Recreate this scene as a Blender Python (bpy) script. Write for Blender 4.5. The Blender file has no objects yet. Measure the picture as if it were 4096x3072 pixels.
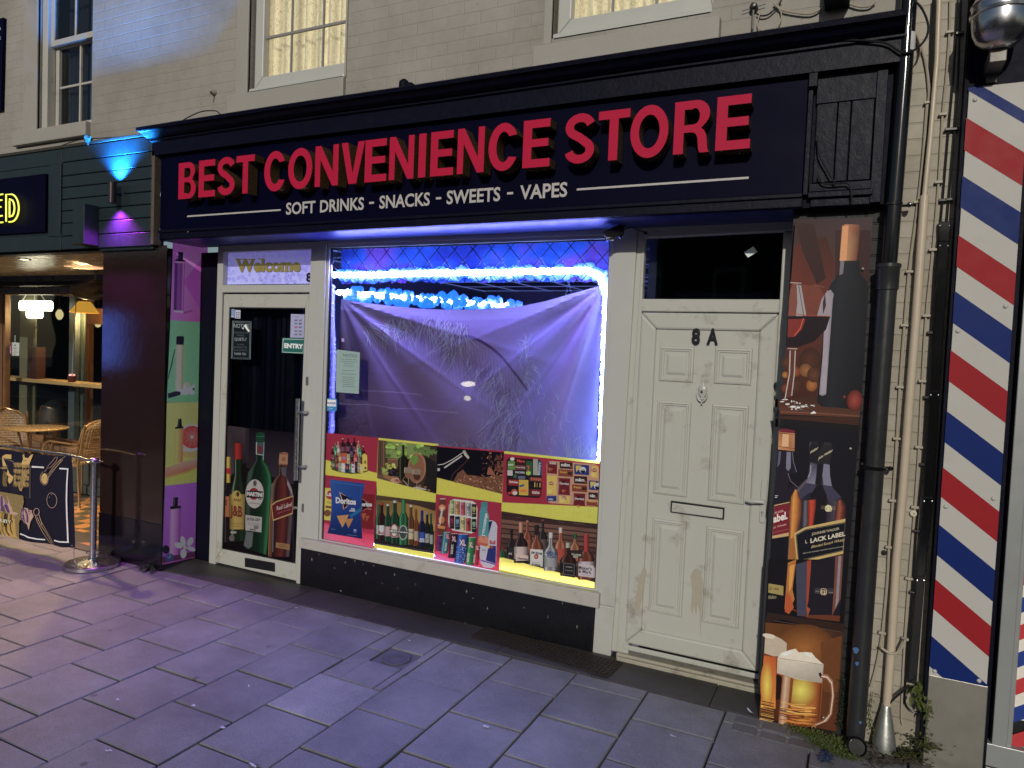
import bpy, bmesh, math, random
from mathutils import Vector, Matrix
random.seed(7)
S = bpy.context.scene
COL = S.collection
# ------------------------------------------------------------------ camera geometry (measured from the photograph)
F = 2838.; YAW, PIT, ROL = [math.radians(a) for a in (25.93, -2.50, -2.30)]
H = 1.79; CY = -4.05
def rot(p):
    x, y, z = p
    x, z = x*math.cos(ROL)+z*math.sin(ROL), -x*math.sin(ROL)+z*math.cos(ROL)
    y, z = y*math.cos(PIT)-z*math.sin(PIT), y*math.sin(PIT)+z*math.cos(PIT)
    return Vector((x*math.cos(YAW)-y*math.sin(YAW), x*math.sin(YAW)+y*math.cos(YAW), z))
def ray(px, py): return rot(((px-2048)/F, 1, -(py-1536)/F))
C0 = Vector((0, CY, H))
def P(px, py, Y=0.):                      # point of the wall plane y = Y
    r = ray(px, py); return C0+r*((Y-CY)/r.y)
def G(px, py, z=0.):                      # point of the level plane z
    r = ray(px, py); return C0+r*((z-H)/r.z)
def PLN(px, py, p0, n):                   # point of any plane
    r = ray(px, py); return C0+r*((Vector(p0)-C0).dot(n)/r.dot(n))
ZS = dict(A=(0,0,1.62),B=(0,900,2.074),C=(0,1600,2.074),D=(560,900,2.074),E=(560,1600,2.074),F=(1240,1650,1.8433),G=(1240,850,1.7015),H=(2400,800,1.6592),I=(2400,1800,1.5083),J=(2996,0,1.6591),K=(2996,900,1.5082),L=(2996,1972,1.5082),M=(600,250,1.58),N=(1900,100,1.58),O=(0,2100,1.106),Q=(1500,2200,1.2289),a=(900,0,1.8433),b=(2000,0,1.8433),c=(0,1760,2.9625),d=(1270,1720,2.9627),e=(1740,1780,2.6765),f=(0,1000,2.9625),g=(3000,1700,2.7643))
def z(k, x, y):
    a, b, s = ZS[k]; return (a+x/s, b+y/s)
def ZP(k, x, y, Y=0.): return P(*z(k, x, y), Y)
def ZG(k, x, y, h=0.): return G(*z(k, x, y), h)
# ------------------------------------------------------------------ objects, labels
def reg(o, parent=None):
    COL.objects.link(o)
    if parent is not None:
        o.parent = parent; o.matrix_parent_inverse = Matrix.Translation(-Vector(parent.location))
    return o
def tag(o, label=None, cat=None, group=None, kind=None):
    if label: o['label'] = label
    if cat: o['category'] = cat
    if group: o['group'] = group
    if kind: o['kind'] = kind
    return o
def thing(name, label, cat, loc=(0,0,0), group=None):
    o = bpy.data.objects.new(name, None); o.empty_display_size = .1; o.location = loc
    reg(o); return tag(o, label, cat, group)
def lin(c): return tuple((v/255/12.92 if v/255 <= .04045 else ((v/255+.055)/1.055)**2.4) for v in c)
def alb(c, k=.52):
    l = lin(c); g = .3*l[0]+.6*l[1]+.1*l[2]; return tuple(min(.86, (v*.87+g*.13)/k) for v in l)   # colour of a surface seen under the street lighting
class MB:
    def __init__(s): s.v = []; s.f = []; s.c = []; s.m = []; s.cur = 0; s.col = (1,1,1)
    def poly(s, pts, col=None, cols=None):
        i = len(s.v); s.v += [tuple(p) for p in pts]; s.f.append(tuple(range(i, i+len(pts))))
        s.c.append(cols if cols else [col or s.col]*len(pts)); s.m.append(s.cur)
    def raw(s, vs, fs, col=None):
        i = len(s.v); s.v += [tuple(p) for p in vs]
        for f in fs:
            s.f.append(tuple(i+j for j in f)); s.c.append([col or s.col]*len(f)); s.m.append(s.cur)
    def hexa(s, a, b):                    # two matching quads
        s.raw(list(a)+list(b), [(0,1,2,3),(7,6,5,4),(0,4,5,1),(1,5,6,2),(2,6,7,3),(3,7,4,0)])
    def box(s, x0, x1, y0, y1, z0, z1):
        s.raw([(x0,y0,z0),(x1,y0,z0),(x1,y0,z1),(x0,y0,z1),(x0,y1,z0),(x1,y1,z0),(x1,y1,z1),(x0,y1,z1)],
              [(0,1,2,3),(7,6,5,4),(0,4,5,1),(1,5,6,2),(2,6,7,3),(3,7,4,0)])
    def slab(s, pts, y0, y1):             # outline in x,z between two depths
        n = len(pts); a = [(p[0], y0, p[-1]) for p in pts]; b = [(p[0], y1, p[-1]) for p in pts]
        s.raw(a+b, [tuple(range(n)), tuple(range(2*n-1, n-1, -1))]+[(i, i+n, (i+1)%n+n, (i+1)%n) for i in range(n)])
    def ring(s, o, i, y0, y1, n=4):       # frame between outer and inner outline (x,z)
        for k in range(n):
            j = (k+1) % n
            s.slab([o[k], o[j], i[j], i[k]], y0, y1)
    def tube(s, pts, r, n=10, caps=True, col=None):
        pts = [Vector(p) for p in pts]; rs = r if isinstance(r, (list, tuple)) else [r]*len(pts)
        vs = []; up = None
        for i, p in enumerate(pts):
            t = (pts[min(i+1, len(pts)-1)]-pts[max(i-1, 0)]).normalized()
            if up is None:
                up = Vector((0,0,1)) if abs(t.z) < .9 else Vector((1,0,0))
            sx = t.cross(up); sx.normalize(); up = sx.cross(t); up.normalize()
            for k in range(n):
                a = 2*math.pi*k/n; vs.append(p+(sx*math.cos(a)+up*math.sin(a))*rs[i])
        fs = [(i*n+k, i*n+(k+1)%n, (i+1)*n+(k+1)%n, (i+1)*n+k) for i in range(len(pts)-1) for k in range(n)]
        if caps: fs += [tuple(range(n-1, -1, -1)), tuple(range((len(pts)-1)*n, len(pts)*n))]
        s.raw(vs, fs, col)
    def lathe(s, prof, c, n=32, axis=None):  # (r,h) profile about a vertical axis
        vs = []; M = axis or Matrix.Identity(3)
        for r, h in prof:
            for k in range(n):
                a = 2*math.pi*k/n; vs.append(Vector(c)+M@Vector((r*math.cos(a), r*math.sin(a), h)))
        fs = [(i*n+k, i*n+(k+1)%n, (i+1)*n+(k+1)%n, (i+1)*n+k) for i in range(len(prof)-1) for k in range(n)]
        s.raw(vs, fs+[tuple(range(n-1,-1,-1)), tuple(range((len(prof)-1)*n, len(prof)*n))])
    def build(s, name, mat, parent=None, bevel=0, smooth=False, loc=None):
        me = bpy.data.meshes.new(name); me.from_pydata(s.v, [], s.f)
        ca = me.color_attributes.new('Col', 'FLOAT_COLOR', 'CORNER'); k = 0; data = []
        for c in s.c:
            for q in c: data += [q[0], q[1], q[2], 1.]
        ca.data.foreach_set('color', data)
        for m in (mat if isinstance(mat, list) else [mat]): me.materials.append(m)
        me.polygons.foreach_set('material_index', s.m)
        if bevel or smooth == 'w':
            bm = bmesh.new(); bm.from_mesh(me)
            if smooth == 'w': bmesh.ops.remove_doubles(bm, verts=bm.verts, dist=1e-5)
            if bevel: bmesh.ops.recalc_face_normals(bm, faces=bm.faces)
            bm.to_mesh(me); bm.free()
        o = bpy.data.objects.new(name, me)
        reg(o, parent)
        if loc is not None:
            me.transform(Matrix.Translation(-Vector(loc))); o.location = loc
        if smooth:
            me.polygons.foreach_set('use_smooth', [True]*len(me.polygons))
            try: me.set_sharp_from_angle(angle=math.radians(38))
            except Exception: pass
        if bevel:
            b = o.modifiers.new('Bevel', 'BEVEL'); b.width = bevel; b.segments = 2; b.limit_method = 'ANGLE'; b.angle_limit = .6
            b.harden_normals = False
        return o
# ------------------------------------------------------------------ materials
def newmat(name):
    m = bpy.data.materials.new(name); m.use_nodes = True; nt = m.node_tree
    return m, nt, nt.nodes['Principled BSDF']
def node(nt, t, **k):
    n = nt.nodes.new(t)
    for a, b in k.items():
        if a in n.inputs: n.inputs[a].default_value = b
        else: setattr(n, a, b)
    return n
def mat(name, col, rough=.5, metal=0, spec=.5, var=.12, nscale=6, bump=0, bscale=60, dirt=0, dirtcol=(.06,.05,.04), coat=0, dscale=2.2, rvar=.12):
    m, nt, b = newmat(name); L = nt.links.new
    tc = node(nt, 'ShaderNodeTexCoord'); geo = node(nt, 'ShaderNodeNewGeometry')
    n1 = node(nt, 'ShaderNodeTexNoise', Scale=nscale, Detail=6., Roughness=.6); L(geo.outputs['Position'], n1.inputs['Vector'])
    mx = node(nt, 'ShaderNodeMix', data_type='RGBA')
    mx.inputs[6].default_value = (*[c*(1-var) for c in col], 1); mx.inputs[7].default_value = (*[min(1, c*(1+var)) for c in col], 1)
    L(n1.outputs['Fac'], mx.inputs[0]); out = mx.outputs[2]
    if dirt:
        n2 = node(nt, 'ShaderNodeTexNoise', Scale=dscale, Detail=9., Roughness=.72); L(geo.outputs['Position'], n2.inputs['Vector'])
        cr = node(nt, 'ShaderNodeValToRGB'); cr.color_ramp.elements[0].position = .56; cr.color_ramp.elements[1].position = .74
        cr.color_ramp.elements[1].color = (dirt, dirt, dirt, 1); cr.color_ramp.elements[0].color = (0,0,0,1)
        L(n2.outputs['Fac'], cr.inputs['Fac'])
        m2 = node(nt, 'ShaderNodeMix', data_type='RGBA'); m2.inputs[7].default_value = (*dirtcol, 1)
        L(cr.outputs['Color'], m2.inputs[0]); L(out, m2.inputs[6]); out = m2.outputs[2]
    L(out, b.inputs['Base Color'])
    b.inputs['Metallic'].default_value = metal; b.inputs['Specular IOR Level'].default_value = spec
    b.inputs['Coat Weight'].default_value = coat
    mr = node(nt, 'ShaderNodeMapRange'); mr.inputs['To Min'].default_value = max(.02, rough-rvar); mr.inputs['To Max'].default_value = min(1, rough+rvar)
    n3 = node(nt, 'ShaderNodeTexNoise', Scale=nscale*2.3, Detail=5.); L(geo.outputs['Position'], n3.inputs['Vector'])
    L(n3.outputs['Fac'], mr.inputs['Value']); L(mr.outputs['Result'], b.inputs['Roughness'])
    if bump:
        nb = node(nt, 'ShaderNodeTexNoise', Scale=bscale, Detail=6., Roughness=.65); L(geo.outputs['Position'], nb.inputs['Vector'])
        bp = node(nt, 'ShaderNodeBump', Strength=min(1, bump), Distance=.004*max(1, bump)); L(nb.outputs['Fac'], bp.inputs['Height']); L(bp.outputs['Normal'], b.inputs['Normal'])
    return m
def printmat(name, rough=.4, spec=.4, glow=0, grain=.07, bump=0, trans=0):
    m, nt, b = newmat(name); L = nt.links.new
    at = node(nt, 'ShaderNodeAttribute', attribute_name='Col')
    geo = node(nt, 'ShaderNodeNewGeometry'); n1 = node(nt, 'ShaderNodeTexNoise', Scale=45., Detail=5., Roughness=.7); L(geo.outputs['Position'], n1.inputs['Vector'])
    mr = node(nt, 'ShaderNodeMapRange'); mr.inputs['From Min'].default_value = .3; mr.inputs['From Max'].default_value = .7
    mr.inputs['To Min'].default_value = 1-grain*2.5; mr.inputs['To Max'].default_value = 1+grain; L(n1.outputs['Fac'], mr.inputs['Value'])
    hs = node(nt, 'ShaderNodeHueSaturation'); L(at.outputs['Color'], hs.inputs['Color']); L(mr.outputs['Result'], hs.inputs['Value'])
    L(hs.outputs['Color'], b.inputs['Base Color']); b.inputs['Roughness'].default_value = rough; b.inputs['Specular IOR Level'].default_value = spec
    if glow:
        L(hs.outputs['Color'], b.inputs['Emission Color']); b.inputs['Emission Strength'].default_value = glow
    if trans:
        tl = node(nt, 'ShaderNodeBsdfTranslucent'); L(hs.outputs['Color'], tl.inputs[0]); mx = node(nt, 'ShaderNodeMixShader'); mx.inputs[0].default_value = trans; L(b.outputs[0], mx.inputs[1]); L(tl.outputs[0], mx.inputs[2]); L(mx.outputs[0], nt.nodes['Material Output'].inputs['Surface'])
    if bump:
        n2 = node(nt, 'ShaderNodeTexNoise', Scale=7., Detail=3.); L(geo.outputs['Position'], n2.inputs['Vector'])
        bp = node(nt, 'ShaderNodeBump', Strength=.5, Distance=.004*bump); L(n2.outputs['Fac'], bp.inputs['Height']); L(bp.outputs['Normal'], b.inputs['Normal'])
    return m
def emit(name, col, strength, base=(.5,.5,.5)):
    m, nt, b = newmat(name); b.inputs['Base Color'].default_value = (*base, 1); b.inputs['Roughness'].default_value = .5
    b.inputs['Emission Color'].default_value = (*col, 1); b.inputs['Emission Strength'].default_value = strength
    return m
def glassmat(name, tint=(.9,.93,.95), refl=1., rough=.02):
    m, nt, b = newmat(name); nt.nodes.remove(b); L = nt.links.new
    out = nt.nodes['Material Output']; tr = node(nt, 'ShaderNodeBsdfTransparent'); tr.inputs[0].default_value = (*tint, 1)
    gl = node(nt, 'ShaderNodeBsdfGlossy'); gl.inputs['Roughness'].default_value = rough; gl.inputs[0].default_value = (1,1,1,1)
    fr = node(nt, 'ShaderNodeFresnel', IOR=1.52); ml = node(nt, 'ShaderNodeMath', operation='MULTIPLY'); ml.inputs[1].default_value = refl
    ms = node(nt, 'ShaderNodeMixShader'); L(fr.outputs[0], ml.inputs[0]); L(ml.outputs[0], ms.inputs[0]); L(tr.outputs[0], ms.inputs[1]); L(gl.outputs[0], ms.inputs[2]); L(ms.outputs[0], out.inputs['Surface'])
    geo = node(nt, 'ShaderNodeNewGeometry'); mi = node(nt, 'ShaderNodeMapRange'); mi.inputs['To Min'].default_value = 1.52; mi.inputs['To Max'].default_value = 1/1.52; L(geo.outputs['Backfacing'], mi.inputs[0]); L(mi.outputs[0], fr.inputs['IOR'])
    nb = node(nt, 'ShaderNodeTexNoise', Scale=1.7, Detail=1.); L(geo.outputs['Position'], nb.inputs['Vector'])
    bp = node(nt, 'ShaderNodeBump', Strength=.25, Distance=.01); L(nb.outputs['Fac'], bp.inputs['Height']); L(bp.outputs['Normal'], gl.inputs['Normal'])
    return m
# ------------------------------------------------------------------ lettering
_tc = {}
def glyphs(body, bold=0.):
    key = (body, bold)
    if key not in _tc:
        cu = bpy.data.curves.new('t', 'FONT'); cu.body = body; cu.offset = bold; cu.resolution_u = 3
        o = bpy.data.objects.new('t', cu); COL.objects.link(o)
        dg = bpy.context.evaluated_depsgraph_get(); ev = o.evaluated_get(dg); me = ev.to_mesh()
        vs = [v.co.copy() for v in me.vertices]; fs = [tuple(p.vertices) for p in me.polygons]
        ev.to_mesh_clear(); bpy.data.objects.remove(o); bpy.data.curves.remove(cu)
        x0 = min(v.x for v in vs); x1 = max(v.x for v in vs); y0 = min(v.y for v in vs); y1 = max(v.y for v in vs)
        _tc[key] = ([((v.x-x0)/(x1-x0), (v.y-y0)/(y1-y0)) for v in vs], fs, (x1-x0)/(y1-y0))
    return _tc[key]
# ------------------------------------------------------------------ flat printed artwork, traced in photograph coordinates on a real panel
class Art(MB):
    def __init__(s, k, mp, n, step=.00006, conv=None):
        super().__init__(); s.k = k; s.mp = mp; s.n = Vector(n); s.off = 0.; s.step = step; s.conv = conv or alb
    def pt(s, x, y, o=None):
        return s.mp(*z(s.k, x, y))+s.n*(s.off if o is None else o)
    def poly2(s, pts, col, cols=None):
        s.off += s.step
        s.poly([s.pt(*p) for p in pts], s.conv(col) if col else None, [s.conv(c) for c in cols] if cols else None)
    def rect(s, x0, y0, x1, y1, col, sk=0., col2=None):     # sk: slope of level lines
        p = [(x0,y1),(x1,y1+sk*(x1-x0)),(x1,y0+sk*(x1-x0)),(x0,y0)]
        if col2: s.poly2(p, None, [col2, col2, col, col])
        else: s.poly2(p, col)
    def grid(s, Lp, Rp, cols, vm=None):      # smooth shading across a shape: left edge, right edge, [(u, colour)...]
        s.off += s.step; n = len(Lp); vm = vm or [1]*n
        K = lambda u, c, i: (s.pt(Lp[i][0]+(Rp[i][0]-Lp[i][0])*u, Lp[i][1]+(Rp[i][1]-Lp[i][1])*u), tuple(q*vm[i] for q in s.conv(c)))
        for i in range(n-1):
            for (u0, c0), (u1, c1) in zip(cols, cols[1:]):
                q = [K(u0, c0, i+1), K(u1, c1, i+1), K(u1, c1, i), K(u0, c0, i)]; s.poly([p for p, _ in q], None, [c for _, c in q])
    def gell(s, cx, cy, rx, ry, c0, c1, n=22, r=0.):
        s.off += s.step; C_ = s.pt(cx, cy); a0 = s.conv(c0); a1 = s.conv(c1)
        E_ = [s.pt(cx+rx*math.cos(a)*math.cos(r)-ry*math.sin(a)*math.sin(r), cy+rx*math.cos(a)*math.sin(r)+ry*math.sin(a)*math.cos(r)) for a in [-2*math.pi*i/n for i in range(n)]]
        for i in range(n): s.poly([C_, E_[i], E_[(i+1)%n]], None, [a0, a1, a1])
    def ell(s, cx, cy, rx, ry, col, n=18, r=0.):
        s.poly2([(cx+rx*math.cos(a)*math.cos(r)-ry*math.sin(a)*math.sin(r), cy+rx*math.cos(a)*math.sin(r)+ry*math.sin(a)*math.cos(r)) for a in [-2*math.pi*i/n for i in range(n)]], col)
    def line(s, pts, w, col):
        L = []; R = []
        for i, p in enumerate(pts):
            a = pts[max(0, i-1)]; b = pts[min(len(pts)-1, i+1)]; dx, dy = b[0]-a[0], b[1]-a[1]; l = math.hypot(dx, dy) or 1
            ww = w[i] if isinstance(w, (list, tuple)) else w
            L.append((p[0]-dy/l*ww/2, p[1]+dx/l*ww/2)); R.append((p[0]+dy/l*ww/2, p[1]-dx/l*ww/2))
        s.off += s.step; c = s.conv(col)
        for i in range(len(pts)-1): s.poly([s.pt(*L[i]), s.pt(*L[i+1]), s.pt(*R[i+1]), s.pt(*R[i])], c)
    def loop(s, pts, w, col): s.line(pts+[pts[0]], w, col)
    def text(s, body, bl, br, h, col, bold=.02, lean=0.):   # bl, br: ends of the base line; h: cap height
        vs, fs, _ = glyphs(body, bold); s.off += s.step
        dx, dy = br[0]-bl[0], br[1]-bl[1]
        s.raw([s.pt(bl[0]+dx*u+lean*h*v, bl[1]+dy*u-h*v) for u, v in vs], fs, s.conv(col))
    def bottle(s, cx, t, b, w, glass, cap, lab=None, neck=.34, sh=.42, capf=.12, hl=None, lean=0., labr=(.62,.92), lab2=None):
        h = b-t; X = lambda u, v: (cx+u*w/2+lean*(v), t+v*h)
        n = neck
        prof = [(n,0),(n,sh*.72),(n+.12,sh*.84),(.82,sh*1.02),(1,sh*1.2),(1,.985),(.9,1)]
        hl = hl or tuple(min(255, c*1.15+30) for c in glass); m_ = lambda c, f: tuple(min(255, int(q*f)) for q in c)
        s.grid([X(-u, v) for u, v in prof], [X(u, v) for u, v in prof], [(0,m_(glass,.55)),(.08,m_(glass,.8)),(.17,hl),(.26,m_(glass,.95)),(.5,m_(glass,.7)),(.72,m_(glass,1.05)),(.86,m_(glass,.5)),(1,m_(glass,.4))])
        s.grid([X(-n-.02, -.005), X(-n-.02, capf)], [X(n+.02, -.005), X(n+.02, capf)], [(0,m_(cap,.6)),(.28,m_(cap,1.2)),(.6,cap),(1,m_(cap,.5))])
        if lab:
            a, c = labr
            s.grid([X(-.97, a), X(-.97, c)], [X(.97, a), X(.97, c)], [(0,m_(lab,.62)),(.3,lab),(.65,m_(lab,.93)),(1,m_(lab,.5))])
            if lab2: s.poly2([X(-.6, a+.3*(c-a)), X(-.6, a+.6*(c-a)), X(.6, a+.6*(c-a)), X(.6, a+.3*(c-a))], lab2)
def planeart(k, Y, step=.00006, conv=None):
    return Art(k, lambda x, y: P(x, y, Y), (0,-1,0), step, conv)
# ------------------------------------------------------------------ shared materials
M = {}
def brickmat(name, col, mortar, strength=.5, bw=.225, bh=.075, var=.1, ox=0., stain=.35, mfac=1.):
    m, nt, b = newmat(name); L = nt.links.new
    geo = node(nt, 'ShaderNodeNewGeometry'); mp = node(nt, 'ShaderNodeMapping'); mp.inputs['Rotation'].default_value = (math.pi/2, 0, 0); mp.inputs['Location'].default_value = (ox, 0, 0)
    sep = node(nt, 'ShaderNodeSeparateXYZ'); cmb = node(nt, 'ShaderNodeCombineXYZ'); L(geo.outputs['Position'], sep.inputs[0]); L(sep.outputs[0], cmb.inputs[0]); L(sep.outputs[2], cmb.inputs[1])
    wn = node(nt, 'ShaderNodeTexNoise', Scale=9., Detail=3.); L(geo.outputs['Position'], wn.inputs['Vector'])
    wm = node(nt, 'ShaderNodeMix', data_type='RGBA', blend_type='ADD'); wm.inputs[0].default_value = .012; L(cmb.outputs[0], wm.inputs[6]); L(wn.outputs['Color'], wm.inputs[7])
    br = node(nt, 'ShaderNodeTexBrick', Scale=1.); br.inputs['Brick Width'].default_value = bw; br.inputs['Row Height'].default_value = bh; br.inputs['Mortar Size'].default_value = .006; br.inputs['Mortar Smooth'].default_value = .6
    br.inputs['Color1'].default_value = (*col, 1); br.inputs['Color2'].default_value = (*[c*(1-var) for c in col], 1); br.inputs['Mortar'].default_value = (*mortar, 1)
    L(wm.outputs[2], br.inputs['Vector'])
    n2 = node(nt, 'ShaderNodeTexNoise', Scale=1.3, Detail=9., Roughness=.7); L(geo.outputs['Position'], n2.inputs['Vector'])
    cr = node(nt, 'ShaderNodeValToRGB'); cr.color_ramp.elements[0].position = .38; cr.color_ramp.elements[1].position = .72
    cr.color_ramp.elements[0].color = (1,1,1,1); cr.color_ramp.elements[1].color = (1-stain, 1-stain*1.05, 1-stain*1.15, 1)
    L(n2.outputs['Fac'], cr.inputs[0])
    mu = node(nt, 'ShaderNodeMix', data_type='RGBA', blend_type='MULTIPLY'); mu.inputs[0].default_value = 1.; L(br.outputs['Color'], mu.inputs[6]); L(cr.outputs['Color'], mu.inputs[7])
    # dirt that gathers low on the wall and small dark flecks
    n4 = node(nt, 'ShaderNodeTexNoise', Scale=26., Detail=4., Roughness=.6); L(geo.outputs['Position'], n4.inputs['Vector'])
    c4 = node(nt, 'ShaderNodeValToRGB'); c4.color_ramp.elements[0].position = .70; c4.color_ramp.elements[1].position = .76; c4.color_ramp.elements[0].color = (1,1,1,1); c4.color_ramp.elements[1].color = (.35,.3,.27,1)
    L(n4.outputs['Fac'], c4.inputs[0]); m4 = node(nt, 'ShaderNodeMix', data_type='RGBA', blend_type='MULTIPLY'); m4.inputs[0].default_value = .7; L(mu.outputs[2], m4.inputs[6]); L(c4.outputs['Color'], m4.inputs[7])
    L(m4.outputs[2], b.inputs['Base Color']); b.inputs['Roughness'].default_value = .62
    iv = node(nt, 'ShaderNodeMath', operation='MULTIPLY_ADD'); iv.inputs[1].default_value = -1.; iv.inputs[2].default_value = 1.; L(br.outputs['Fac'], iv.inputs[0])
    n3 = node(nt, 'ShaderNodeTexNoise', Scale=38., Detail=6., Roughness=.7); L(geo.outputs['Position'], n3.inputs['Vector'])
    ad = node(nt, 'ShaderNodeMath', operation='MULTIPLY_ADD'); ad.inputs[1].default_value = .55; L(n3.outputs['Fac'], ad.inputs[0]); L(iv.outputs[0], ad.inputs[2])
    bp = node(nt, 'ShaderNodeBump', Strength=strength, Distance=.006); L(ad.outputs[0], bp.inputs['Height']); L(bp.outputs['Normal'], b.inputs['Normal'])
    return m
M['cream'] = brickmat('painted_brick', (.335,.31,.28), (.325,.30,.27), .42, var=.03)
M['render_cream'] = mat('painted_render', (.325,.305,.275), .6, var=.08, nscale=4, bump=.5, bscale=45, dirt=.6, dirtcol=(.16,.13,.1))
M['creamlow'] = brickmat('painted_brick_low', (.44,.40,.33), (.38,.345,.28), .6, stain=.5)
M['blackbrick'] = brickmat('black_painted_brick', (.012,.011,.012), (.006,.006,.006), 1., stain=.2)
M['upvc'] = mat('white_frame', (.46,.46,.43), .32, var=.05, nscale=3, dirt=.35, dirtcol=(.30,.25,.19), bump=.08, bscale=12)
M['upvc_dirty'] = mat('white_frame_dirty', (.46,.455,.41), .4, var=.06, nscale=5, dirt=.85, dirtcol=(.17,.13,.09), dscale=5, bump=.1, bscale=15)
M['timber_white'] = mat('white_timber', (.43,.41,.37), .45, var=.1, nscale=7, dirt=.6, dirtcol=(.12,.1,.08), bump=.3, bscale=70, dscale=6)
M['navy'] = mat('sign_board_black', (.0012,.0013,.013), .5, var=.2, nscale=2, spec=.05, bump=.05, bscale=3)
M['blackgloss'] = mat('black_gloss_timber', (.0028,.003,.012), .42, spec=.12, var=.4, nscale=12, bump=.5, bscale=30, dirt=.4, dirtcol=(.02,.018,.018), dscale=7)
M['blackmatt'] = mat('black_matt', (.0025,.0028,.011), .6, spec=.12, var=.3, nscale=10, bump=.4, bscale=40, dirt=.3, dirtcol=(.014,.013,.012), dscale=8)
M['riser'] = mat('black_stall_riser', (.006,.006,.008), .3, var=.3, nscale=9, bump=.15, bscale=20, dirt=.0)
M['maroon'] = mat('maroon_tile', (.020,.011,.010), .05, var=.35, nscale=3, bump=.10, bscale=30, rvar=.05, spec=.6)
M['soffit'] = mat('soffit_paint', (.022,.03,.15), .35, spec=.2, var=.12, nscale=4, bump=.2, bscale=25)
M['steel'] = mat('brushed_steel', (.55,.55,.57), .25, metal=1, var=.08, nscale=20, rvar=.08)
M['steel_dull'] = mat('dull_steel', (.33,.31,.27), .42, metal=.85, var=.1, nscale=7, rvar=.1, dirt=.3, dirtcol=(.12,.11,.09))
M['galv'] = mat('galvanised', (.42,.43,.40), .38, metal=.75, var=.3, nscale=30, bump=.4, bscale=25, dirt=.4, dirtcol=(.2,.19,.15))
M['alu'] = mat('aluminium_frame', (.30,.31,.31), .4, metal=.35, var=.06, nscale=4)
M['pipe'] = mat('black_pipe', (.022,.023,.025), .34, var=.3, nscale=9, bump=.15, bscale=20, dirt=.4, dirtcol=(.06,.058,.05), dscale=5)
M['pipe_gloss'] = mat('black_pipe_gloss', (.006,.006,.007), .13, var=.2, nscale=6, rvar=.05)
M['cream_pipe'] = mat('cream_pipe', (.52,.43,.33), .38, var=.1, nscale=9, bump=.15, bscale=18, dirt=.4, dirtcol=(.3,.24,.17))
M['cable_b'] = mat('black_cable', (.01,.01,.012), .4)
M['cable_c'] = mat('painted_cable', (.38,.33,.26), .5, var=.15, nscale=20)
M['cable_w'] = mat('white_cable', (.45,.43,.45), .45)
M['print'] = printmat('poster_print', .5, .14, grain=.035)
M['vinyl'] = printmat('window_vinyl', .36, .3, grain=.03, trans=.35)
M['cloth'] = printmat('banner_cloth', .8, .15, bump=1.)
M['glass'] = glassmat('clear_glass', refl=1.0)
M['glass_dark'] = glassmat('dark_glass', (.55,.58,.62), .7, .03)
M['black_plastic'] = mat('black_plastic', (.012,.012,.014), .35)
M['red'] = mat('red_acrylic', (.46,.012,.05), .55, spec=.12, var=.04, nscale=5)
M['ret'] = mat('letter_return', (.16,.10,.045), .25, metal=.55, var=.3, nscale=25)
M['white_vinyl'] = mat('white_lettering', (.46,.43,.42), .5, var=.05)
M['blackletter'] = mat('black_lettering', (.008,.008,.012), .3)
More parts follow.
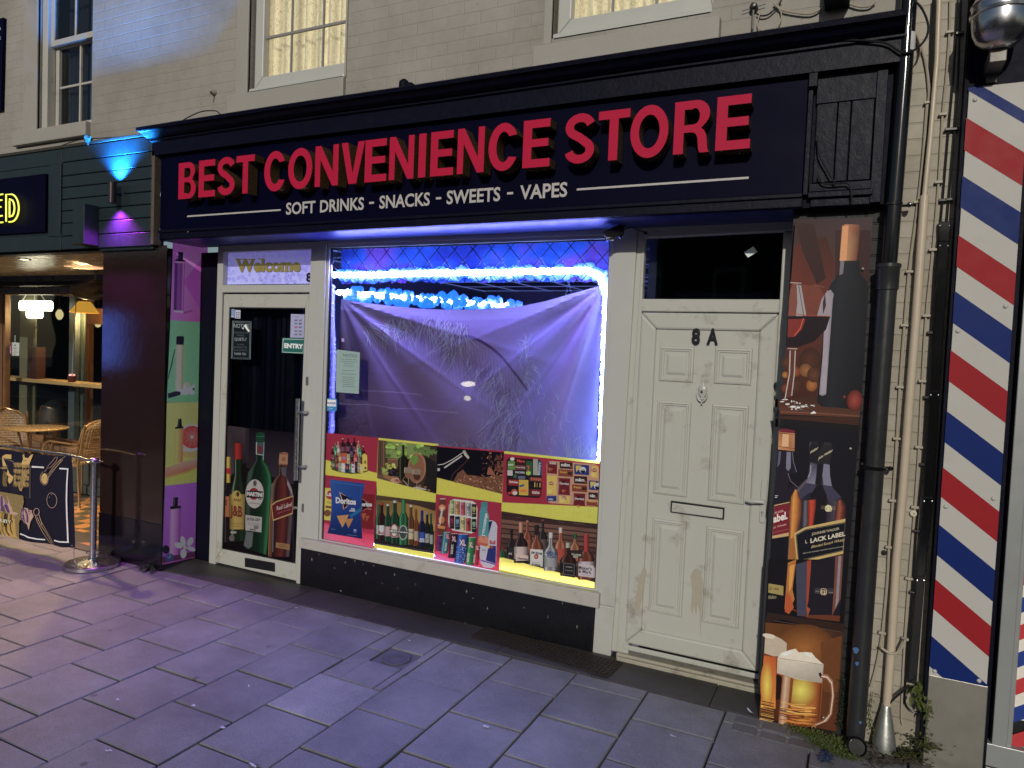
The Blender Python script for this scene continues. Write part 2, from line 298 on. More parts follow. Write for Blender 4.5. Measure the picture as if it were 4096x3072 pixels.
# ------------------------------------------------------------------ the ground
def stonemat(name, col, speck=0.):
    m, nt, b = newmat(name); L = nt.links.new
    at = node(nt, 'ShaderNodeAttribute', attribute_name='Col'); geo = node(nt, 'ShaderNodeNewGeometry')
    n1 = node(nt, 'ShaderNodeTexNoise', Scale=2.2, Detail=9., Roughness=.7); L(geo.outputs['Position'], n1.inputs['Vector'])
    r1 = node(nt, 'ShaderNodeMapRange'); r1.inputs['From Min'].default_value = .3; r1.inputs['From Max'].default_value = .7; r1.inputs['To Min'].default_value = .58; r1.inputs['To Max'].default_value = 1.25; L(n1.outputs['Fac'], r1.inputs[0])
    h = node(nt, 'ShaderNodeHueSaturation'); L(at.outputs['Color'], h.inputs['Color']); L(r1.outputs[0], h.inputs['Value']); out = h.outputs[0]
    # fine grit
    n2 = node(nt, 'ShaderNodeTexNoise', Scale=170., Detail=4., Roughness=.8); L(geo.outputs['Position'], n2.inputs['Vector'])
    c2 = node(nt, 'ShaderNodeValToRGB'); c2.color_ramp.elements[0].position = .25; c2.color_ramp.elements[0].color = (.35,.35,.35,1); c2.color_ramp.elements[1].position = .75; c2.color_ramp.elements[1].color = (1.6,1.6,1.6,1) if not speck else (2.1,2.1,2.1,1)
    L(n2.outputs['Fac'], c2.inputs[0]); mu = node(nt, 'ShaderNodeMix', data_type='RGBA', blend_type='MULTIPLY'); mu.inputs[0].default_value = .75 if not speck else 1.; L(out, mu.inputs[6]); L(c2.outputs[0], mu.inputs[7]); out = mu.outputs[2]
    # trodden chewing gum: pale and dark round spots
    for sc, thr, colr, seed in ((3.1, .060, (.20,.20,.20,1), 3.3), (3.9, .085, (.028,.027,.027,1), 8.1), (9., .07, (.26,.26,.25,1), 1.7)):
        mp = node(nt, 'ShaderNodeMapping'); mp.inputs['Location'].default_value = (seed, seed*2, 0); mp.inputs['Scale'].default_value = (1,1,0); L(geo.outputs['Position'], mp.inputs[0])
        v = node(nt, 'ShaderNodeTexVoronoi', Scale=sc); L(mp.outputs[0], v.inputs['Vector'])
        wn = node(nt, 'ShaderNodeTexNoise', Scale=35., Detail=2.); L(geo.outputs['Position'], wn.inputs['Vector'])
        ad = node(nt, 'ShaderNodeMath', operation='MULTIPLY_ADD'); ad.inputs[1].default_value = .05; L(wn.outputs['Fac'], ad.inputs[0]); L(v.outputs['Distance'], ad.inputs[2])
        cc = node(nt, 'ShaderNodeValToRGB'); cc.color_ramp.elements[0].position = thr+.0; cc.color_ramp.elements[1].position = thr+.014; cc.color_ramp.elements[0].color = (1,1,1,1); cc.color_ramp.elements[1].color = (0,0,0,1); L(ad.outputs[0], cc.inputs[0])
        # only some cells carry a spot
        sp = node(nt, 'ShaderNodeSeparateColor'); L(v.outputs['Color'], sp.inputs[0]); gt = node(nt, 'ShaderNodeMath', operation='GREATER_THAN'); gt.inputs[1].default_value = .45 if sc < 5 else .8; L(sp.outputs[0], gt.inputs[0])
        ml = node(nt, 'ShaderNodeMath', operation='MULTIPLY'); L(gt.outputs[0], ml.inputs[0]); L(cc.outputs[0], ml.inputs[1]); m2 = node(nt, 'ShaderNodeMath', operation='MULTIPLY'); m2.inputs[1].default_value = .6; L(ml.outputs[0], m2.inputs[0])
        mx = node(nt, 'ShaderNodeMix', data_type='RGBA'); mx.inputs[7].default_value = colr; L(m2.outputs[0], mx.inputs[0]); L(out, mx.inputs[6]); out = mx.outputs[2]
    L(out, b.inputs['Base Color'])
    rr = node(nt, 'ShaderNodeMapRange'); rr.inputs['To Min'].default_value = .42; rr.inputs['To Max'].default_value = .72; L(n1.outputs['Fac'], rr.inputs[0]); L(rr.outputs[0], b.inputs['Roughness'])
    n3 = node(nt, 'ShaderNodeTexNoise', Scale=120., Detail=5., Roughness=.7); L(geo.outputs['Position'], n3.inputs['Vector'])
    bp = node(nt, 'ShaderNodeBump', Strength=.55 if not speck else 1., Distance=.003); L(n3.outputs['Fac'], bp.inputs['Height']); L(bp.outputs['Normal'], b.inputs['Normal'])
    return m
M['slab'] = stonemat('paving_slab', None); M['slab_agg'] = stonemat('exposed_aggregate', None, 1.)
M['joint'] = mat('joint_dirt', (.018,.016,.015), .9, var=.5, nscale=40, bump=1., bscale=90)
M['asphalt'] = mat('asphalt', (.045,.045,.047), .8, var=.25, nscale=30, bump=1., bscale=150)
b_ = MB(); b_.box(-60, 60, -60, 60, -.6, -.135)
tag(b_.build('ground', M['asphalt']), kind='structure')
b_ = MB(); b_.box(-40, 30, -13.5, -6.3, -.12, -.116)
tag(b_.build('road', M['asphalt']), kind='structure')
b_ = MB(); b_.box(-40, 30, -6.0, 6., -.12, -.018); tag(b_.build('pavement_bed', M['joint']), kind='structure')
b_ = MB()
for i in range(60): b_.box(-40+i*.92, -40+i*.92+.915, -6.15, -6.005, -.12, .0)
b_.col = (.2,.2,.19); tag(b_.build('kerb', mat('kerb_stone', (.2,.2,.19), .7, bump=.6), bevel=.01), kind='structure')
pv = MB(); rnd = random.Random(3)
def slabtop(mb, x0, x1, y0, y1, col, m=0, th=.03, bev=.005, gap=.004, tilt=.0035):
    x0 += gap*rnd.uniform(.6,1.6); x1 -= gap*rnd.uniform(.6,1.6); y0 += gap*rnd.uniform(.6,2); y1 -= gap*rnd.uniform(.6,2)
    dz = rnd.uniform(-.002,.002); tx = rnd.uniform(-tilt,tilt); ty = rnd.uniform(-tilt,tilt)
    zf = lambda x, y, k=0: dz+k+tx*(x-(x0+x1)/2)*2+ty*(y-(y0+y1)/2)*2
    b = bev
    o = [(x0,y0),(x1,y0),(x1,y1),(x0,y1)]; i = [(x0+b,y0+b),(x1-b,y0+b),(x1-b,y1-b),(x0+b,y1-b)]
    vs = [(x,y,zf(x,y)) for x,y in i]+[(x,y,zf(x,y,-b*.8)) for x,y in o]+[(x,y,-.03) for x,y in o]
    mb.cur = m
    mb.raw(vs, [(0,1,2,3)]+[(4+k,4+(k+1)%4,(k+1)%4,k) for k in range(4)]+[(8+k,8+(k+1)%4,4+(k+1)%4,4+k) for k in range(4)], col)
    mb.cur = 0
for k in range(-18, 9):
    x0 = -2.555+.408*k; off = 0 if k % 2 == 0 else .2
    for j in range(-1, 15):
        y1 = -.65+.0-.402*(j)+off*1.0; y0 = y1-.402
        if k % 2: y1, y0 = y1, y0
        if y0 > -.34 or y0 < -6.1: continue
        y1 = min(y1, -.322)
        if y1-y0 < .05: continue
        t = rnd.uniform(.93,1.06)*.19; c = (t*1.0, t*.985, t*.97)
        mid = ((x0+x0+.408)/2, (y0+y1)/2)
        agg = abs(mid[0]+2.35) < .1 and abs(mid[1]+1.25) < .1
        if abs(mid[0]+2.35) < .1 and abs(mid[1]+.85) < .15:      # the slab cut round the small cover
            slabtop(pv, x0, x0+.125, y0, y1, c); slabtop(pv, x0+.125, x0+.352, y0, -.79, c, gap=.002); slabtop(pv, x0+.352, x0+.408, y0, y1, c)
            continue
        if abs(mid[0]+2.35) < .1 and abs(mid[1]+.46) < .15:
            slabtop(pv, x0, x0+.125, y0, y1, c); slabtop(pv, x0+.125, x0+.352, -.572, y1, c, gap=.002); slabtop(pv, x0+.352, x0+.408, y0, y1, c); continue
        slabtop(pv, x0, x0+.408, y0, y1, (.20,.20,.195) if agg else c, 1 if agg else 0)
tag(pv.build('pavement', [M['slab'], M['slab_agg']]), kind='structure')
# the worn strip of setting stones along the shop front
bs = MB(); xs = [-7.2,-6.5,-5.9,-5.45,-4.72,-4.05,-3.5,-2.9,-2.35,-1.85,-1.25,-.6,-.15,.25,.7,1.3,2.5]
for i in range(len(xs)-1):
    t = rnd.uniform(.8,1.1)*.052
    slabtop(bs, xs[i], xs[i+1], -.318, .02, (t*1.05, t*.97, t*.9), tilt=.002, bev=.003, gap=.0015)
tag(bs.build('paving_border', M['slab']), kind='structure')
# small setts by the drinks panel
st = MB()
for i in range(3):
    for j in range(2): slabtop(st, -.46+.13*i, -.34+.13*i, -.52+.085*j, -.44+.085*j, (.13,.127,.125), bev=.006, th=.02, gap=.003)
st.v = [(a,b,c+.004) for a,b,c in st.v]
tag(st.build('stone_setts', M['slab']), kind='structure')
# small square cover with its round lid
t = thing('utility_cover', 'small round iron cover set in the paving in front of the shop window', 'cover', (-2.315,-.68,0))
b_ = MB(); b_.box(-2.425,-2.205,-.79,-.57,-.016,-.012); o = b_.build('surround', mat('cover_mortar', (.10,.098,.10), .8, bump=1., bscale=60), t); 
b_ = MB(); b_.lathe([(.086,-.012),(.086,-.004),(.08,-.002),(.074,-.005),(.06,-.004),(.05,-.006),(.03,-.004),(.012,-.001),(.001,-.001)], (-2.315,-.68,0), 28); b_.build('lid', mat('cover_iron', (.085,.085,.09), .5, metal=.1, bump=1., bscale=50), t, smooth=True)
# drain grating
t = thing('drain_grate', 'long rusty black drain grating along the foot of the black stall riser', 'grating', (0,0,0))
q = [Vector((-2.08,-.205,0)), Vector((-1.165,-.292,0)), Vector((-1.145,-.075,0)), Vector((-2.075,-.025,0))]
lp = lambda u, v: (q[0]*(1-u)+q[1]*u)*(1-v)+(q[3]*(1-u)+q[2]*u)*v
b_ = MB(); b_.poly([p+Vector((0,0,.0045)) for p in q]); b_.build('drain_hole', mat('drain_dark', (.003,.003,.003), .9), t)
b_ = MB(); nx, ny = 34, 7
def bar(a, c, w, h):
    d = (c-a).normalized(); s_ = Vector((-d.y, d.x, 0))*w/2; up = Vector((0,0,h)); dn = Vector((0,0,.005))
    b_.hexa([a-s_+up, c-s_+up, c+s_+up, a+s_+up], [a-s_+dn, c-s_+dn, c+s_+dn, a+s_+dn])
for i in range(nx+1): bar(lp(i/nx, 0), lp(i/nx, 1), .009, .010)
for j in range(ny+1): bar(lp(0, j/ny), lp(1, j/ny), .009, .0107)
b_.build('grid', mat('grate_iron', (.035,.027,.022), .6, metal=.4, bump=1., bscale=80, var=.4, nscale=30), t)
# litter
lit = [((480,1000),'O',.030,.010,.5),((1100,713),'O',.028,.006,-.6),((855,800),'O',.022,.016,.2),((985,898),'O',.03,.016,.25),((1812,513),'O',.02,.012,0),((1465,917),'Q',.03,.010,-.15),((545,872),'Q',.03,.010,-.1),((1845,798),'Q',.055,.012,-.9),((520,775),'O',.014,.02,.8),((1310,368),'O',.02,.014,.4),((1118,1064),'O',.045,.012,-.2),((2150,893),'O',.03,.014,.1)]
where = ['near the left bottom corner of the slabs','in the middle of a slab','lying over a wide slab joint','tucked against a slab edge','just behind the round cover','on the slab in front of the flat door','in the joint below the shop window','curled beside the foot of the drinks panel','tiny fleck left of the wide joint','by the dark edge near the shop door','at the lower edge of the paving','at the right of the middle paving']
M['paper'] = mat('paper_scrap', (.55,.54,.55), .7, var=.15, nscale=60)
for i, ((x,y),k,l,w,a) in enumerate(lit):
    c = ZG(k,x,y,.003); b_ = MB(); ca, sa = math.cos(a), math.sin(a); n = 6
    for s_ in range(n):
        u0, u1 = -l/2+l*s_/n, -l/2+l*(s_+1)/n
        hh = lambda u: .004+.006*(u/l*2)**2 if i == 7 else .0035+.002*math.sin(u*300+i)
        ww = lambda u: w/2*(1-.5*abs(u/l*2)**3)
        b_.poly([c+Vector((u*ca-v*sa, u*sa+v*ca, hh(u))) for u, v in ((u0,-ww(u0)),(u1,-ww(u1)),(u1,ww(u1)),(u0,ww(u0)))])
    tag(b_.build('litter_scrap', M['paper']), 'pale scrap of litter '+where[i], 'litter', 'scraps of litter on the paving')
# ------------------------------------------------------------------ the terrace above the shops
XZ = lambda p: (p.x, p.z)
terr = thing('terraced_building', 'cream painted brick upper storey with sash windows above the shop fronts', 'building', (-3,-.28,3.3))
W = -.28
b_ = MB()
def wallpatch(x0, x1, z0, z1): b_.box(x0, x1, W, W+.3, z0, z1)
# openings: sash (x -6.42..-5.74), lit 1 (-4.02..-3.17), lit 2 (-1.66..-.765)
ZT = 6.2
ops = [(-6.50,-5.77,3.54),(-4.02,-3.15,3.575),(-1.67,-.775,3.585)]
xs = [-14,-6.50,-5.77,-4.02,-3.15,-1.67,-.775,.14]; zb = [3.0,3.54,3.0,3.575,3.0,3.585,3.0]
for i in range(7):
    if i % 2 == 0: wallpatch(xs[i], xs[i+1], 2.60, ZT)
    else: wallpatch(xs[i], xs[i+1], 2.60, zb[i]); wallpatch(xs[i], xs[i+1], 5.1, ZT)
b_.build('wall', M['cream'], terr)
# smooth rendered window surrounds and sills
b_ = MB()
for (l, r, zs, zt_) in ((-4.135,-4.02,3.56,5.1),(-3.150,-3.135,3.56,5.1),(-1.72,-1.67,3.55,5.1),(-6.70,-6.50,3.55,5.1)):
    b_ = MB(); b_.box(l, r, W-.012, W+.02, zs, zt_); b_.build('window_surround', M['render_cream'], terr, bevel=.006)
for l, r, z0, z1, pr in ((-4.20,-3.14,3.43,3.56,.03),(-1.765,-.725,3.40,3.538,.05),(-6.80,-5.78,3.43,3.548,.045)):
    b_ = MB(); b_.box(l, r, W-pr, W+.02, z0, z1); b_.build('sill', M['render_cream'], terr, bevel=.008)
def upvc_window(l, r, z0, z1, bars_x, bar_z, dep=.06):
    b_ = MB(); f = .082
    b_.ring([(l,z0),(r,z0),(r,z1),(l,z1)], [(l+f,z0+f),(r-f*.25,z0+f),(r-f*.25,z1-f),(l+f,z1-f)], W+.04, W+.10)
    b_.box(l-.01, r+.005, W+.0, W+.12, z0-.045, z0-.004)
    w_ = b_.build('window', M['upvc'], terr, bevel=.008)
    b_ = MB()
    for x in bars_x: b_.box(x-.006, x+.006, W+.066, W+.078, z0+f, z1-f)
    for q in bar_z: b_.box(l+f, r-f*.25, W+.064, W+.080, q-.008, q+.008)
    b_.build('glazing_bars', mat('glazing_bar', (.22,.22,.22), .5), w_)
    b_ = MB(); b_.box(l+f, r-.02, W+.084, W+.088, z0+f, z1-f); b_.build('pane', M['glass'], w_)
    return w_
def curtainmat():
    m, nt, b = newmat('lace_curtain_glow'); L = nt.links.new
    geo = node(nt, 'ShaderNodeNewGeometry')
    mp = node(nt, 'ShaderNodeMapping'); mp.inputs['Scale'].default_value = (1, 1, .35); L(geo.outputs['Position'], mp.inputs[0])
    n1 = node(nt, 'ShaderNodeTexNoise', Scale=26., Detail=3., Roughness=.5, Distortion=2.5); L(mp.outputs[0], n1.inputs['Vector'])
    c1 = node(nt, 'ShaderNodeValToRGB'); e = c1.color_ramp.elements; e[0].position = .46; e[1].position = .5; e[0].color = (1,1,1,1); e[1].color = (.62,.58,.5,1); x = e.new(.54); x.color = (1,1,1,1); L(n1.outputs['Fac'], c1.inputs[0])
    wv = node(nt, 'ShaderNodeTexWave', Scale=5., Distortion=3.); wv.inputs['Detail'].default_value = 1.; mp2 = node(nt, 'ShaderNodeMapping'); mp2.inputs['Scale'].default_value = (1,0,.12); L(geo.outputs['Position'], mp2.inputs[0]); L(mp2.outputs[0], wv.inputs['Vector'])
    c2 = node(nt, 'ShaderNodeValToRGB'); c2.color_ramp.elements[0].color = (.72,.7,.66,1); c2.color_ramp.elements[1].color = (1.08,1.05,1,1); L(wv.outputs['Fac'], c2.inputs[0])
    mu = node(nt, 'ShaderNodeMix', data_type='RGBA', blend_type='MULTIPLY'); mu.inputs[0].default_value = 1; L(c1.outputs[0], mu.inputs[6]); L(c2.outputs[0], mu.inputs[7])
    m3 = node(nt, 'ShaderNodeMix', data_type='RGBA', blend_type='MULTIPLY'); m3.inputs[0].default_value = 1; m3.inputs[7].default_value = (.62,.52,.33,1); L(mu.outputs[2], m3.inputs[6])
    L(m3.outputs[2], b.inputs['Emission Color']); b.inputs['Emission Strength'].default_value = .88; L(m3.outputs[2], b.inputs['Base Color']); b.inputs['Roughness'].default_value = .9  # curtain glows itself in place of a lit room behind it
    return m
M['lace'] = curtainmat()
def curtain(l, r, z0, z1, par):
    b_ = MB(); n = 60
    f = lambda u: W+.17+.02*math.sin(u*55)+.008*math.sin(u*131)
    for i in range(n):
        u, v = i/n, (i+1)/n; b_.poly([(l+(r-l)*u, f(u), z0),(l+(r-l)*v, f(v), z0),(l+(r-l)*v, f(v), z1),(l+(r-l)*u, f(u), z1)])
    b_.build('curtain', M['lace'], par)
w1 = upvc_window(-4.005, -3.165, 3.60, 5.05, [-3.689,-3.405], [3.965, 4.36]); curtain(-4.02, -3.1, 3.6, 5.05, w1)
w2 = upvc_window(-1.655, -.78, 3.615, 5.05, [-1.337,-1.09], [3.98, 4.36]); curtain(-1.7, -.7, 3.6, 5.05, w2)
# sash window, dark
b_ = MB(); l, r = -6.42, -5.775; z0, z1 = 3.565, 5.1
b_.ring([(l-.075,z0-.02),(r,z0-.02),(r,z1),(l-.075,z1)], [(l,z0+.0),(r-.0,z0+.0),(r-.0,z1),(l,z1)], W+.03, W+.10)
def sash(y, za, zb):
    b_.ring([(l,za),(r,za),(r,zb),(l,zb)], [(l+.045,za+.05),(r-.045,za+.05),(r-.045,zb-.035),(l+.045,zb-.035)], y, y+.04)
    m_ = (l+r)/2; b_.box(m_-.01, m_+.01, y+.008, y+.03, za+.05, zb-.035)
    b_.box(l+.045, m_-.01, y+.008, y+.03, (za+zb)/2-.01, (za+zb)/2+.01); b_.box(m_+.01, r-.045, y+.008, y+.03, (za+zb)/2-.01, (za+zb)/2+.01)
sash(W+.10, z0, 4.30); sash(W+.055, 4.27, z1-.02)
sw = b_.build('sash_window', M['timber_white'], terr, bevel=.004)
b_ = MB(); b_.box(l+.04, r-.04, W+.125, W+.128, z0+.04, 4.28); b_.box(l+.04, r-.04, W+.07, W+.073, 4.30, z1-.05); b_.build('pane', M['glass_dark'], sw)
b_ = MB(); n = 24
for i in range(n):
    x = l+.02+(.30)*i/n; y = W+.2+.02*math.sin(i*1.5); x2 = l+.02+.30*(i+1)/n; y2 = W+.2+.02*math.sin((i+1)*1.5)
    b_.poly([(x,y,z0),(x2,y2,z0),(x2,y2,z1),(x,y,z1)])
b_.build('curtain', mat('grey_curtain', (.20,.19,.22), .9), sw, smooth=True)
b_ = MB(); b_.box(-6.6, -5.6, W+.6, W+.62, 3.3, 5.2); b_.build('dark_room', M['blackmatt'], sw)
# wall between pipes and barber shop
b_ = MB(); b_.box(.092, .365, W, W+.3, -.02, 6.2); b_.build('side_wall', M['creamlow'], terr)
# a dark plate fixed far left on the wall
b_ = MB(); b_.slab([(-8.2,3.77),(-6.99,3.77),(-6.968,4.575),(-8.2,4.575)], W-.03, W-.003)
t = thing('wall_sign', 'dark rectangular sign plate cut by the left edge, left of the sash window', 'sign', (-7.5,W,3.77)); b_.build('plate', M['navy'], t)
a_ = planeart('A', W-.031); a_.text('A', (-8,196),(6,194), 20, (150,150,165)); a_.build('letter', M['print'], t); a_ = planeart('A', W-.031); a_.text('K', (-8,258),(6,256), 20, (150,150,165)); a_.build('letter', M['print'], t)
# small fixings on the wall
def fixing(k, x, y, lab, r=.022):
    p = ZP(k, x, y, W); t = thing('wall_fixing', lab, 'fixing', p); b_ = MB()
    ax = Matrix.Rotation(math.pi/2, 3, 'X'); b_.lathe([(r*1.2,0),(r*1.15,.01),(r*.7,.03),(r*.5,.04),(.001,.042)], p, 14, ax); b_.build('base', M['render_cream'], t, smooth=True)
    b_ = MB(); b_.tube([p+Vector((0,-.035,0)), p+Vector((.01,-.05,-.01)), p+Vector((.0,-.045,-.05))], .005, 6); b_.build('hook', M['steel_dull'], t)
fixing('A', 1390, 600, 'knobbly painted hook on the cream wall left of the first lit window')
p = ZP('b', 1875, 68, W); t = thing('cable_anchor', 'black cable anchor with crossed pin high on the wall near the right window', 'fixing', p)
b_ = MB(); b_.lathe([(.02,0),(.02,.03),(.012,.05),(.001,.052)], p, 12, Matrix.Rotation(math.pi/2,3,'X')); b_.build('head', M['black_plastic'], t, smooth=True)
b_ = MB(); b_.tube([p+Vector((-.055,-.02,-.008)), p+Vector((.055,-.02,.006))], .002, 5); b_.tube([p+Vector((0,-.03,-.01)), p+Vector((0,-.03,-.11))], .006, 6); b_.build('pin', M['steel_dull'], t)
def cable(k, pts, r, m, lab, name='cable', Y=W-.006, cat='cable', group=None, clips=None, sub=4, cm=None):
    """a cable fixed to the wall; pts in photograph coordinates, optional own depth as third value"""
    V = [P(*z(k if len(p) < 4 else p[3], p[0], p[1]), p[2] if len(p) > 2 and p[2] is not None else Y) for p in pts]
    V2 = []
    for i in range(len(V)-1):                      # Catmull-Rom through the points
        p0 = V[max(i-1,0)]; p1 = V[i]; p2 = V[i+1]; p3 = V[min(i+2,len(V)-1)]
        for j in range(sub):
            u = j/sub; V2.append(.5*((2*p1)+(p2-p0)*u+(2*p0-5*p1+4*p2-p3)*u*u+(3*p1-p0-3*p2+p3)*u**3))
    V2.append(V[-1]); b_ = MB(); b_.tube(V2, r, 7)
    if clips:
        t = thing(name, lab, cat, V2[-1], group); b_.build('run', m, t, smooth=True)
        for c in clips:
            q = P(*z(c[0], c[1], c[2]), Y); d = MB(); d.box(q.x-.016, q.x+.016, q.y-.012, q.y+.012, q.z-.006, q.z+.006); d.build('clip', cm or m, t, bevel=.002)
    else:
        t = b_.build(name, m, smooth=True); tag(t, lab, cat, group)
    return t
cable('A', [(1165,793),(1230,755),(1310,722),(1395,718),(1420,735),(1445,755)], .004, M['cable_b'], 'black cable arching over the left end of the cornice', Y=-.42)
cable('A', [(380,950,-.36),(520,905,-.36),(700,893,-.36),(945,878,-.36)], .004, M['cable_b'], 'thin cable running along the top of the teal boarding', Y=-.36)
# ------------------------------------------------------------------ the shop front
shop = thing('convenience_store', 'dark convenience store front with white frames, black stall riser and maroon pilaster', 'shop front', (-2.5,0,0))
def quad(k, pts, Y): return [XZ(ZP(k, x, y, Y)) for x, y in pts]
# black fascia carcass and soffit
b_ = MB()
b_.box(-4.86, .10, -.33, W, 2.55, 3.26); b_.box(-4.88, .10, -.335, .06, 2.546, 2.556)
b_.build('fascia_box', M['blackmatt'], shop)
b_ = MB(); b_.poly([(-4.86,-.33,2.4985),(-.33,-.33,2.4985),(-.33,.05,2.4985),(-4.86,.05,2.4985)]); b_.box(-4.86,-.30,-.352,-.335,2.500,2.545)
b_.v = [(x,y,zz+.045) for x,y,zz in b_.v]
b_.build('soffit', M['soffit'], shop)
b_ = MB(); b_.box(-4.82, -.285, -.372, -.335, 2.590, 2.612); b_.box(-4.82, -.285, -.362, -.335, 2.545, 2.59)
b_.build('bottom_moulding', M['blackgloss'], shop, bevel=.004)
# cornice with its mouldings
def cornice():
    prof = [(-.33,3.165),(-.40,3.165),(-.40,3.262),(-.415,3.270),(-.415,3.282),(-.43,3.285),(-.455,3.298),(-.478,3.318),(-.485,3.322),(-.50,3.324),(-.505,3.345),(-.50,3.350),(-.28,3.375)]
    b_ = MB(); xs = [-4.865,-3.6,-2.3,-1.1,.105]; jit = [0,.003,-.002,.002,0]
    vs = []
    for i, x in enumerate(xs):
        e = .0
        for y, zz in prof:
            xx = x-(.045 if i == 0 else 0)*max(0, (-.40-y))/.1+(0 if i < 4 else 0)
            vs.append((xx, y, zz+jit[i]))
    n = len(prof); fs = [(i*n+j, i*n+(j+1)%n, (i+1)*n+(j+1)%n, (i+1)*n+j) for i in range(4) for j in range(n)]
    b_.raw(vs, fs+[tuple(range(n-1,-1,-1)), tuple(range(4*n, 5*n))])
    return b_
cornice().build('cornice', M['blackgloss'], shop)
b_ = MB(); p = ZP('M', 1605, 150, -.44); b_.lathe([(.030,-.04),(.032,.0),(.028,.018),(.015,.03),(.001,.033)], (p.x,-.44,3.385), 14); b_.box(p.x+.01,p.x+.065,-.46,-.42,3.35,3.385); b_.build('cornice_knob', M['blackmatt'], shop, smooth=True)
# thin cable pinned under the cornice
# right-hand console and boarded panel above the drinks poster
b_ = MB(); b_.box(-.285,-.262,-.37,-.33,2.60,3.165); b_.box(-.24,.085,-.375,-.33,3.18,3.262); b_.box(-.25,.02,-.352,-.33,3.03,3.175)
for x0, x1 in ((-.245,-.155),(-.152,-.098),(-.094,.0)): b_.box(x0, x1, -.348, -.33, 2.66, 3.03)
b_.box(-.26,.01,-.358,-.33,2.615,2.655); b_.box(-.262,.015,-.372,-.33,2.585,2.612); b_.box(-.25,.01,-.352,-.33,2.545,2.583); b_.box(.004,.05,-.36,-.33,2.55,3.17)
b_.box(-.285,-.245,-.395,-.33,3.10,3.17)
b_.build('console', M['blackgloss'], shop, bevel=.003)
b_ = MB(); b_.box(-.33,.091,-.268,W+.06,-.02,2.55); b_.build('pilaster', M['blackbrick'], shop, bevel=.002)
shop.children[-1]['label'] = 'black painted brick pilaster behind the drinks poster'
# maroon pilaster at the left
b_ = MB(); pts = [(-5.492,-.35),(-4.742,-.35),(-4.885,-.236),(-4.843,.052),(-4.62,.052),(-4.62,.3),(-5.492,1.2)]
def prism(pts, z0, z1):
    n = len(pts); b_.raw([(x,y,z0) for x,y in pts]+[(x,y,z1) for x,y in pts], [tuple(range(n-1,-1,-1)), tuple(range(n,2*n))]+[(i,(i+1)%n,(i+1)%n+n,i+n) for i in range(n)])
prism(pts, .36, 2.50); b_.build('pilaster', M['maroon'], shop, bevel=.004)
shop.children[-1]['label'] = 'polished maroon pilaster between the shop and the bar'
b_ = MB(); pts2 = [(-5.495,-.353),(-4.739,-.353),(-4.883,-.239),(-4.841,.049),(-4.617,.049),(-4.617,.3),(-5.495,1.2)]; prism(pts2, -.02, .36)
b_.build('plinth', mat('black_tile', (.006,.005,.009), .12, var=.3, bump=.05), shop, bevel=.004)
b_ = MB(); b_.box(-4.838,-4.59,.040,.0475,-.01,2.5); b_.build('jamb_board', M['blackmatt'], shop)
# stall riser
b_ = MB(); q = quad('F', [(-25,985),(2175,1425)], -.015)
b_.box(-3.655, -1.352, -.018, .1, -.02, .30); b_.build('stall_riser', M['riser'], shop, bevel=.004)
r_ = random.Random(5); M['chip'] = mat('paint_chip', (.16,.15,.12), .8)
for i in range(22):
    x = r_.uniform(-3.6,-1.4); zz = r_.uniform(.02,.28) if i < 20 else r_.uniform(.0,.04); l = r_.uniform(.003,.008)*(2.2 if i >= 20 else 1); h_ = r_.uniform(.004,.016)*(1 if i < 20 else .5)
    b_ = MB(); b_.poly([(x+l*math.cos(a)*r_.uniform(.5,1), -.0195, zz+h_*math.sin(a)*r_.uniform(.5,1)) for a in [6.28*k/7 for k in range(7)]]); b_.build('paint_chip', M['chip'], shop)
# ------------------------------------------------------------------ shop window with white frame
po = dict(tl=ZP('G',118,222), tr=ZP('G',2066,152), br=P(2393,2369), bl=P(1275,2161))
gl = [XZ(po[k]) for k in ('bl','br','tr','tl')]
b_ = MB()
xl, xr = -3.655, -1.24
b_.slab([(xl,.28),(gl[0][0],.28),(gl[3][0],2.56),(xl+.075,2.56)], -.012, .06)              # left post
b_.slab([(gl[1][0],.30),(-1.225,.30),(-1.195,2.56),(gl[2][0],2.56)], -.012, .06); b_.slab([(-1.350,.0),(-1.235,.0),(-1.225,.299),(-1.345,.299)], -.012, .06)           # right post
b_.slab([(gl[3][0],gl[3][1]),(gl[2][0],gl[2][1]),(gl[2][0],2.56),(gl[3][0],2.56)], -.010, .06)
win = b_.build('shop_window', M['upvc'], shop, bevel=.006)
b_ = MB(); b_.slab([(xl+.005,.285),(gl[1][0]+.02,.285),(gl[1][0]+.02,gl[1][1]+.006),(xl+.005,gl[0][1]+.004)], -.045, .05); b_.build('sill', M['timber_white'], win, bevel=.006)
b_ = MB(); i_ = .022
gi = [(gl[0][0]+i_,gl[0][1]+.012),(gl[1][0]-i_,gl[1][1]+.012),(gl[2][0]-i_,gl[2][1]-i_),(gl[3][0]+i_,gl[3][1]-i_)]
b_.ring([(x,zz) for x,zz in gl], gi, .0, .03); b_.build('bead', M['upvc'], win, bevel=.003)
b_ = MB(); gj = [(gi[0][0]+.007,gi[0][1]),(gi[1][0]-.007,gi[1][1]),(gi[2][0]-.007,gi[2][1]-.008),(gi[3][0]+.007,gi[3][1]-.008)]
b_.ring(gi, gj, .012, .03); b_.build('gasket', M['black_plastic'], win)
b_ = MB(); b_.slab(gj, .02, .024); b_.build('glass', M['glass'], win)
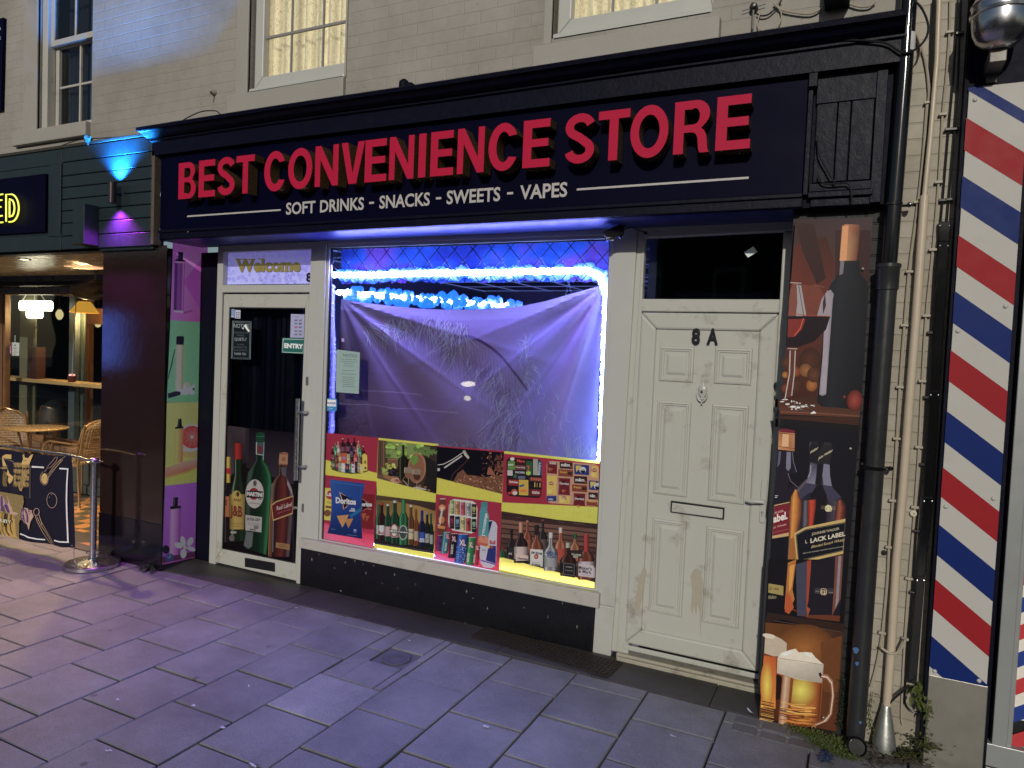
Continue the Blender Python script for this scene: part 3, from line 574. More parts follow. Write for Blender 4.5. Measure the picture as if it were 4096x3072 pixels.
# ------------------------------------------------------------------ shop entrance door and fanlight
dl = ZP('D',650,570).x; dr = -3.655
b_ = MB(); o = [(-4.60,0.),(dl:= -4.60,2.515)]
L0 = XZ(ZP('E',578,1340)); Lt = XZ(ZP('D',655,165))
xl0 = L0[0]; xlt = Lt[0]
b_.slab([(xl0-.0,0),(xl0+.075,0),(xlt+.06,2.545),(xlt,2.545)], -.01, .05)      # left frame post
b_.slab([(-3.70,0),(-3.652,0),(-3.578,2.545),(-3.64,2.545)], -.01, .05)
ft = quad('D', [(655,500),(1430,500),(1425,560),(650,560)], 0)
zt0, zt1 = ft[2][1], ft[0][1]
b_.box(xlt+.05, -3.63, -.012, .05, zt0, zt1)                                      # transom bar
b_.box(xlt+.05, -3.60, -.008, .05, 2.49, 2.545)
ent = b_.build('entrance_frame', M['upvc'], shop, bevel=.005)
b_ = MB(); pw = quad('D', [(705,492),(1432,485),(1438,185),(712,203)], .012)
b_.slab([(xlt+.06,zt1),(-3.645,zt1),(-3.625,2.49),(xlt+.06,2.49)], .045, .049); b_.build('fanlight', M['glass'], ent)
# door leaf
Dl = quad('D', [(683,583),(1395,583)], 0); Eb = quad('E', [(612,1350),(1338,1500)], 0)
dx0, dx1, dz0, dz1 = Eb[0][0]+.01, -3.70, .015, zt0-.012
gb = quad('E', [(678,1235),(1290,1358)], 0) ; gt = quad('D', [(740,683),(1372,690)], 0)
gq = [(gb[0][0],gb[0][1]),(gb[1][0],gb[1][1]),(gt[1][0],gt[1][1]),(gt[0][0],gt[0][1])]
b_ = MB(); b_.ring([(dx0,dz0),(dx1,dz0),(dx1+.045,dz1),(dx0+.04,dz1)], gq, -.004, .045)
door = b_.build('entrance_door', M['upvc_dirty'], shop, bevel=.006)
b_ = MB(); gk = [(gq[0][0]+.008,gq[0][1]+.008),(gq[1][0]-.008,gq[1][1]+.008),(gq[2][0]-.008,gq[2][1]-.008),(gq[3][0]+.008,gq[3][1]-.008)]
b_.ring(gq, gk, .004, .03); b_.build('gasket', M['black_plastic'], door)
b_ = MB(); b_.slab(gk, .018, .022); b_.build('glass', M['glass_dark'], door)
b_ = MB(); lb = quad('E', [(868,1385),(1117,1428),(1117,1352),(868,1308)], -.01); b_.slab(lb, -.012, .0); b_.build('letter_box', M['black_plastic'], door, bevel=.006)
p0 = ZP('D', 1312, 1440, -.07); p1 = ZP('E', 1285, 665, -.07); hx = (p0.x+p1.x)/2
b_ = MB(); b_.tube([(hx,-.07,p0.z),(hx,-.07,p1.z)], .0165, 16)
for (k, x, y) in (('D',1330,1550),('E',1330,548)):
    q = ZP(k, x, y, -.05); b_.tube([(hx,-.07,q.z),(hx+.05,-.07,q.z),(hx+.055,-.004,q.z)], .009, 8)
b_.build('pull_handle', M['steel'], door, smooth=True)
for (k, x, y) in (('D',1388,1295),('E',1352,895)):
    q = ZP(k, x, y, -.01); b_ = MB(); b_.lathe([(.017,-.03),(.017,.03)], (0,0,0), 14); vs = b_.v; b_ = MB()
    b_.slab([(q.x-.014+.0,q.z-.028),(q.x,q.z-.036),(q.x+.014,q.z-.028),(q.x+.014,q.z+.028),(q.x,q.z+.036),(q.x-.014,q.z+.028)], -.012, -.002); b_.build('lock', M['steel_dull'], door, bevel=.003)
# black curtain and darkness behind the door
b_ = MB(); n = 40
for i in range(n):
    u, v = i/n, (i+1)/n; f = lambda u: .16+.012*math.sin(u*38)+.01*math.sin(u*90+2)
    b_.poly([(-4.65+1.0*u, f(u), 0),(-4.65+1.0*v, f(v), 0),(-4.65+1.0*v, f(v), 2.2),(-4.65+1.0*u, f(u), 2.2)])
b_.build('door_blind', mat('dark_sheet', (.006,.007,.02), .35, bump=.4, bscale=6), shop, smooth=True)
# ------------------------------------------------------------------ 8A flat door
pA = lambda k, x, y, Y=0: XZ(ZP(k, x, y, Y))
b_ = MB()
otl, otr = pA('H',150,175), pA('H',1308,75); obl, obr = pA('I',78,1230), pA('I',975,1425)
itl, itr = pA('H',298,253), pA('H',1218,208); ibl, ibr = pA('H',277,657), pA('H',1196,654)
b_.slab([(-1.245,.03),(-1.20,.03),(-1.145,2.56),(-1.195,2.56)], .0, .05)
FO = [(-1.205,.035),(-.30,.035),(-.30,2.575),(-1.165,2.575)]
ml = pA('H',258,740)[1]; mt = ibl[1]
b_.slab([FO[0],(-1.13,.035),(itl[0],itl[1]),(FO[3][0],itl[1])], -.006, .05)
b_.slab([(itr[0],.035),(-.30,.035),(-.30,itr[1]),(itr[0],itr[1])], -.006, .05)
b_.slab([(FO[3][0],itl[1]),(-.30,itr[1]),(-.30,2.575),(FO[3][0],2.575)], -.006, .05)
b_.slab([(-1.155,ml),(itr[0],ml),(ibr[0],mt),(ibl[0],mt)], -.008, .05)
ff = b_.build('flat_door_frame', M['upvc_dirty'], shop, bevel=.009)
b_ = MB(); b_.slab([(ibl[0],mt),(ibr[0],mt),itr,itl], .03, .034); b_.build('fanlight', M['glass_dark'], ff)
b_ = MB(); b_.box(-1.2,-.3,-.02,.1,-.02,.035); b_.box(-1.19,-.3,-.045,-.02,-.02,.022); b_.build('threshold', mat('worn_sill', (.36,.33,.26), .6, var=.2, nscale=20, dirt=.9, dirtcol=(.04,.03,.02), dscale=14, bump=.5), ff, bevel=.006)
LO = [(-1.150,.105),(-.395,.105),(-.395,ml-.006),(-1.148,ml-.006)]
stl = .095
LI = [(LO[0][0]+stl,LO[0][1]+.10),(LO[1][0]-stl,LO[1][1]+.10),(LO[2][0]-stl,LO[2][1]-stl),(LO[3][0]+stl,LO[3][1]-stl)]
b_ = MB(); b_.ring(LO, LI, -.022, .03)
fd = b_.build('flat_door', M['upvc_dirty'], shop, bevel=.012)
b_ = MB(); b_.box(-1.155,-.39,-.034,-.022,.072,.100); b_.build('weather_bar', M['upvc_dirty'], fd, bevel=.004)
b_ = MB(); b_.slab(LI, -.006, .03); b_.build('panel_board', M['upvc_dirty'], fd)
panels = [[('H',400,968),('H',630,975),('H',615,1213),('H',385,1203)],[('H',768,978),('H',1015,985),('H',1002,1232),('H',748,1220)],
 [('H',383,1328),('H',608,1340),('I',525,288),('I',316,262)],[('H',748,1350),('H',990,1368),('I',868,335),('I',643,303)],
 [('I',318,405),('I',520,437),('I',497,1014),('I',290,972)],[('I',642,455),('I',866,490),('I',838,1082),('I',612,1040)]]
for pp in panels:
    o = [XZ(ZP(k,x,y,-.012)) for k,x,y in pp][::-1]; cx = sum(p[0] for p in o)/4; cz = sum(p[1] for p in o)/4
    x0 = (o[0][0]+o[3][0])/2; x1 = (o[1][0]+o[2][0])/2; z0 = (o[0][1]+o[1][1])/2; z1 = (o[2][1]+o[3][1])/2
    if x1 < x0: x0, x1 = x1, x0
    if z1 < z0: z0, z1 = z1, z0
    b_ = MB(); rr = lambda d: [(x0+d,z0+d),(x1-d,z0+d),(x1-d,z1-d),(x0+d,z1-d)]
    prof = [(0,-.006),(.005,-.016),(.014,-.018),(.018,-.012),(.026,-.012),(.030,-.006),(.036,-.004),(.052,-.013),(.056,-.014)]
    for (d0,y0),(d1,y1) in zip(prof, prof[1:]):
        A_, B_ = rr(d0), rr(d1)
        for k in range(4):
            j = (k+1)%4; b_.poly([(A_[k][0],y0,A_[k][1]),(A_[j][0],y0,A_[j][1]),(B_[j][0],y1,B_[j][1]),(B_[k][0],y1,B_[k][1])])
    A_ = rr(.056); b_.poly([(x,-.014,zz) for x,zz in A_])
    b_.build('panel', M['upvc_dirty'], fd)
# letter plate
lq = quad('I', [(425,375),(748,420),(752,348),(428,305)], -.012); b_ = MB(); ii = [(lq[0][0]+.006,lq[0][1]+.004),(lq[1][0]-.008,lq[1][1]+.006),(lq[2][0]-.008,lq[2][1]-.010),(lq[3][0]+.008,lq[3][1]-.010)]
b_.ring(lq, ii, -.018, -.006); lp_ = b_.build('letter_plate', M['black_plastic'], fd, bevel=.002)
b_ = MB(); b_.slab(ii, -.017, -.008); b_.build('flap', M['upvc_dirty'], lp_, bevel=.004)
# urn knocker
c = ZP('H', 680, 1270, -.02); b_ = MB(); ax = Matrix.Identity(3)
prof = [(.001,.075),(.006,.072),(.004,.062),(.007,.055),(.004,.048),(.009,.038),(.020,.026),(.026,.014),(.026,.006),(.022,.002),(.023,-.012),(.017,-.026),(.008,-.036),(.010,-.044),(.001,-.05)]
b_.lathe([(r,h) for r,h in prof], c, 16); b_.v = [(x,-.006+(y-c.y)*.45-.008,zz) for x,y,zz in b_.v]
kn = b_.build('knocker', M['upvc'], fd, smooth=True)
b_ = MB(); b_.tube([c+Vector((-.029*math.cos(a), -.012, -.008-.048*math.sin(a))) for a in [math.pi*i/12 for i in range(13)]], .0045, 8); b_.tube([c+Vector((0,-.01,-.055)), c+Vector((0,-.01,-.072))], .005, 8); b_.build('ring', M['upvc'], kn, smooth=True)
b_ = MB(); b_.lathe([(.006,0),(.006,.004),(.001,.005)], c+Vector((0,-.018,.0)), 12, Matrix.Rotation(math.pi/2,3,'X')); b_.build('spyhole', M['black_plastic'], kn)
# lever handle with back plate
c = ZP('g', 148, 840, -.03); b_ = MB(); bt = ZP('g',160,590,-.03); bb = ZP('g',130,1085,-.03); hw = .0155
b_.slab([(c.x+hw*math.cos(a), (bt.z-hw if i < 9 else bb.z+hw)+hw*math.sin(a)) for i, a in enumerate([math.pi*j/8 for j in range(9)]+[math.pi+math.pi*j/8 for j in range(9)])], -.034, -.022)
bp_ = b_.build('handle_plate', M['upvc'], fd, bevel=.003)
b_ = MB(); b_.lathe([(.012,0),(.012,.03),(.001,.032)], (c.x,-.03,c.z), 14, Matrix.Rotation(math.pi/2,3,'X'))
b_.tube([(c.x,-.062,c.z),(c.x-.03,-.064,c.z),(c.x-.055,-.062,c.z-.002),(c.x-.085,-.058,c.z-.003)], [.011,.012,.015,.010], 12); b_.build('lever', M['upvc'], bp_, smooth=True)
q = ZP('g',133,975,-.034); b_ = MB(); b_.lathe([(.006,0),(.006,.003),(.001,.0035)], (q.x,-.034,q.z+.006), 12, Matrix.Rotation(math.pi/2,3,'X')); b_.box(q.x-.0028,q.x+.0028,-.0372,-.034,q.z-.014,q.z+.004); b_.build('keyhole', M['steel_dull'], bp_)
b_ = MB(); bl_ = quad('H', [(1168,1505),(1168,1322)], -.03)
for (y0,y1,m_) in ((1322,1372,'black_plastic'),(1392,1440,'steel'),(1452,1503,'black_plastic')):
    q0 = ZP('H',1168,y1,-.012); q1 = ZP('H',1178,y0,-.012); b_ = MB(); b_.box(q0.x-.005, q0.x+.008, -.016, -.004, q0.z, q1.z); b_.build('strike', M[m_], ff, bevel=.001)
# number 8A
for ch, x0, x1 in (('8',605,668),('A',706,788)):
    q0 = ZP('H', x0, 959, -.0235); q1 = ZP('H', x1, 851, -.0235); vs, fs, _ = glyphs(ch, .04)
    b_ = MB(); b_.raw([(q0.x+(q1.x-q0.x)*u, -.0235 if True else 0, q0.z+(q1.z-q0.z)*v) for u, v in vs], fs); b_.build('door_number', M['blackletter'], fd)
# drips and scuffs on the door
for Yd, polys in ((-.0228, [[(258,710),(228,800),(212,905),(205,960),(238,965),(252,900),(268,800),(276,720),(266,708)]]),
  (-.0072, [[(545,760),(556,850),(548,960),(556,1000),(566,940),(580,1000),(588,930),(600,970),(606,1140),(612,1000),(616,900),(622,800),(606,735),(585,714),(566,722)]])):
    a_ = planeart('I', Yd, .00004, lambda c: alb(c,.82))
    for pts in polys: a_.poly2(pts, (156,148,130))
    a_.build('stain', M['print'], fd)
b_ = MB(); b_.box(-1.08,-.22,.45,.47,0,2.7); b_.box(-1.08,-.22,.06,.45,2.57,2.7); b_.box(-.24,-.22,.06,.45,0,2.57); b_.box(-1.08,-1.06,.06,.45,0,2.57); b_.build('dark_hall', M['blackmatt'], shop)
# ------------------------------------------------------------------ interior seen through the shop window
b_ = MB(); b_.box(-4.3,-.2,3.9,3.95,-.02,2.7); b_.box(-4.35,-4.3,.4,3.95,0,2.7); b_.box(-1.15,-1.1,.10,3.95,0,2.7); b_.box(-4.35,-.1,.1,3.95,-.03,-.019)
room = b_.build('interior_walls', mat('interior_wall', (.16,.16,.20), .7), shop)
b_ = MB(); b_.box(-4.35,-1.1,.1,3.95,2.56,2.6); ce = b_.build('ceiling', mat('interior_ceiling', (.10,.10,.16), .5), shop)
b_ = MB()
for i in range(8): b_.box(-4.3+.45*i,-4.288+.45*i,.15,3.9,2.552,2.559)
for i in range(8): b_.box(-4.3,-1.1,.35+.5*i,.362+.5*i,2.5535,2.5585)
b_.build('ceiling_grid', emit('ceiling_grid_glow', (.25,.35,1.), .35, (.6,.6,.7)), ce)  # grid strips glow faintly, standing in for blue LED light
for x, y in ((-3.2,1.6),(-2.1,2.5)):
    b_ = MB(); b_.ring([(x,y),(x+.55,y),(x+.55,y+.4),(x,y+.4)],[(x+.02,y+.02),(x+.53,y+.02),(x+.53,y+.38),(x+.02,y+.38)],0,.01)
    b_.v = [(a,c,2.545+b) for a,b,c in b_.v]; b_.build('ceiling_vent', emit('vent_glow', (.2,.3,1.), .5, (.6,.6,.7)), ce)  # vent rims glow blue in place of LED light falling on them

a_ = planeart('H', .0292, .0001); a_.poly2([(955,348),(982,382),(1044,344),(1018,308)], (170,180,185)); tag(a_.build('paper_note', M['print']), 'small pale square of paper stuck askew on the fanlight over door 8A', 'notice')
# ------------------------------------------------------------------ shop sign
sign = thing('shop_sign', 'long black shop sign with raised red letters above the window', 'sign', (-2.5,-.36,2.6))
b_ = MB(); b_.slab([(-4.812,2.612),(-.288,2.612),(-.288,3.15),(-4.812,3.165)], -.362, -.333); b_.build('sign_board', M['navy'], sign, bevel=.003)
def arc(cx, cy, rx, ry, a0, a1, n): return [(cx+rx*math.cos(math.radians(a0+(a1-a0)*i/n)), cy+ry*math.sin(math.radians(a0+(a1-a0)*i/n))) for i in range(n+1)]
tx = .27; ty = .145       # stroke widths in a 1 x 1 box (x is stretched to the letter)
def stroke(path, wx, wy):                 # ribbon with different horizontal and vertical thickness
    L = []; R = []
    for i, p in enumerate(path):
        a = path[max(0,i-1)]; b = path[min(len(path)-1,i+1)]; dx, dy = b[0]-a[0], (b[1]-a[1]); l = math.hypot(dx, dy) or 1
        L.append((p[0]-dy/l*wx/2, p[1]+dx/l*wy/2)); R.append((p[0]+dy/l*wx/2, p[1]-dx/l*wy/2))
    return L+R[::-1]
def glyph(c, tx=.27, ty=.172):
    if c == 'I': return [[(0,0),(1,0),(1,1),(0,1)]]
    if c == 'E': return [[(0,0),(1,0),(1,ty),(tx,ty),(tx,.43),(.93,.43),(.93,.43+ty*.95),(tx,.43+ty*.95),(tx,1-ty),(.98,1-ty),(.98,1),(0,1)]]
    if c == 'T': return [[(.5-tx/2,0),(.5+tx/2,0),(.5+tx/2,1-ty),(1,1-ty),(1,1),(0,1),(0,1-ty),(.5-tx/2,1-ty)]]
    if c == 'N': return [[(0,0),(tx*.88,0),(tx*.88,.66),(1-tx*.95,0),(1,0),(1,1),(1-tx*.88,1),(1-tx*.88,.34),(tx*.95,1),(0,1)]]
    if c == 'V': return [[(.5-tx*.62,0),(.5+tx*.62,0),(1,1),(1-tx*1.02,1),(.5,.24),(tx*1.02,1),(0,1)]]
    if c == 'O': return [arc(.5,.5,.5,.515,0,360,40)[:-1], arc(.5,.5,.5-tx*.95,.5-ty,0,360,40)[:-1][::-1]]
    if c == 'C': return [arc(.5,.5,.5,.515,28,332,36)+arc(.5,.5,.5-tx*.95,.5-ty,318,42,30)]
    if c == 'B': return [[(0,0),(.55,0)]+arc(.60,.275,.40,.275,-90,62,12)+[(.80,.52),]+arc(.56,.765,.385,.235,-42,90,12)+[(0,1)],
        [(tx,ty*.95),(tx,.455),(.55,.455)]+arc(.56,.29,.17,.165,90,-90,8)[0:]+[(.5,ty*.88)], [(tx,.585),(tx,1-ty*.9),(.5,1-ty*.9)]+arc(.54,.72,.15,.135,90,-90,8)]
    if c == 'R': return [[(0,0),(tx,0),(tx,.40),(.46,.40),(.56,.39),(.63,.35),(.67,.27),(.70,.08),(.74,0),(1,0),(.955,.06),(.93,.22),(.90,.34),(.84,.42),(.76,.465)]+arc(.60,.735,.385,.265,-50,90,12)+[(0,1)],
        [(tx,.54),(tx,1-ty*.95),(.5,1-ty*.95)]+arc(.56,.70,.15,.155,90,-90,8)+[(.5,.545)]]
    if c == 'S':
        p = arc(.5,.745,.5-tx/2,.27-ty/2,12,90,8)+arc(.5,.745,.5-tx/2,.27-ty/2,96,236,10)+[(.5,.50+.025)]+arc(.5,.27,.5-tx/2,.27-ty/2+.0,56,-90,12)+arc(.5,.27,.5-tx/2,.27-ty/2,-96,-172,8)
        return [stroke(p, tx*.95, ty*1.02)]
def raised(ch, x0, x1, z0, z1, Yb, Yf, par, tx):
    cu = bpy.data.curves.new('c', 'CURVE'); cu.dimensions = '2D'; cu.fill_mode = 'BOTH'
    w, h = x1-x0, z1-z0
    for L in glyph(ch, tx):
        sp = cu.splines.new('POLY'); sp.points.add(len(L)-1); sp.use_cyclic_u = True
        for q, p in zip(sp.points, L): q.co = (p[0]*w, p[1]*h, 0, 1)
    cu.extrude = (Yb-Yf)/2
    o = bpy.data.objects.new('c', cu); COL.objects.link(o); ev = o.evaluated_get(bpy.context.evaluated_depsgraph_get()); me0 = ev.to_mesh()
    b = MB()
    for pl in me0.polygons:
        b.cur = 0 if pl.normal.z > .9 else 1
        b.raw([(x0+me0.vertices[i].co.x, (Yb+Yf)/2-me0.vertices[i].co.z, z0+me0.vertices[i].co.y) for i in pl.vertices], [tuple(range(len(pl.vertices)))])
    ev.to_mesh_clear(); bpy.data.objects.remove(o); bpy.data.curves.remove(cu)
    return b.build('letter', [M['red'], M['ret']], par)
mM = lambda x: (x, 750-(x-235)*.0965); mN = lambda x: (x, 790-(x-180)*.1168)
LT = [('B','M',180,290,0.33),('E','M',308,412,0.32),('S','M',425,537,0.3),('T','M',545,660,0.29),('C','M',722,860,0.28),('O','M',873,1025,0.24),('N','M',1043,1190,0.26),('V','M',1208,1355,0.27),('E','M',1358,1495,0.32),('N','M',1512,1668,0.26),('I','M',1697,1743,1),('E','M',1773,1918,0.32),('N','M',1942,2112,0.26),
 ('C','N',85,275,0.28),('E','N',303,475,0.32),('S','N',567,757,0.3),('T','N',777,975,0.29),('O','N',982,1222,0.24),('R','N',1258,1485,0.28),('E','N',1525,1745,0.32)]
YF = -.462; q1 = ZP('A',1158,1292,YF); q2 = ZP('A',1165,1058,YF); zB = (q1.x,q1.z,q2.z); q1 = ZP('N',1525,796,YF); q2 = ZP('N',1540,457,YF); zE = (q1.x,q1.z,q2.z)
for c, k, a, b, t_ in LT:
    f = mM if k == 'M' else mN
    xa = ZP(k, *f(a), YF).x; xb = ZP(k, *f(b), YF).x; u_ = ((xa+xb)/2-zB[0])/(zE[0]-zB[0])
    raised(c, xa, xb, zB[1]+(zE[1]-zB[1])*u_, zB[2]+(zE[2]-zB[2])*u_, -.375, YF, sign, t_)
def flat(body, k, xa, xb, ya, zlo, zhi, bold, par, Y=-.3632, name='lettering', m=None):
    xa = ZP(k, xa, ya, Y).x; xb = ZP(k, xb, ya, Y).x; vs, fs, _ = glyphs(body, bold)
    b = MB(); b.raw([(xa+(xb-xa)*u, Y, zlo+(zhi-zlo)*v) for u, v in vs], fs); return b.build(name, m or M['white_vinyl'], par)
zl = ZP('M', 862, 963, -.3632).z; zh = ZP('M', 862, 886, -.3632).z
for body, k, xa, xb, y in (('SOFT','M',860,1045,920),('DRINKS','M',1075,1352,905),('SNACKS','M',1450,1768,880),('VAPES','N',285,583,1050)):
    flat(body, k, xa, xb, y, zl, zh, .022, sign)
xa = ZP('M',1875,860,-.3632).x; xb = ZP('N',160,1065,-.3632).x; vs, fs, _ = glyphs('SWEETS', .022); b_ = MB(); b_.raw([(xa+(xb-xa)*u, -.3632, zl+(zh-zl)*v) for u, v in vs], fs); b_.build('lettering', M['white_vinyl'], sign)
zm = (zl+zh)/2
for k, xa, xb, y, th in (('M',1385,1415,900,.0065),('M',1807,1840,870,.0065),('N',203,240,1075,.0065),('M',235,825,950,.0055),('N',645,1728,990,.0055)):
    a = ZP(k, xa, y, -.363); c = ZP(k, xb, y, -.363); zc = zm if th > .006 else ZP('M', 530, 952, -.363).z
    b_ = MB(); b_.slab([(a.x,zc-th),(c.x,zc-th),(c.x,zc+th),(a.x,zc+th)], -.3635, -.3622); b_.build('dash' if th > .006 else 'white_rule', M['white_vinyl'], sign)
for k, x, y in (('N',1900,1085),('M',240,1072)):
    b_ = MB(); q = ZP(k, x, y, -.365); b_.lathe([(.006,0),(.006,.003),(.001,.005)], q, 10, Matrix.Rotation(math.pi/2,3,'X')); b_.build('screw', M['steel'], sign)
# ------------------------------------------------------------------ things on the glass of the shop window
vy = .0185
def vinyl(name, lab, draw, k='d', cat='window poster', grp='advertising vinyls along the foot of the shop window', glow=None):
    a = Art(k, lambda x, y: P(x, y, vy), (0,-1,0), .000015, lambda c: alb(c,.60)); a.off = .0002+.00001*vinyl.n; vinyl.n += 1; draw(a); o = a.build(name, M['vinyl'], loc=None); tag(o, lab, cat, grp); return o
RED = (150,32,58); YEL = (196,188,52)
sc = (5.0, )
def v_soda(a):
    a.poly2([(62,540),(700,612),(722,92),(75,30)], RED)
    a.poly2([(55,527),(700,610),(705,510),(63,345)], YEL)
    a.poly2([(150,420),(170,470),(260,500),(400,520),(520,515),(595,490),(600,450),(380,470)], (70,62,22))
    r = random.Random(2)
    cols = [(60,22,30),(50,110,85),(215,205,200),(60,25,25),(200,110,90),(35,30,40),(150,175,160),(180,60,60)]
    for x, t, b, w, g, c in ((300,100,300,58,(58,24,34),(190,190,190)),(363,90,300,62,(52,24,34),(60,80,120)),(437,96,300,58,(52,22,30),(40,25,30)),(486,130,300,50,(196,120,104),(200,200,190)),(245,138,300,44,(176,150,140),(190,190,170)),
        (212,160,330,44,(56,128,96),(90,160,120)),(180,205,380,46,(70,24,28),(190,185,170)),(502,168,360,46,(60,140,100),(60,120,80)),(544,190,400,44,(74,26,26),(190,190,190)),(404,165,340,44,(38,32,62),(160,160,190)),
        (452,240,420,44,(186,70,62),(190,190,190)),(268,235,400,38,(170,120,60),(180,190,180)),(228,265,430,36,(96,54,44),(150,60,50)),(500,280,430,38,(92,82,60),(60,60,60)),(410,310,440,36,(50,30,34),(160,160,160)),(188,335,460,48,(70,100,70),(150,180,160)),(236,330,470,40,(110,44,44),(180,160,150)),(495,335,450,42,(120,120,96),(170,180,170))):
        a.bottle(x, t, b, w, g, c, (min(255,g[0]+70), min(255,g[1]+50), min(255,g[2]+60)), neck=.3, sh=.28, capf=.05, labr=(.5,.78))
    for x, t, b, w, c in ((316,270,390,58,(180,74,60)),(368,282,410,36,(150,150,96)),(268,390,492,36,(120,140,120)),(306,392,500,40,(190,180,176)),(353,400,502,48,(34,44,96)),(398,400,500,30,(70,110,70)),(426,402,505,42,(176,176,190)),(460,372,498,34,(64,30,36)),(520,402,508,46,(196,176,96)),(492,405,498,28,(150,130,100))):
        a.rect(x-w/2, t, x+w/2, b, c, .05); a.rect(x-w/2, t, x-w/2+4, b, tuple(min(255,q+40) for q in c)); a.ell(x, (t+b)/2, w*.28, w*.28, tuple(min(255,q+50) for q in c[::-1]), 10)
    a.ell(353,435,12,12,(170,50,60),10); a.ell(420,438,11,11,(170,50,60),10); a.poly2([(530,300),(555,275),(590,300),(592,480),(540,490)], (200,178,60)); a.ell(566,380,14,20,(110,110,50)); a.ell(570,450,14,12,(60,60,50))
def v_wine(a):
    a.poly2([(700,610),(705,762),(1400,858),(1432,165),(722,92)], YEL)
    a.poly2([(707,572),(1405,755),(1425,192),(722,118)], (54,44,36))
    a.poly2([(810,330),(1180,345),(1200,168),(815,128)], (118,136,72))
    r = random.Random(4)
    for i in range(46): x = r.uniform(820,1250); y = r.uniform(150,320); g = r.uniform(80,200); a.ell(x, y+(x-820)*.06, r.uniform(10,34), r.uniform(8,30), (g*.8,g,g*.42), 9)
    a.poly2([(722,565),(808,575),(806,128),(722,118)], (92,66,52)); a.line([(745,125),(742,560)], 12, (64,44,36)); a.line([(785,130),(783,560)], 6, (126,96,76))
    a.poly2([(707,572),(1000,640),(1010,560),(708,515)], (100,74,60))
    a.ell(1180,450,108,180,(150,104,76),26,.05); a.ell(1175,455,92,164,(128,86,62),26,.05); a.line([(1100,400),(1265,470)],3,(100,66,48)); a.line([(1090,450),(1268,520)],3,(100,66,48))
    a.poly2([(1280,330),(1310,320),(1425,400),(1410,740),(1250,690),(1290,560)], (26,24,28))
    for i in range(5): a.line([(1300+24*i,350),(1315+24*i,500),(1290+24*i,690)], 4, (54,46,44))
    for (x,y,s_) in ((1230,240,60),(1290,215,52),(1340,250,56),(1300,280,50),(1150,330,44),(1390,260,36)):
        a.poly2([(x-s_,y-10),(x-s_*.3,y-s_*.5),(x+s_*.2,y-s_*.3),(x+s_,y-s_*.4),(x+s_*.7,y+s_*.2),(x+s_*.4,y+s_),(x-s_*.1,y+s_*.5),(x-s_*.8,y+s_*.4)], (88,112,56)); a.line([(x-s_*.8,y),(x+s_*.6,y+s_*.4)], 3, (130,150,84))
    a.poly2([(1098,330),(1185,290),(1195,370),(1140,425),(1105,380)], (96,132,52))
    a.rect(830,335,955,440,(110,78,58)); a.rect(830,345,955,352,(150,110,84)); 
    for i in range(26): a.ell(r.uniform(765,850), r.uniform(450,520), 12, 12, r.choice([(136,148,70),(110,124,54),(160,168,92)]), 9)
    for i in range(22): a.ell(r.uniform(808,925), r.uniform(395,455), 13, 13, r.choice([(160,168,66),(176,184,80),(130,140,50)]), 9)
    for i in range(34): a.ell(r.uniform(845,950), r.uniform(460,545), 11, 11, r.choice([(38,30,46),(60,50,66),(24,18,30)]), 9)
    a.poly2([(775,515),(860,545),(958,560),(940,600),(850,590),(790,560)], (140,100,66)); 
    a.bottle(1018,182,605,110,(30,30,22),(40,36,38),None,neck=.24,sh=.34,capf=.12,hl=(88,84,60))
    a.poly2([(862,600),(890,570),(960,566),(978,600),(965,632),(900,622)], (176,140,120)); a.poly2([(905,590),(950,580),(975,600),(955,622)], (150,70,56))
    for gx, gy, wine in ((1080,500,(120,84,66)),(1180,520,(70,44,38))):
        a.poly2([(gx-44,gy-60),(gx-48,gy+10),(gx-30,gy+60),(gx,gy+85),(gx+30,gy+60),(gx+48,gy+14),(gx+42,gy-56)], (128,112,96)); a.poly2([(gx-48,gy+5),(gx-32,gy+58),(gx,gy+82),(gx+32,gy+60),(gx+46,gy+10)], wine); a.line([(gx,gy+80),(gx,gy+150)], 6, (150,130,110)); a.line([(gx-46,gy-55),(gx-48,gy+5)], 4, (196,186,170))
    a.line([(985,630),(1045,545)], 9, (120,84,60)); a.line([(1020,595),(1080,665)], 5, (190,180,170)); a.poly2([(1130,680),(1180,668),(1300,700),(1280,712),(1160,696)], (170,156,150)); a.ell(1215,662,20,14,(130,90,60)); a.ell(1280,676,20,13,(120,80,56)); a.ell(1322,712,18,12,(130,88,62))
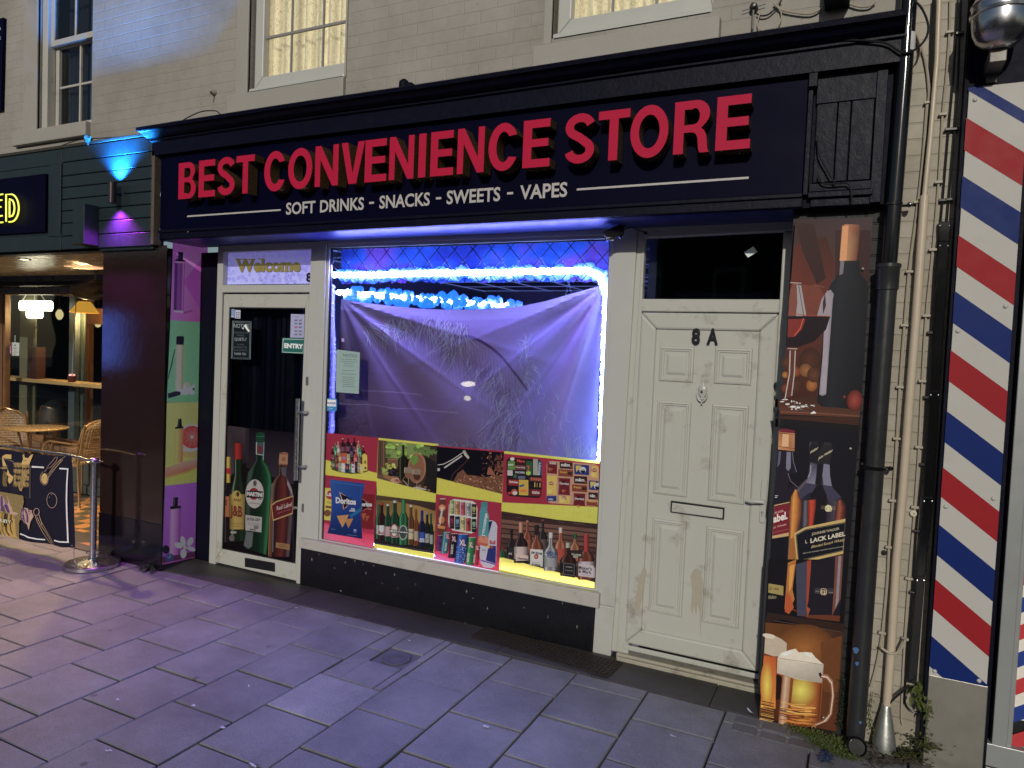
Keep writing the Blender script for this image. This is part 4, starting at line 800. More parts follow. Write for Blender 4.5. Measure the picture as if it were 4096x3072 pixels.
def v_splash(a):     # traced on the enlargement 'e'
    a.k = 'e'; a.poly2([(-2,520),(715,625),(740,62),(-2,5)], RED); a.poly2([(12,525),(715,620),(718,525),(16,345)], YEL)
    a.poly2([(18,348),(712,522),(738,80),(22,18)], (14,12,24)); r = random.Random(8)
    a.line([(22,215),(90,205),(180,160),(300,80)], 7, (190,186,180)); a.line([(100,245),(180,190),(290,115)], 16, (168,164,160)); a.line([(170,385),(190,310),(260,250),(330,180),(365,140)], 5, (96,56,48))
    a.rect(22,248,52,278,(170,170,170)); a.poly2([(295,62),(320,55),(368,130),(355,150),(315,110)], (176,170,160)); 
    for i in range(6): a.line([(300+9*i,66+10*i),(318+9*i,60+10*i)], 4, (60,54,52))
    a.poly2([(195,392),(245,300),(300,262),(345,320),(420,325),(520,345),(600,335),(728,320),(718,522),(560,484)], (110,70,50))
    for i in range(260):
        u = r.random(); x = 215+505*u; yl = 330 if x > 340 else 400-(x-215)*.8; y = r.uniform(yl, 400+(x-215)*.22); c = r.choice([(170,124,92),(70,42,34),(196,152,120),(134,86,62),(44,26,24),(150,104,76)])
        s_ = r.uniform(4,16); q = r.uniform(0,3); a.poly2([(x-s_*math.cos(q),y-s_*math.sin(q)*.6),(x+s_*.3,y+s_*.4),(x+s_*math.cos(q),y+s_*math.sin(q)*.6),(x-s_*.2,y-s_*.4)], c)
    for i in range(70): x = r.choice([r.gauss(540,26), r.gauss(600,20), r.uniform(640,730)]); y = r.uniform(80,330); s_ = r.uniform(3,9); a.ell(x,y,s_,s_,r.choice([(120,76,60),(90,54,44),(160,110,86)]),8)
    for i in range(24): a.ell(r.uniform(650,732), r.uniform(85,300), r.uniform(8,24), r.uniform(8,24), r.choice([(96,54,42),(120,72,54),(76,42,36)]), 10)
    a.poly2([(560,310),(575,235),(600,240),(640,300),(650,330)], (140,84,64))
def v_sweets(a):
    a.k = 'e'; a.poly2([(715,612),(1785,668),(1808,178),(742,64)], YEL); a.poly2([(718,612),(1787,666),(1806,206),(740,92)], RED)
    def rbox(x0,y0,x1,y1,r0,col,sk=0):
        pts = []
        for cx,cy,a0 in ((x1-r0,y0+r0,-90),(x1-r0,y1-r0,0),(x0+r0,y1-r0,90),(x0+r0,y0+r0,180)):
            for i in range(6): t = math.radians(a0+18*i); X = cx+r0*math.cos(t); pts.append((X, cy+r0*math.sin(t)+sk*(X-x0)))
        a.poly2(pts[::-1], col)
    rbox(765,130,1142,545,50,(34,26,32),.07)
    L = [(780,170,855,262,(86,130,60)),(860,150,975,205,(60,24,28)),(855,212,970,265,(96,52,50)),(852,270,968,315,(40,34,46)),(975,170,1042,320,(34,84,52)),(1050,150,1100,340,(150,150,140)),(1104,170,1146,330,(50,76,120)),(775,268,832,326,(180,170,170)),(888,330,965,362,(90,96,130)),(785,368,895,430,(140,30,44)),(898,370,1000,535,(186,156,50)),(1015,345,1146,385,(110,60,50)),(1018,390,1140,460,(30,24,26)),(1010,470,1140,545,(90,34,40)),(770,440,885,500,(26,22,30)),(1050,320,1145,345,(40,34,40))]
    for x0,y0,x1,y1,c in L: a.rect(x0,y0,x1,y1,c,.05)
    a.ell(850,505,34,34,(176,76,60)); a.ell(856,515,26,20,(180,180,180)); a.ell(828,150,24,18,(190,190,190)); a.ell(1000,300,26,24,(150,180,60)); a.text('7',(985,290),(1015,292),70,(220,60,60)); a.poly2([(905,430),(955,420),(955,440),(905,452)],(50,70,140)); a.ell(950,490,40,18,(200,110,40)); a.ell(1080,508,48,30,(130,30,40)); a.line([(1070,400),(1068,450)],10,(200,160,80)); a.line([(1095,405),(1093,452)],8,(160,130,70)); a.line([(1125,405),(1123,452)],10,(190,150,70)); a.ell(858,335,20,24,(60,90,60),8); a.ell(800,515,22,14,(170,40,50))
    for b, x0, y0, x1, y1, h, c in (('ttles',780,222,838,218,22,(230,230,220)),('Mars',880,182,960,190,30,(190,70,60)),('SNICKERS',858,300,962,306,20,(180,186,220)),('Coca-Cola',862,245,965,250,18,(210,190,190)),('BOUNTY',1110,320,1125,185,-24,(220,225,235)),('Skittles',795,405,888,410,24,(235,225,225)),('TWIX',1022,375,1142,386,26,(200,90,70)),('KitKat',1042,522,1120,524,30,(225,215,210))):
        if h > 0: a.text(b,(x0,y0),(x1,y1),h,c,.03)
        else:
            vs, fs, _ = glyphs(b,.03); a.off += a.step; a.raw([a.pt(x0+(x1-x0)*u-24*v+12, y0+(y1-y0)*u) for u,v in vs], fs, a.conv(c))
    rbox(1196,168,1755,620,50,(176,136,112),.07)
    def bag(x0,y0,x1,y1,c): a.poly2([(x0+4,y0),(x0+8,(y0+y1)/2),(x0,y1),(x1-4,y1+8),(x1-8,(y0+y1)/2+6),(x1,y0+6)], c); a.line([(x0+16,y0+10),(x0+14,y1-8)], 5, tuple(min(255,q+30) for q in c))
    def chips(x,y,s): a.poly2([(x-s,y-s*.6),(x+s*.3,y-s*.5),(x-s*.2,y+s)], (170,100,58)); a.poly2([(x+s*.3,y-s*.3),(x+s*1.1,y-s*.4),(x+s*.5,y+s*.7)], (160,90,52))
    def dor(x0,y0,x1,y1): bag(x0,y0,x1,y1,(104,26,38)); mx=(x0+x1)/2; a.poly2([(mx-20,y0+20),(mx+25,y0+50),(mx-5,y0+95)], (24,18,24)); a.text('Doritos',(x0+18,y0+70),(x1-16,y0+76),26,(230,225,225),.03); chips(mx-5,y0+140,24)
    def mm(x0,y0,x1,y1): a.rect(x0,y0,x1,y1,(52,30,32),.06); a.text('m&m',(x0+14,y1-22),(x1-30,y1-18),36,(225,220,215),.05); a.ell(x1-18,y1-16,12,10,(150,60,50))
    def ree(x0,y0,x1,y1): a.rect(x0,y0,x1,y1,(124,58,44),.07); a.text("Reese's",(x0+18,y1-34),(x0+100,y1-28),26,(210,150,60),.02); a.rect(x1-60,y0+30,x1-6,y1-14,(60,36,32),.05)
    def oreo(x0,y0,x1,y1): a.rect(x0,y0,x1,y1,(34,52,120),.07); a.poly2([(x0+14,y0+14),(x0+80,y0+16),(x0+20,y0+84)],(196,170,60)); a.ell(x0+90,y0+62,36,34,(190,196,220)); a.ell(x0+92,y0+72,26,24,(28,26,44)); a.text('OREO',(x0+52,y0+64),(x0+118,y0+70),20,(225,228,240),.04)
    def lay(x0,y0,x1,y1): bag(x0,y0,x1,y1,(190,168,72)); a.ell((x0+x1)/2-5,(y0+y1)/2-15,28,20,(150,60,50)); a.text("Lay's",((x0+x1)/2-26,(y0+y1)/2-8),((x0+x1)/2+18,(y0+y1)/2-6),20,(230,225,210),.04); a.ell((x0+x1)/2-20,y1-30,28,20,(206,176,106))
    chips(1235,265,26); a.poly2([(1205,185),(1308,190),(1306,310),(1202,300)],(104,26,38)); a.text('oritos',(1226,205),(1296,208),24,(230,225,225),.03); chips(1235,260,26); mm(1336,180,1474,250); ree(1322,258,1478,332); oreo(1492,206,1650,312); lay(1672,225,1752,345); lay(1196,325,1306,525); dor(1318,352,1450,530); mm(1490,330,1630,410); ree(1468,420,1630,495); oreo(1648,378,1750,478); a.rect(1198,545,1300,600,(34,52,120)); a.text('OREO',(1215,588),(1265,592),18,(210,214,230),.04); lay(1325,545,1450,622); dor(1480,515,1612,645); mm(1645,505,1745,580); ree(1622,600,1738,645)
def v_crisps(a):
    a.poly2([(20,1292),(665,1408),(700,610),(55,530)], RED)
    a.poly2([(22,1300),(665,1412),(668,1240),(500,1215),(300,1175),(24,1080)], None, [(255,96,140),(252,76,120),(205,44,82),(190,40,74),(176,36,66),(235,60,100)])  # LED glow at the poster's foot painted as a pink gradient
    a.poly2([(55,682),(165,690),(165,1075),(120,1070),(40,1062),(60,1000),(62,880),(66,780)], (190,176,66)); a.poly2([(95,895),(165,905),(165,930),(96,920)],(110,50,40)); a.ell(150,770,52,52,(150,44,50)); a.text('La',(104,782),(165,788),56,(225,215,205),.05); a.ell(118,985,42,40,(110,70,50)); a.text('Cla',(114,868),(160,872),22,(80,110,60))
    a.poly2([(530,752),(685,765),(680,830),(662,1000),(665,1180),(500,1160)], (112,24,32)); a.poly2([(528,812),(640,890),(548,960),(528,900)],(24,14,20)); a.line([(530,815),(640,890),(546,955)],7,(180,110,96)); a.text('oritos',(525,905),(645,908),50,(225,220,220),.05); a.poly2([(520,990),(580,985),(545,1075)],(150,80,48)); a.poly2([(570,1020),(622,1015),(580,1085)],(146,76,46)); a.text('COOL',(598,942),(640,946),14,(170,150,150))
    c = (24,56,124); a.poly2([(145,582),(560,635),(548,720),(525,810),(515,1000),(532,1290),(118,1222),(150,1110),(168,900),(166,760),(150,650)], None, [(40,80,150),(30,62,130),(24,58,130),(24,60,134),(20,52,118),(14,34,86),(16,38,92),(20,48,112),(28,66,140),(30,72,150),(34,76,148)])
    a.poly2([(380,1010),(525,910),(522,960),(400,1040)], (24,96,146)); a.line([(150,612),(555,665)], 10, (50,90,156)); a.line([(160,640),(200,700),(210,820)], 6, (44,84,152)); a.line([(520,700),(505,830)], 6, (44,84,152))
    a.poly2([(260,735),(425,835),(305,940)], (20,18,34)); a.line([(262,738),(330,780)],6,(196,150,120)); a.line([(262,738),(300,850),(308,940),(352,905)],9,(206,150,120)); a.line([(308,940),(420,835)],5,(186,110,96))
    a.text('Doritos',(216,868),(456,890),74,(226,224,226),.05); a.text('COOL',(396,945),(446,950),22,(190,200,220),.05); a.text('RANCH',(380,966),(446,970),20,(190,200,220),.05); a.rect(428,1172,462,1218,(70,96,150)); a.text('260',(430,1190),(460,1194),14,(170,184,210)); a.text('NET WT',(160,1178),(214,1186),12,(90,116,170)); a.rect(350,1238,470,1243,(90,112,160),.1)
    a.poly2([(228,1018),(370,1003),(340,1080),(295,1155),(262,1090)], (180,128,74)); a.poly2([(332,1058),(424,1046),(400,1100),(366,1164),(346,1110)], (170,116,66)); r = random.Random(1)
    for i in range(40): x = r.uniform(240,400); y = r.uniform(1015,1120); a.ell(x,y,4,3,r.choice([(150,96,52),(206,156,96)]),6) if (x < 330 and y < 1090 and abs(x-298) < (1150-y)*.45) else None
def v_beers(a):
    a.poly2([(668,1412),(1376,1545),(1405,858),(700,762)], YEL); a.poly2([(668,1405),(1374,1538),(1376,1470),(672,1350)], (226,200,60))  # brighter yellow foot paints in the LED glow
    a.poly2([(672,1345),(1376,1465),(1402,860),(698,770)], None, [(30,26,30),(24,22,30),(60,44,40),(80,62,40)]); 
    a.poly2([(690,1150),(1385,1200),(1396,960),(1200,900),(900,840),(695,830)], None, [(150,122,56),(160,130,66),(120,94,50),(150,116,60),(140,104,54),(100,76,40)])
    a.poly2([(672,1330),(1376,1440),(1378,1465),(672,1348)], (60,56,60))
    B = [(725,885,1290,66,(30,96,56),(40,80,60),(170,176,170),None),(762,868,1305,90,(46,20,26),(150,36,40),(196,196,200),(140,30,40)),(835,880,1320,84,(30,60,44),(160,166,170),(180,150,150),(120,50,60)),(918,838,1345,104,(24,60,42),(170,176,176),(170,150,140),(150,40,44)),(1020,830,1360,112,(38,100,62),(46,110,70),(110,124,130),(30,50,40)),(1108,890,1360,78,(96,62,34),(176,176,170),(190,176,140),(60,64,110)),(1168,940,1372,68,(120,60,28),(120,70,40),(170,150,130),(130,40,36)),(1240,955,1385,76,(24,28,56),(30,40,110),(46,86,170),(180,190,220)),(1300,980,1395,70,(26,34,34),(120,120,120),(150,150,150),(60,60,70)),(1346,990,1410,56,(26,46,36),(40,70,50),(150,160,150),None)]
    for x,t,b,w,g,c,l,l2 in (B[0],B[9],B[8],B[7],B[1],B[6],B[2],B[5],B[3],B[4]): a.bottle(x,t,b,w,g,c,l,neck=.42,sh=.34,capf=.05 if c[0] > 100 else .3,labr=(.60,.86),lab2=None)
    for x,y,rx,ry,c1,c2 in ((910,1190,44,80,(150,36,44),(190,186,180)),(1015,1215,50,90,(150,160,160),(56,70,66))): a.ell(x,y,rx,ry,c1); a.ell(x,y,rx*.8,ry*.86,c2)
    a.rect(862,1175,948,1218,(40,70,50),.1); a.text("BECK'S",(866,1208),(946,1216),26,(220,216,210),.05); a.rect(960,1190,1072,1228,(40,44,50),.1); a.text('Heineken',(962,1216),(1070,1226),24,(220,220,220),.03); a.poly2([(1016,1150),(1022,1164),(1036,1164),(1025,1174),(1029,1188),(1016,1179),(1003,1188),(1007,1174),(996,1164),(1010,1164)],(60,76,66)); a.text('Bud',(724,1230),(784,1240),34,(150,50,60),.04); a.text('Corona',(1078,1215),(1146,1225),24,(50,60,110),.03); a.text('BUD',(1214,1305),(1268,1310),24,(220,226,240),.05); a.text('LIGHT',(1204,1326),(1272,1334),20,(220,226,240),.05); a.line([(1280,1300),(1336,1270)],14,(110,110,110))
def can(a,x,t,b,w,c,lean=0.,top=(150,150,160)):
    h=b-t; X=lambda u,v:(x+u*w/2+lean*v, t+v*h); m_=lambda f: tuple(min(255,int(q*f+(f>1)*14)) for q in c); a.grid([X(-.82,0),X(-1,.05),X(-1,.95),X(-.82,1)],[X(.82,0),X(1,.05),X(1,.95),X(.82,1)],[(0,m_(.5)),(.12,m_(.95)),(.24,m_(1.35)),(.4,m_(1.)),(.75,m_(.85)),(1,m_(.4))]); a.poly2([X(-.82,-.0),X(-.92,.03),X(.92,.03),X(.82,-.0)], top)
def v_energy(a):
    a.k = 'e'; a.poly2([(-8,1240),(685,1362),(715,625),(10,525)], RED); a.poly2([(-8,1243),(685,1366),(686,1290),(400,1245),(100,1190),(-6,1165)], None, [(255,120,190),(230,60,90),(190,44,70),(180,40,70),(200,60,110),(240,90,150)])  # pink LED glow painted along the foot
    pts=[(205,578),(400,600),(440,625),(455,680),(448,880),(430,930),(390,948),(190,915),(150,880),(142,820),(150,640),(165,595)]; a.poly2(pts, (186,190,180))
    cols=[[(130,140,80),(176,120,80),(176,70,90),(150,152,160),(40,44,44)],[(50,20,36),(24,40,60),(190,170,110),(150,50,50),(20,40,36)]]; mk=[[(230,240,170),(110,40,40),(90,30,50),(40,40,60),(220,220,90)],[(150,60,90),(120,170,200),(40,36,30),(40,30,30),(160,190,160)]]
    for r_ in range(2):
        for i in range(5):
            x=182+59*i; t=592+160*r_+9*i; can(a,x,t,t+145,52,cols[r_][i])
            for q in (-12,0,12): a.line([(x+q-2,t+35),(x+q,t+62),(x+q*.6,t+90)],[7,6,2],mk[r_][i])
            a.rect(x-18,t+105,x+18,t+109,mk[r_][i])
    a.poly2([(52,572),(115,578),(118,640),(132,700),(125,800),(128,960),(105,972),(30,958),(18,920),(22,800),(30,700),(45,640)], (96,50,44)); a.ell(78,670,38,34,(186,116,70)); a.ell(76,670,22,20,(200,150,110)); a.ell(70,800,34,40,(180,110,60)); a.poly2([(30,860),(110,870),(108,900),(28,890)],(190,120,60)); a.rect(55,570,113,582,(170,160,150))
    vs,fs,_=glyphs('Lucozade',.03); a.off+=a.step; a.raw([a.pt(62+34*u-4-30*(.5-v)*-1-15,860-190*u-0*v) for u,v in vs],fs,a.conv((225,215,210)))
    a.poly2([(498,612),(560,616),(564,660),(556,690),(578,760),(580,860),(572,960),(570,1080),(600,1110),(540,1100),(470,1070),(455,1050),(466,960),(470,860),(480,720),(492,680)], (62,134,146)); a.poly2([(462,975),(572,985),(570,1080),(598,1112),(540,1100),(470,1070),(456,1050)], (176,84,60)); a.rect(498,610,562,660,(56,122,134)); a.poly2([(466,1000),(490,960),(520,1000),(545,965),(572,1000),(572,1060),(470,1040)], (186,120,96))
    vs,fs,_=glyphs('Lucozade',.03); a.off+=a.step; a.raw([a.pt(500+38*u+38*v,972-240*u) for u,v in vs],fs,a.conv((226,232,235)))
    a.poly2([(580,806),(620,808),(655,830),(668,870),(655,1240),(640,1300),(600,1318),(520,1306),(490,1270),(480,1180),(485,1070),(570,1090)], (170,174,190)); a.poly2([(574,820),(618,812),(575,960)],(36,44,86)); a.poly2([(655,1080),(575,1075),(545,1235),(650,1270)],(38,46,110)); a.poly2([(488,1225),(650,1272),(645,1285),(490,1240)],(60,80,150)); a.text('Bull',(585,1062),(648,1066),44,(170,40,50),.05); a.ell(572,1090,16,18,(206,170,60)); a.poly2([(590,1098),(610,1075),(628,1095),(612,1106)],(170,60,50)); a.text('RED',(505,1130),(545,1136),14,(90,96,120))
    can(a,60,965,1135,62,(70,36,84),-18); can(a,128,930,1165,78,(56,112,124),-30); can(a,208,945,1210,74,(40,30,40),-30)
    can(a,455,1080,1290,56,(150,44,60),-20); can(a,400,985,1285,88,(40,116,66),-30); can(a,305,950,1270,118,(32,74,150),-40)
    r=random.Random(6)
    for i in range(140): y=r.uniform(1080,1262); x=305-40*(y-950)/320+r.uniform(-50,50); a.ell(x,y,3.2,3.2,r.choice([(120,160,230),(190,210,250),(60,110,200)]),5)
    for i in range(24): a.ell(60+r.uniform(-30,15),r.uniform(1000,1120),3,3,(140,90,150),5)
    for b,x0,x1,y,h,c in (('XL',262,335,1075,68,(225,205,215)),('XL',365,412,1095,62,(215,205,205)),('XL',118,156,1000,52,(215,150,170)),('XL',182,232,1030,58,(220,180,200)),('XL',440,474,1120,48,(220,190,200))): a.text(b,(x0,y),(x1,y+6),h,(190,40,60),.06); a.text(b,(x0+3,y-2),(x1-2,y+3),h-6,c,.03)
    for b,x,y0,y1,h in (('SPORTS',122,1130,1045,20),('DOUBLE',190,1165,1065,24),('MIXER',362,1250,1150,28),('JUICED',425,1260,1170,22)):
        vs,fs,_=glyphs(b,.03); a.off+=a.step; a.raw([a.pt(x-h/2+h*v-8*(1-u)*1,y0+(y1-y0)*u) for u,v in vs],fs,a.conv((225,225,225)))
def v_spirits(a):
    a.k='e'; a.poly2([(685,1366),(1750,1600),(1785,668),(715,614)], YEL); a.poly2([(688,1366),(1750,1600),(1752,1562),(1300,1462),(690,1330)], None, [(244,220,110),(250,226,130),(220,200,70),(206,190,52),(214,196,60)])  # pale yellow foot paints the LED shining from behind
    a.poly2([(692,1195),(1755,1480),(1780,872),(712,708)], (62,42,42)); r=random.Random(9)
    for i in range(11):
        y=740+52*i; a.poly2([(712,y),(1775,y+110),(1773,y+150),(710,y+42)] if y<1150 else [(1300,y-20),(1770,y+20),(1770,y+60),(1300,y+20)], r.choice([(92,62,56),(76,50,48),(110,76,66),(58,38,40)])); a.line([(712,y),(1775,y+110)] if y<1150 else [(1300,y-20),(1770,y+20)],5,(30,20,24))
        for j in range(6):
            x=r.uniform(720,1700); yy=y+8+(x-712)*.104+r.uniform(0,30)
            if yy < 1120: a.line([(x,yy),(x+r.uniform(40,160),yy+10)],3,r.choice([(130,92,80),(44,28,32)]))
    sp=[(990,810,1150,96,(140,76,58),(170,110,90),(150,90,70),.05),(1155,798,1150,90,(40,40,44),(130,60,60),(90,80,80),.05),(1345,885,1260,130,(166,96,66),(190,180,160),(170,70,50),.15),(1500,950,1240,120,(160,100,66),(44,84,60),(60,50,50),.2),
        (725,1090,1205,62,(30,84,50),(130,40,40),None,.2),(820,905,1215,100,(40,36,36),(30,28,30),(44,42,44),.14),(920,830,1262,150,(50,34,36),(176,120,100),(200,176,170),.25),(1090,858,1290,146,(130,72,52),(36,34,38),(190,184,180),.25),(1240,938,1345,150,(150,150,156),(186,186,186),(160,160,164),.14),(1425,1048,1400,170,(60,34,30),(150,146,140),(40,38,40),.15),(1620,958,1440,175,(120,60,46),(150,50,52),(186,176,184),.38)]
    for x,t,b,w,g,c,l,cf in sp: a.bottle(x,t,b,w,g,c,l,neck=.30,sh=.44,capf=cf,labr=(.60,.90),hl=tuple(min(255,q+50) for q in g))
    a.rect(1370,1250,1500,1400,(36,34,38),.15); a.loop([(1380,1262),(1492,1276),(1490,1396),(1378,1380)],4,(130,130,130)); a.rect(1535,1270,1700,1400,(184,174,182),.14); a.rect(1700,1310,1755,1420,(170,150,160),.14)
    a.poly2([(866,1160),(1000,1185),(1000,1235),(866,1240)],(196,172,164)); a.rect(1020,1110,1155,1285,(192,188,186),.12); a.ell(1085,1195,24,26,(150,50,56)); a.ell(1085,1195,12,13,(190,130,120)); a.rect(1470,1130,1580,1200,(50,40,40),.12)
    for b,x0,x1,y,dy,h,c,bd in (('JIM BEAM',1030,1146,1170,16,34,(30,28,34),.03),('BOURBON',1038,1128,1292,10,26,(40,36,44),.05),('KENTUCKY STRAIGHT',1036,1126,1256,8,9,(90,60,60),.0),('ABSOLUT',1190,1308,1170,14,38,(44,70,120),.05),('VODKA',1200,1298,1206,12,34,(44,70,120),.05),('Hennessy',888,1000,1230,10,30,(50,44,50),.03),('TULLAMORE',1462,1566,1178,12,20,(200,190,170),.03),('DEW',1482,1536,1206,6,22,(200,190,170),.03),('JACK',788,828,1175,5,24,(200,200,200),.04),("Maker's",1538,1680,1330,16,42,(50,44,54),.02),('& Mark',1538,1676,1366,16,36,(50,44,54),.02),("Jack Daniel's",1400,1470,1310,8,16,(170,170,170),.02),('SINGLE BARREL',1396,1476,1345,8,11,(150,150,150),.0),('BOURBON WHISKY',1570,1660,1392,8,9,(110,96,110),.0)): a.text(b,(x0,y),(x1,y+dy),h,c,bd)
    for i in range(6): a.line([(1185+r.uniform(0,20),1222+i*16),(1290-r.uniform(0,20),1232+i*16)],3,(110,110,120))
vinyl.n = 0
for nm, lab, fn in (('window_poster','red and yellow window poster of soft drink bottles and cans, top left of the row',v_soda),('window_poster','window poster of a wine bottle, grapes and barrel in a garden',v_wine),('window_poster','window poster of a dark bottle over splashing drink',v_splash),('window_poster','red window poster of chocolate bars and snack packets, top right of the row',v_sweets),
    ('window_poster','window poster with a big blue crisp packet, bottom left of the row',v_crisps),('window_poster','window poster of a line of beer bottles on amber',v_beers),('window_poster','red window poster of energy drink cans and a blue sports drink bottle',v_energy),('window_poster','window poster of spirits bottles on dark planks, bottom right of the row',v_spirits)):
    vinyl(nm, lab, fn)
# ------------------------------------------------------------------ lattice film, stickers and notices on the glass
b_ = MB(); x0, x1 = ZP('G',128,300,.016).x, ZP('G',2066,300,.016).x
zt_, zb_ = 2.512, 2.243; px_ = .137; pz_ = .150
def clipseg(xa, za, xb, zb2, w=.0052):
    d = Vector((xb-xa, 0, zb2-za)); t0, t1 = 0., 1.
    for p, q, lo, hi in ((xa, d.x, x0, x1), (za, d.z, zb_, zt_)):
        if abs(q) < 1e-9: continue
        a_, c_ = (lo-p)/q, (hi-p)/q
        if a_ > c_: a_, c_ = c_, a_
        t0, t1 = max(t0, a_), min(t1, c_)
    if t1 <= t0: return
    A_ = Vector((xa,0,za))+d*t0; B_ = Vector((xa,0,za))+d*t1; n = Vector((-d.z,0,d.x)).normalized()*w/2
    b_.slab([tuple(A_-n), tuple(B_-n), tuple(B_+n), tuple(A_+n)], b_.yy, b_.yy+.0006)
for i in range(-4, 22):
    X = x0+.03+i*px_
    b_.yy = .0165; clipseg(X, zt_+.02, X+px_*3, zt_+.02-pz_*3)
    b_.yy = .0172; clipseg(X, zt_+.02, X-px_*3, zt_+.02-pz_*3)
tag(b_.build('lattice_film', M['blackletter']), 'black diamond lattice film stuck along the top of the shop window', 'window film')
def sticker(name, lab, k, pts, Y, draw, cat='notice', m='print', grp=None, thick=.001):
    a = planeart(k, Y, .00004, (lambda c: alb(c,.85)) if name == 'door_vinyl' else None); a.poly2(pts, draw[0]); draw[1](a); o = a.build(name, M[m]); tag(o, lab, cat, grp); return o
def n_lines(a, x0, x1, y0, y1, n, col, w=3, sk=0, seed=1):
    r = random.Random(seed)
    for i in range(n):
        y = y0+(y1-y0)*i/max(1,n-1); m_ = (x0+x1)/2; l = (x1-x0)/2*r.uniform(.6,1); a.line([(m_-l,y-sk*l),(m_+l,y+sk*l)], w, col)
def d_notice(a):
    a.text('NOTICE',(225,980),(320,988),20,(70,86,84),.02)
    n_lines(a,205,320,1000,1045,4,(86,100,98),4,.06,2); n_lines(a,200,322,1075,1100,2,(86,100,98),4,.06,3); n_lines(a,200,322,1120,1185,6,(86,100,98),4,.06,4)
sticker('paper_notice','grey-green sheet of small print taped inside the left edge of the shop window','G',[(176,1222),(332,1234),(340,952),(180,932)],.0145,((112,132,130),d_notice))
def d_24(a):
    a.rect(112,1272,176,1318,(176,190,210),.04); a.text('24-HOUR',(113,1302),(175,1306),14,(20,60,120),.05); n_lines(a,118,170,1310,1310,1,(60,100,150),2); a.text('CCTV',(130,1337),(155,1338),6,(200,220,240),.02)
sticker('surveillance_sticker','small blue and white 24-hour surveillance sticker low at the left of the window glass','G',[(104,1342),(112,1350),(172,1354),(182,1345),(184,1275),(176,1266),(116,1262),(108,1270)],.0150,((34,104,160),d_24),'sticker')
sticker('white_tag','tiny pale square tag behind the window glass above the paper notice','G',[(216,878),(232,880),(230,856),(214,858)],.0150,((150,130,190),lambda a: None),'sticker')
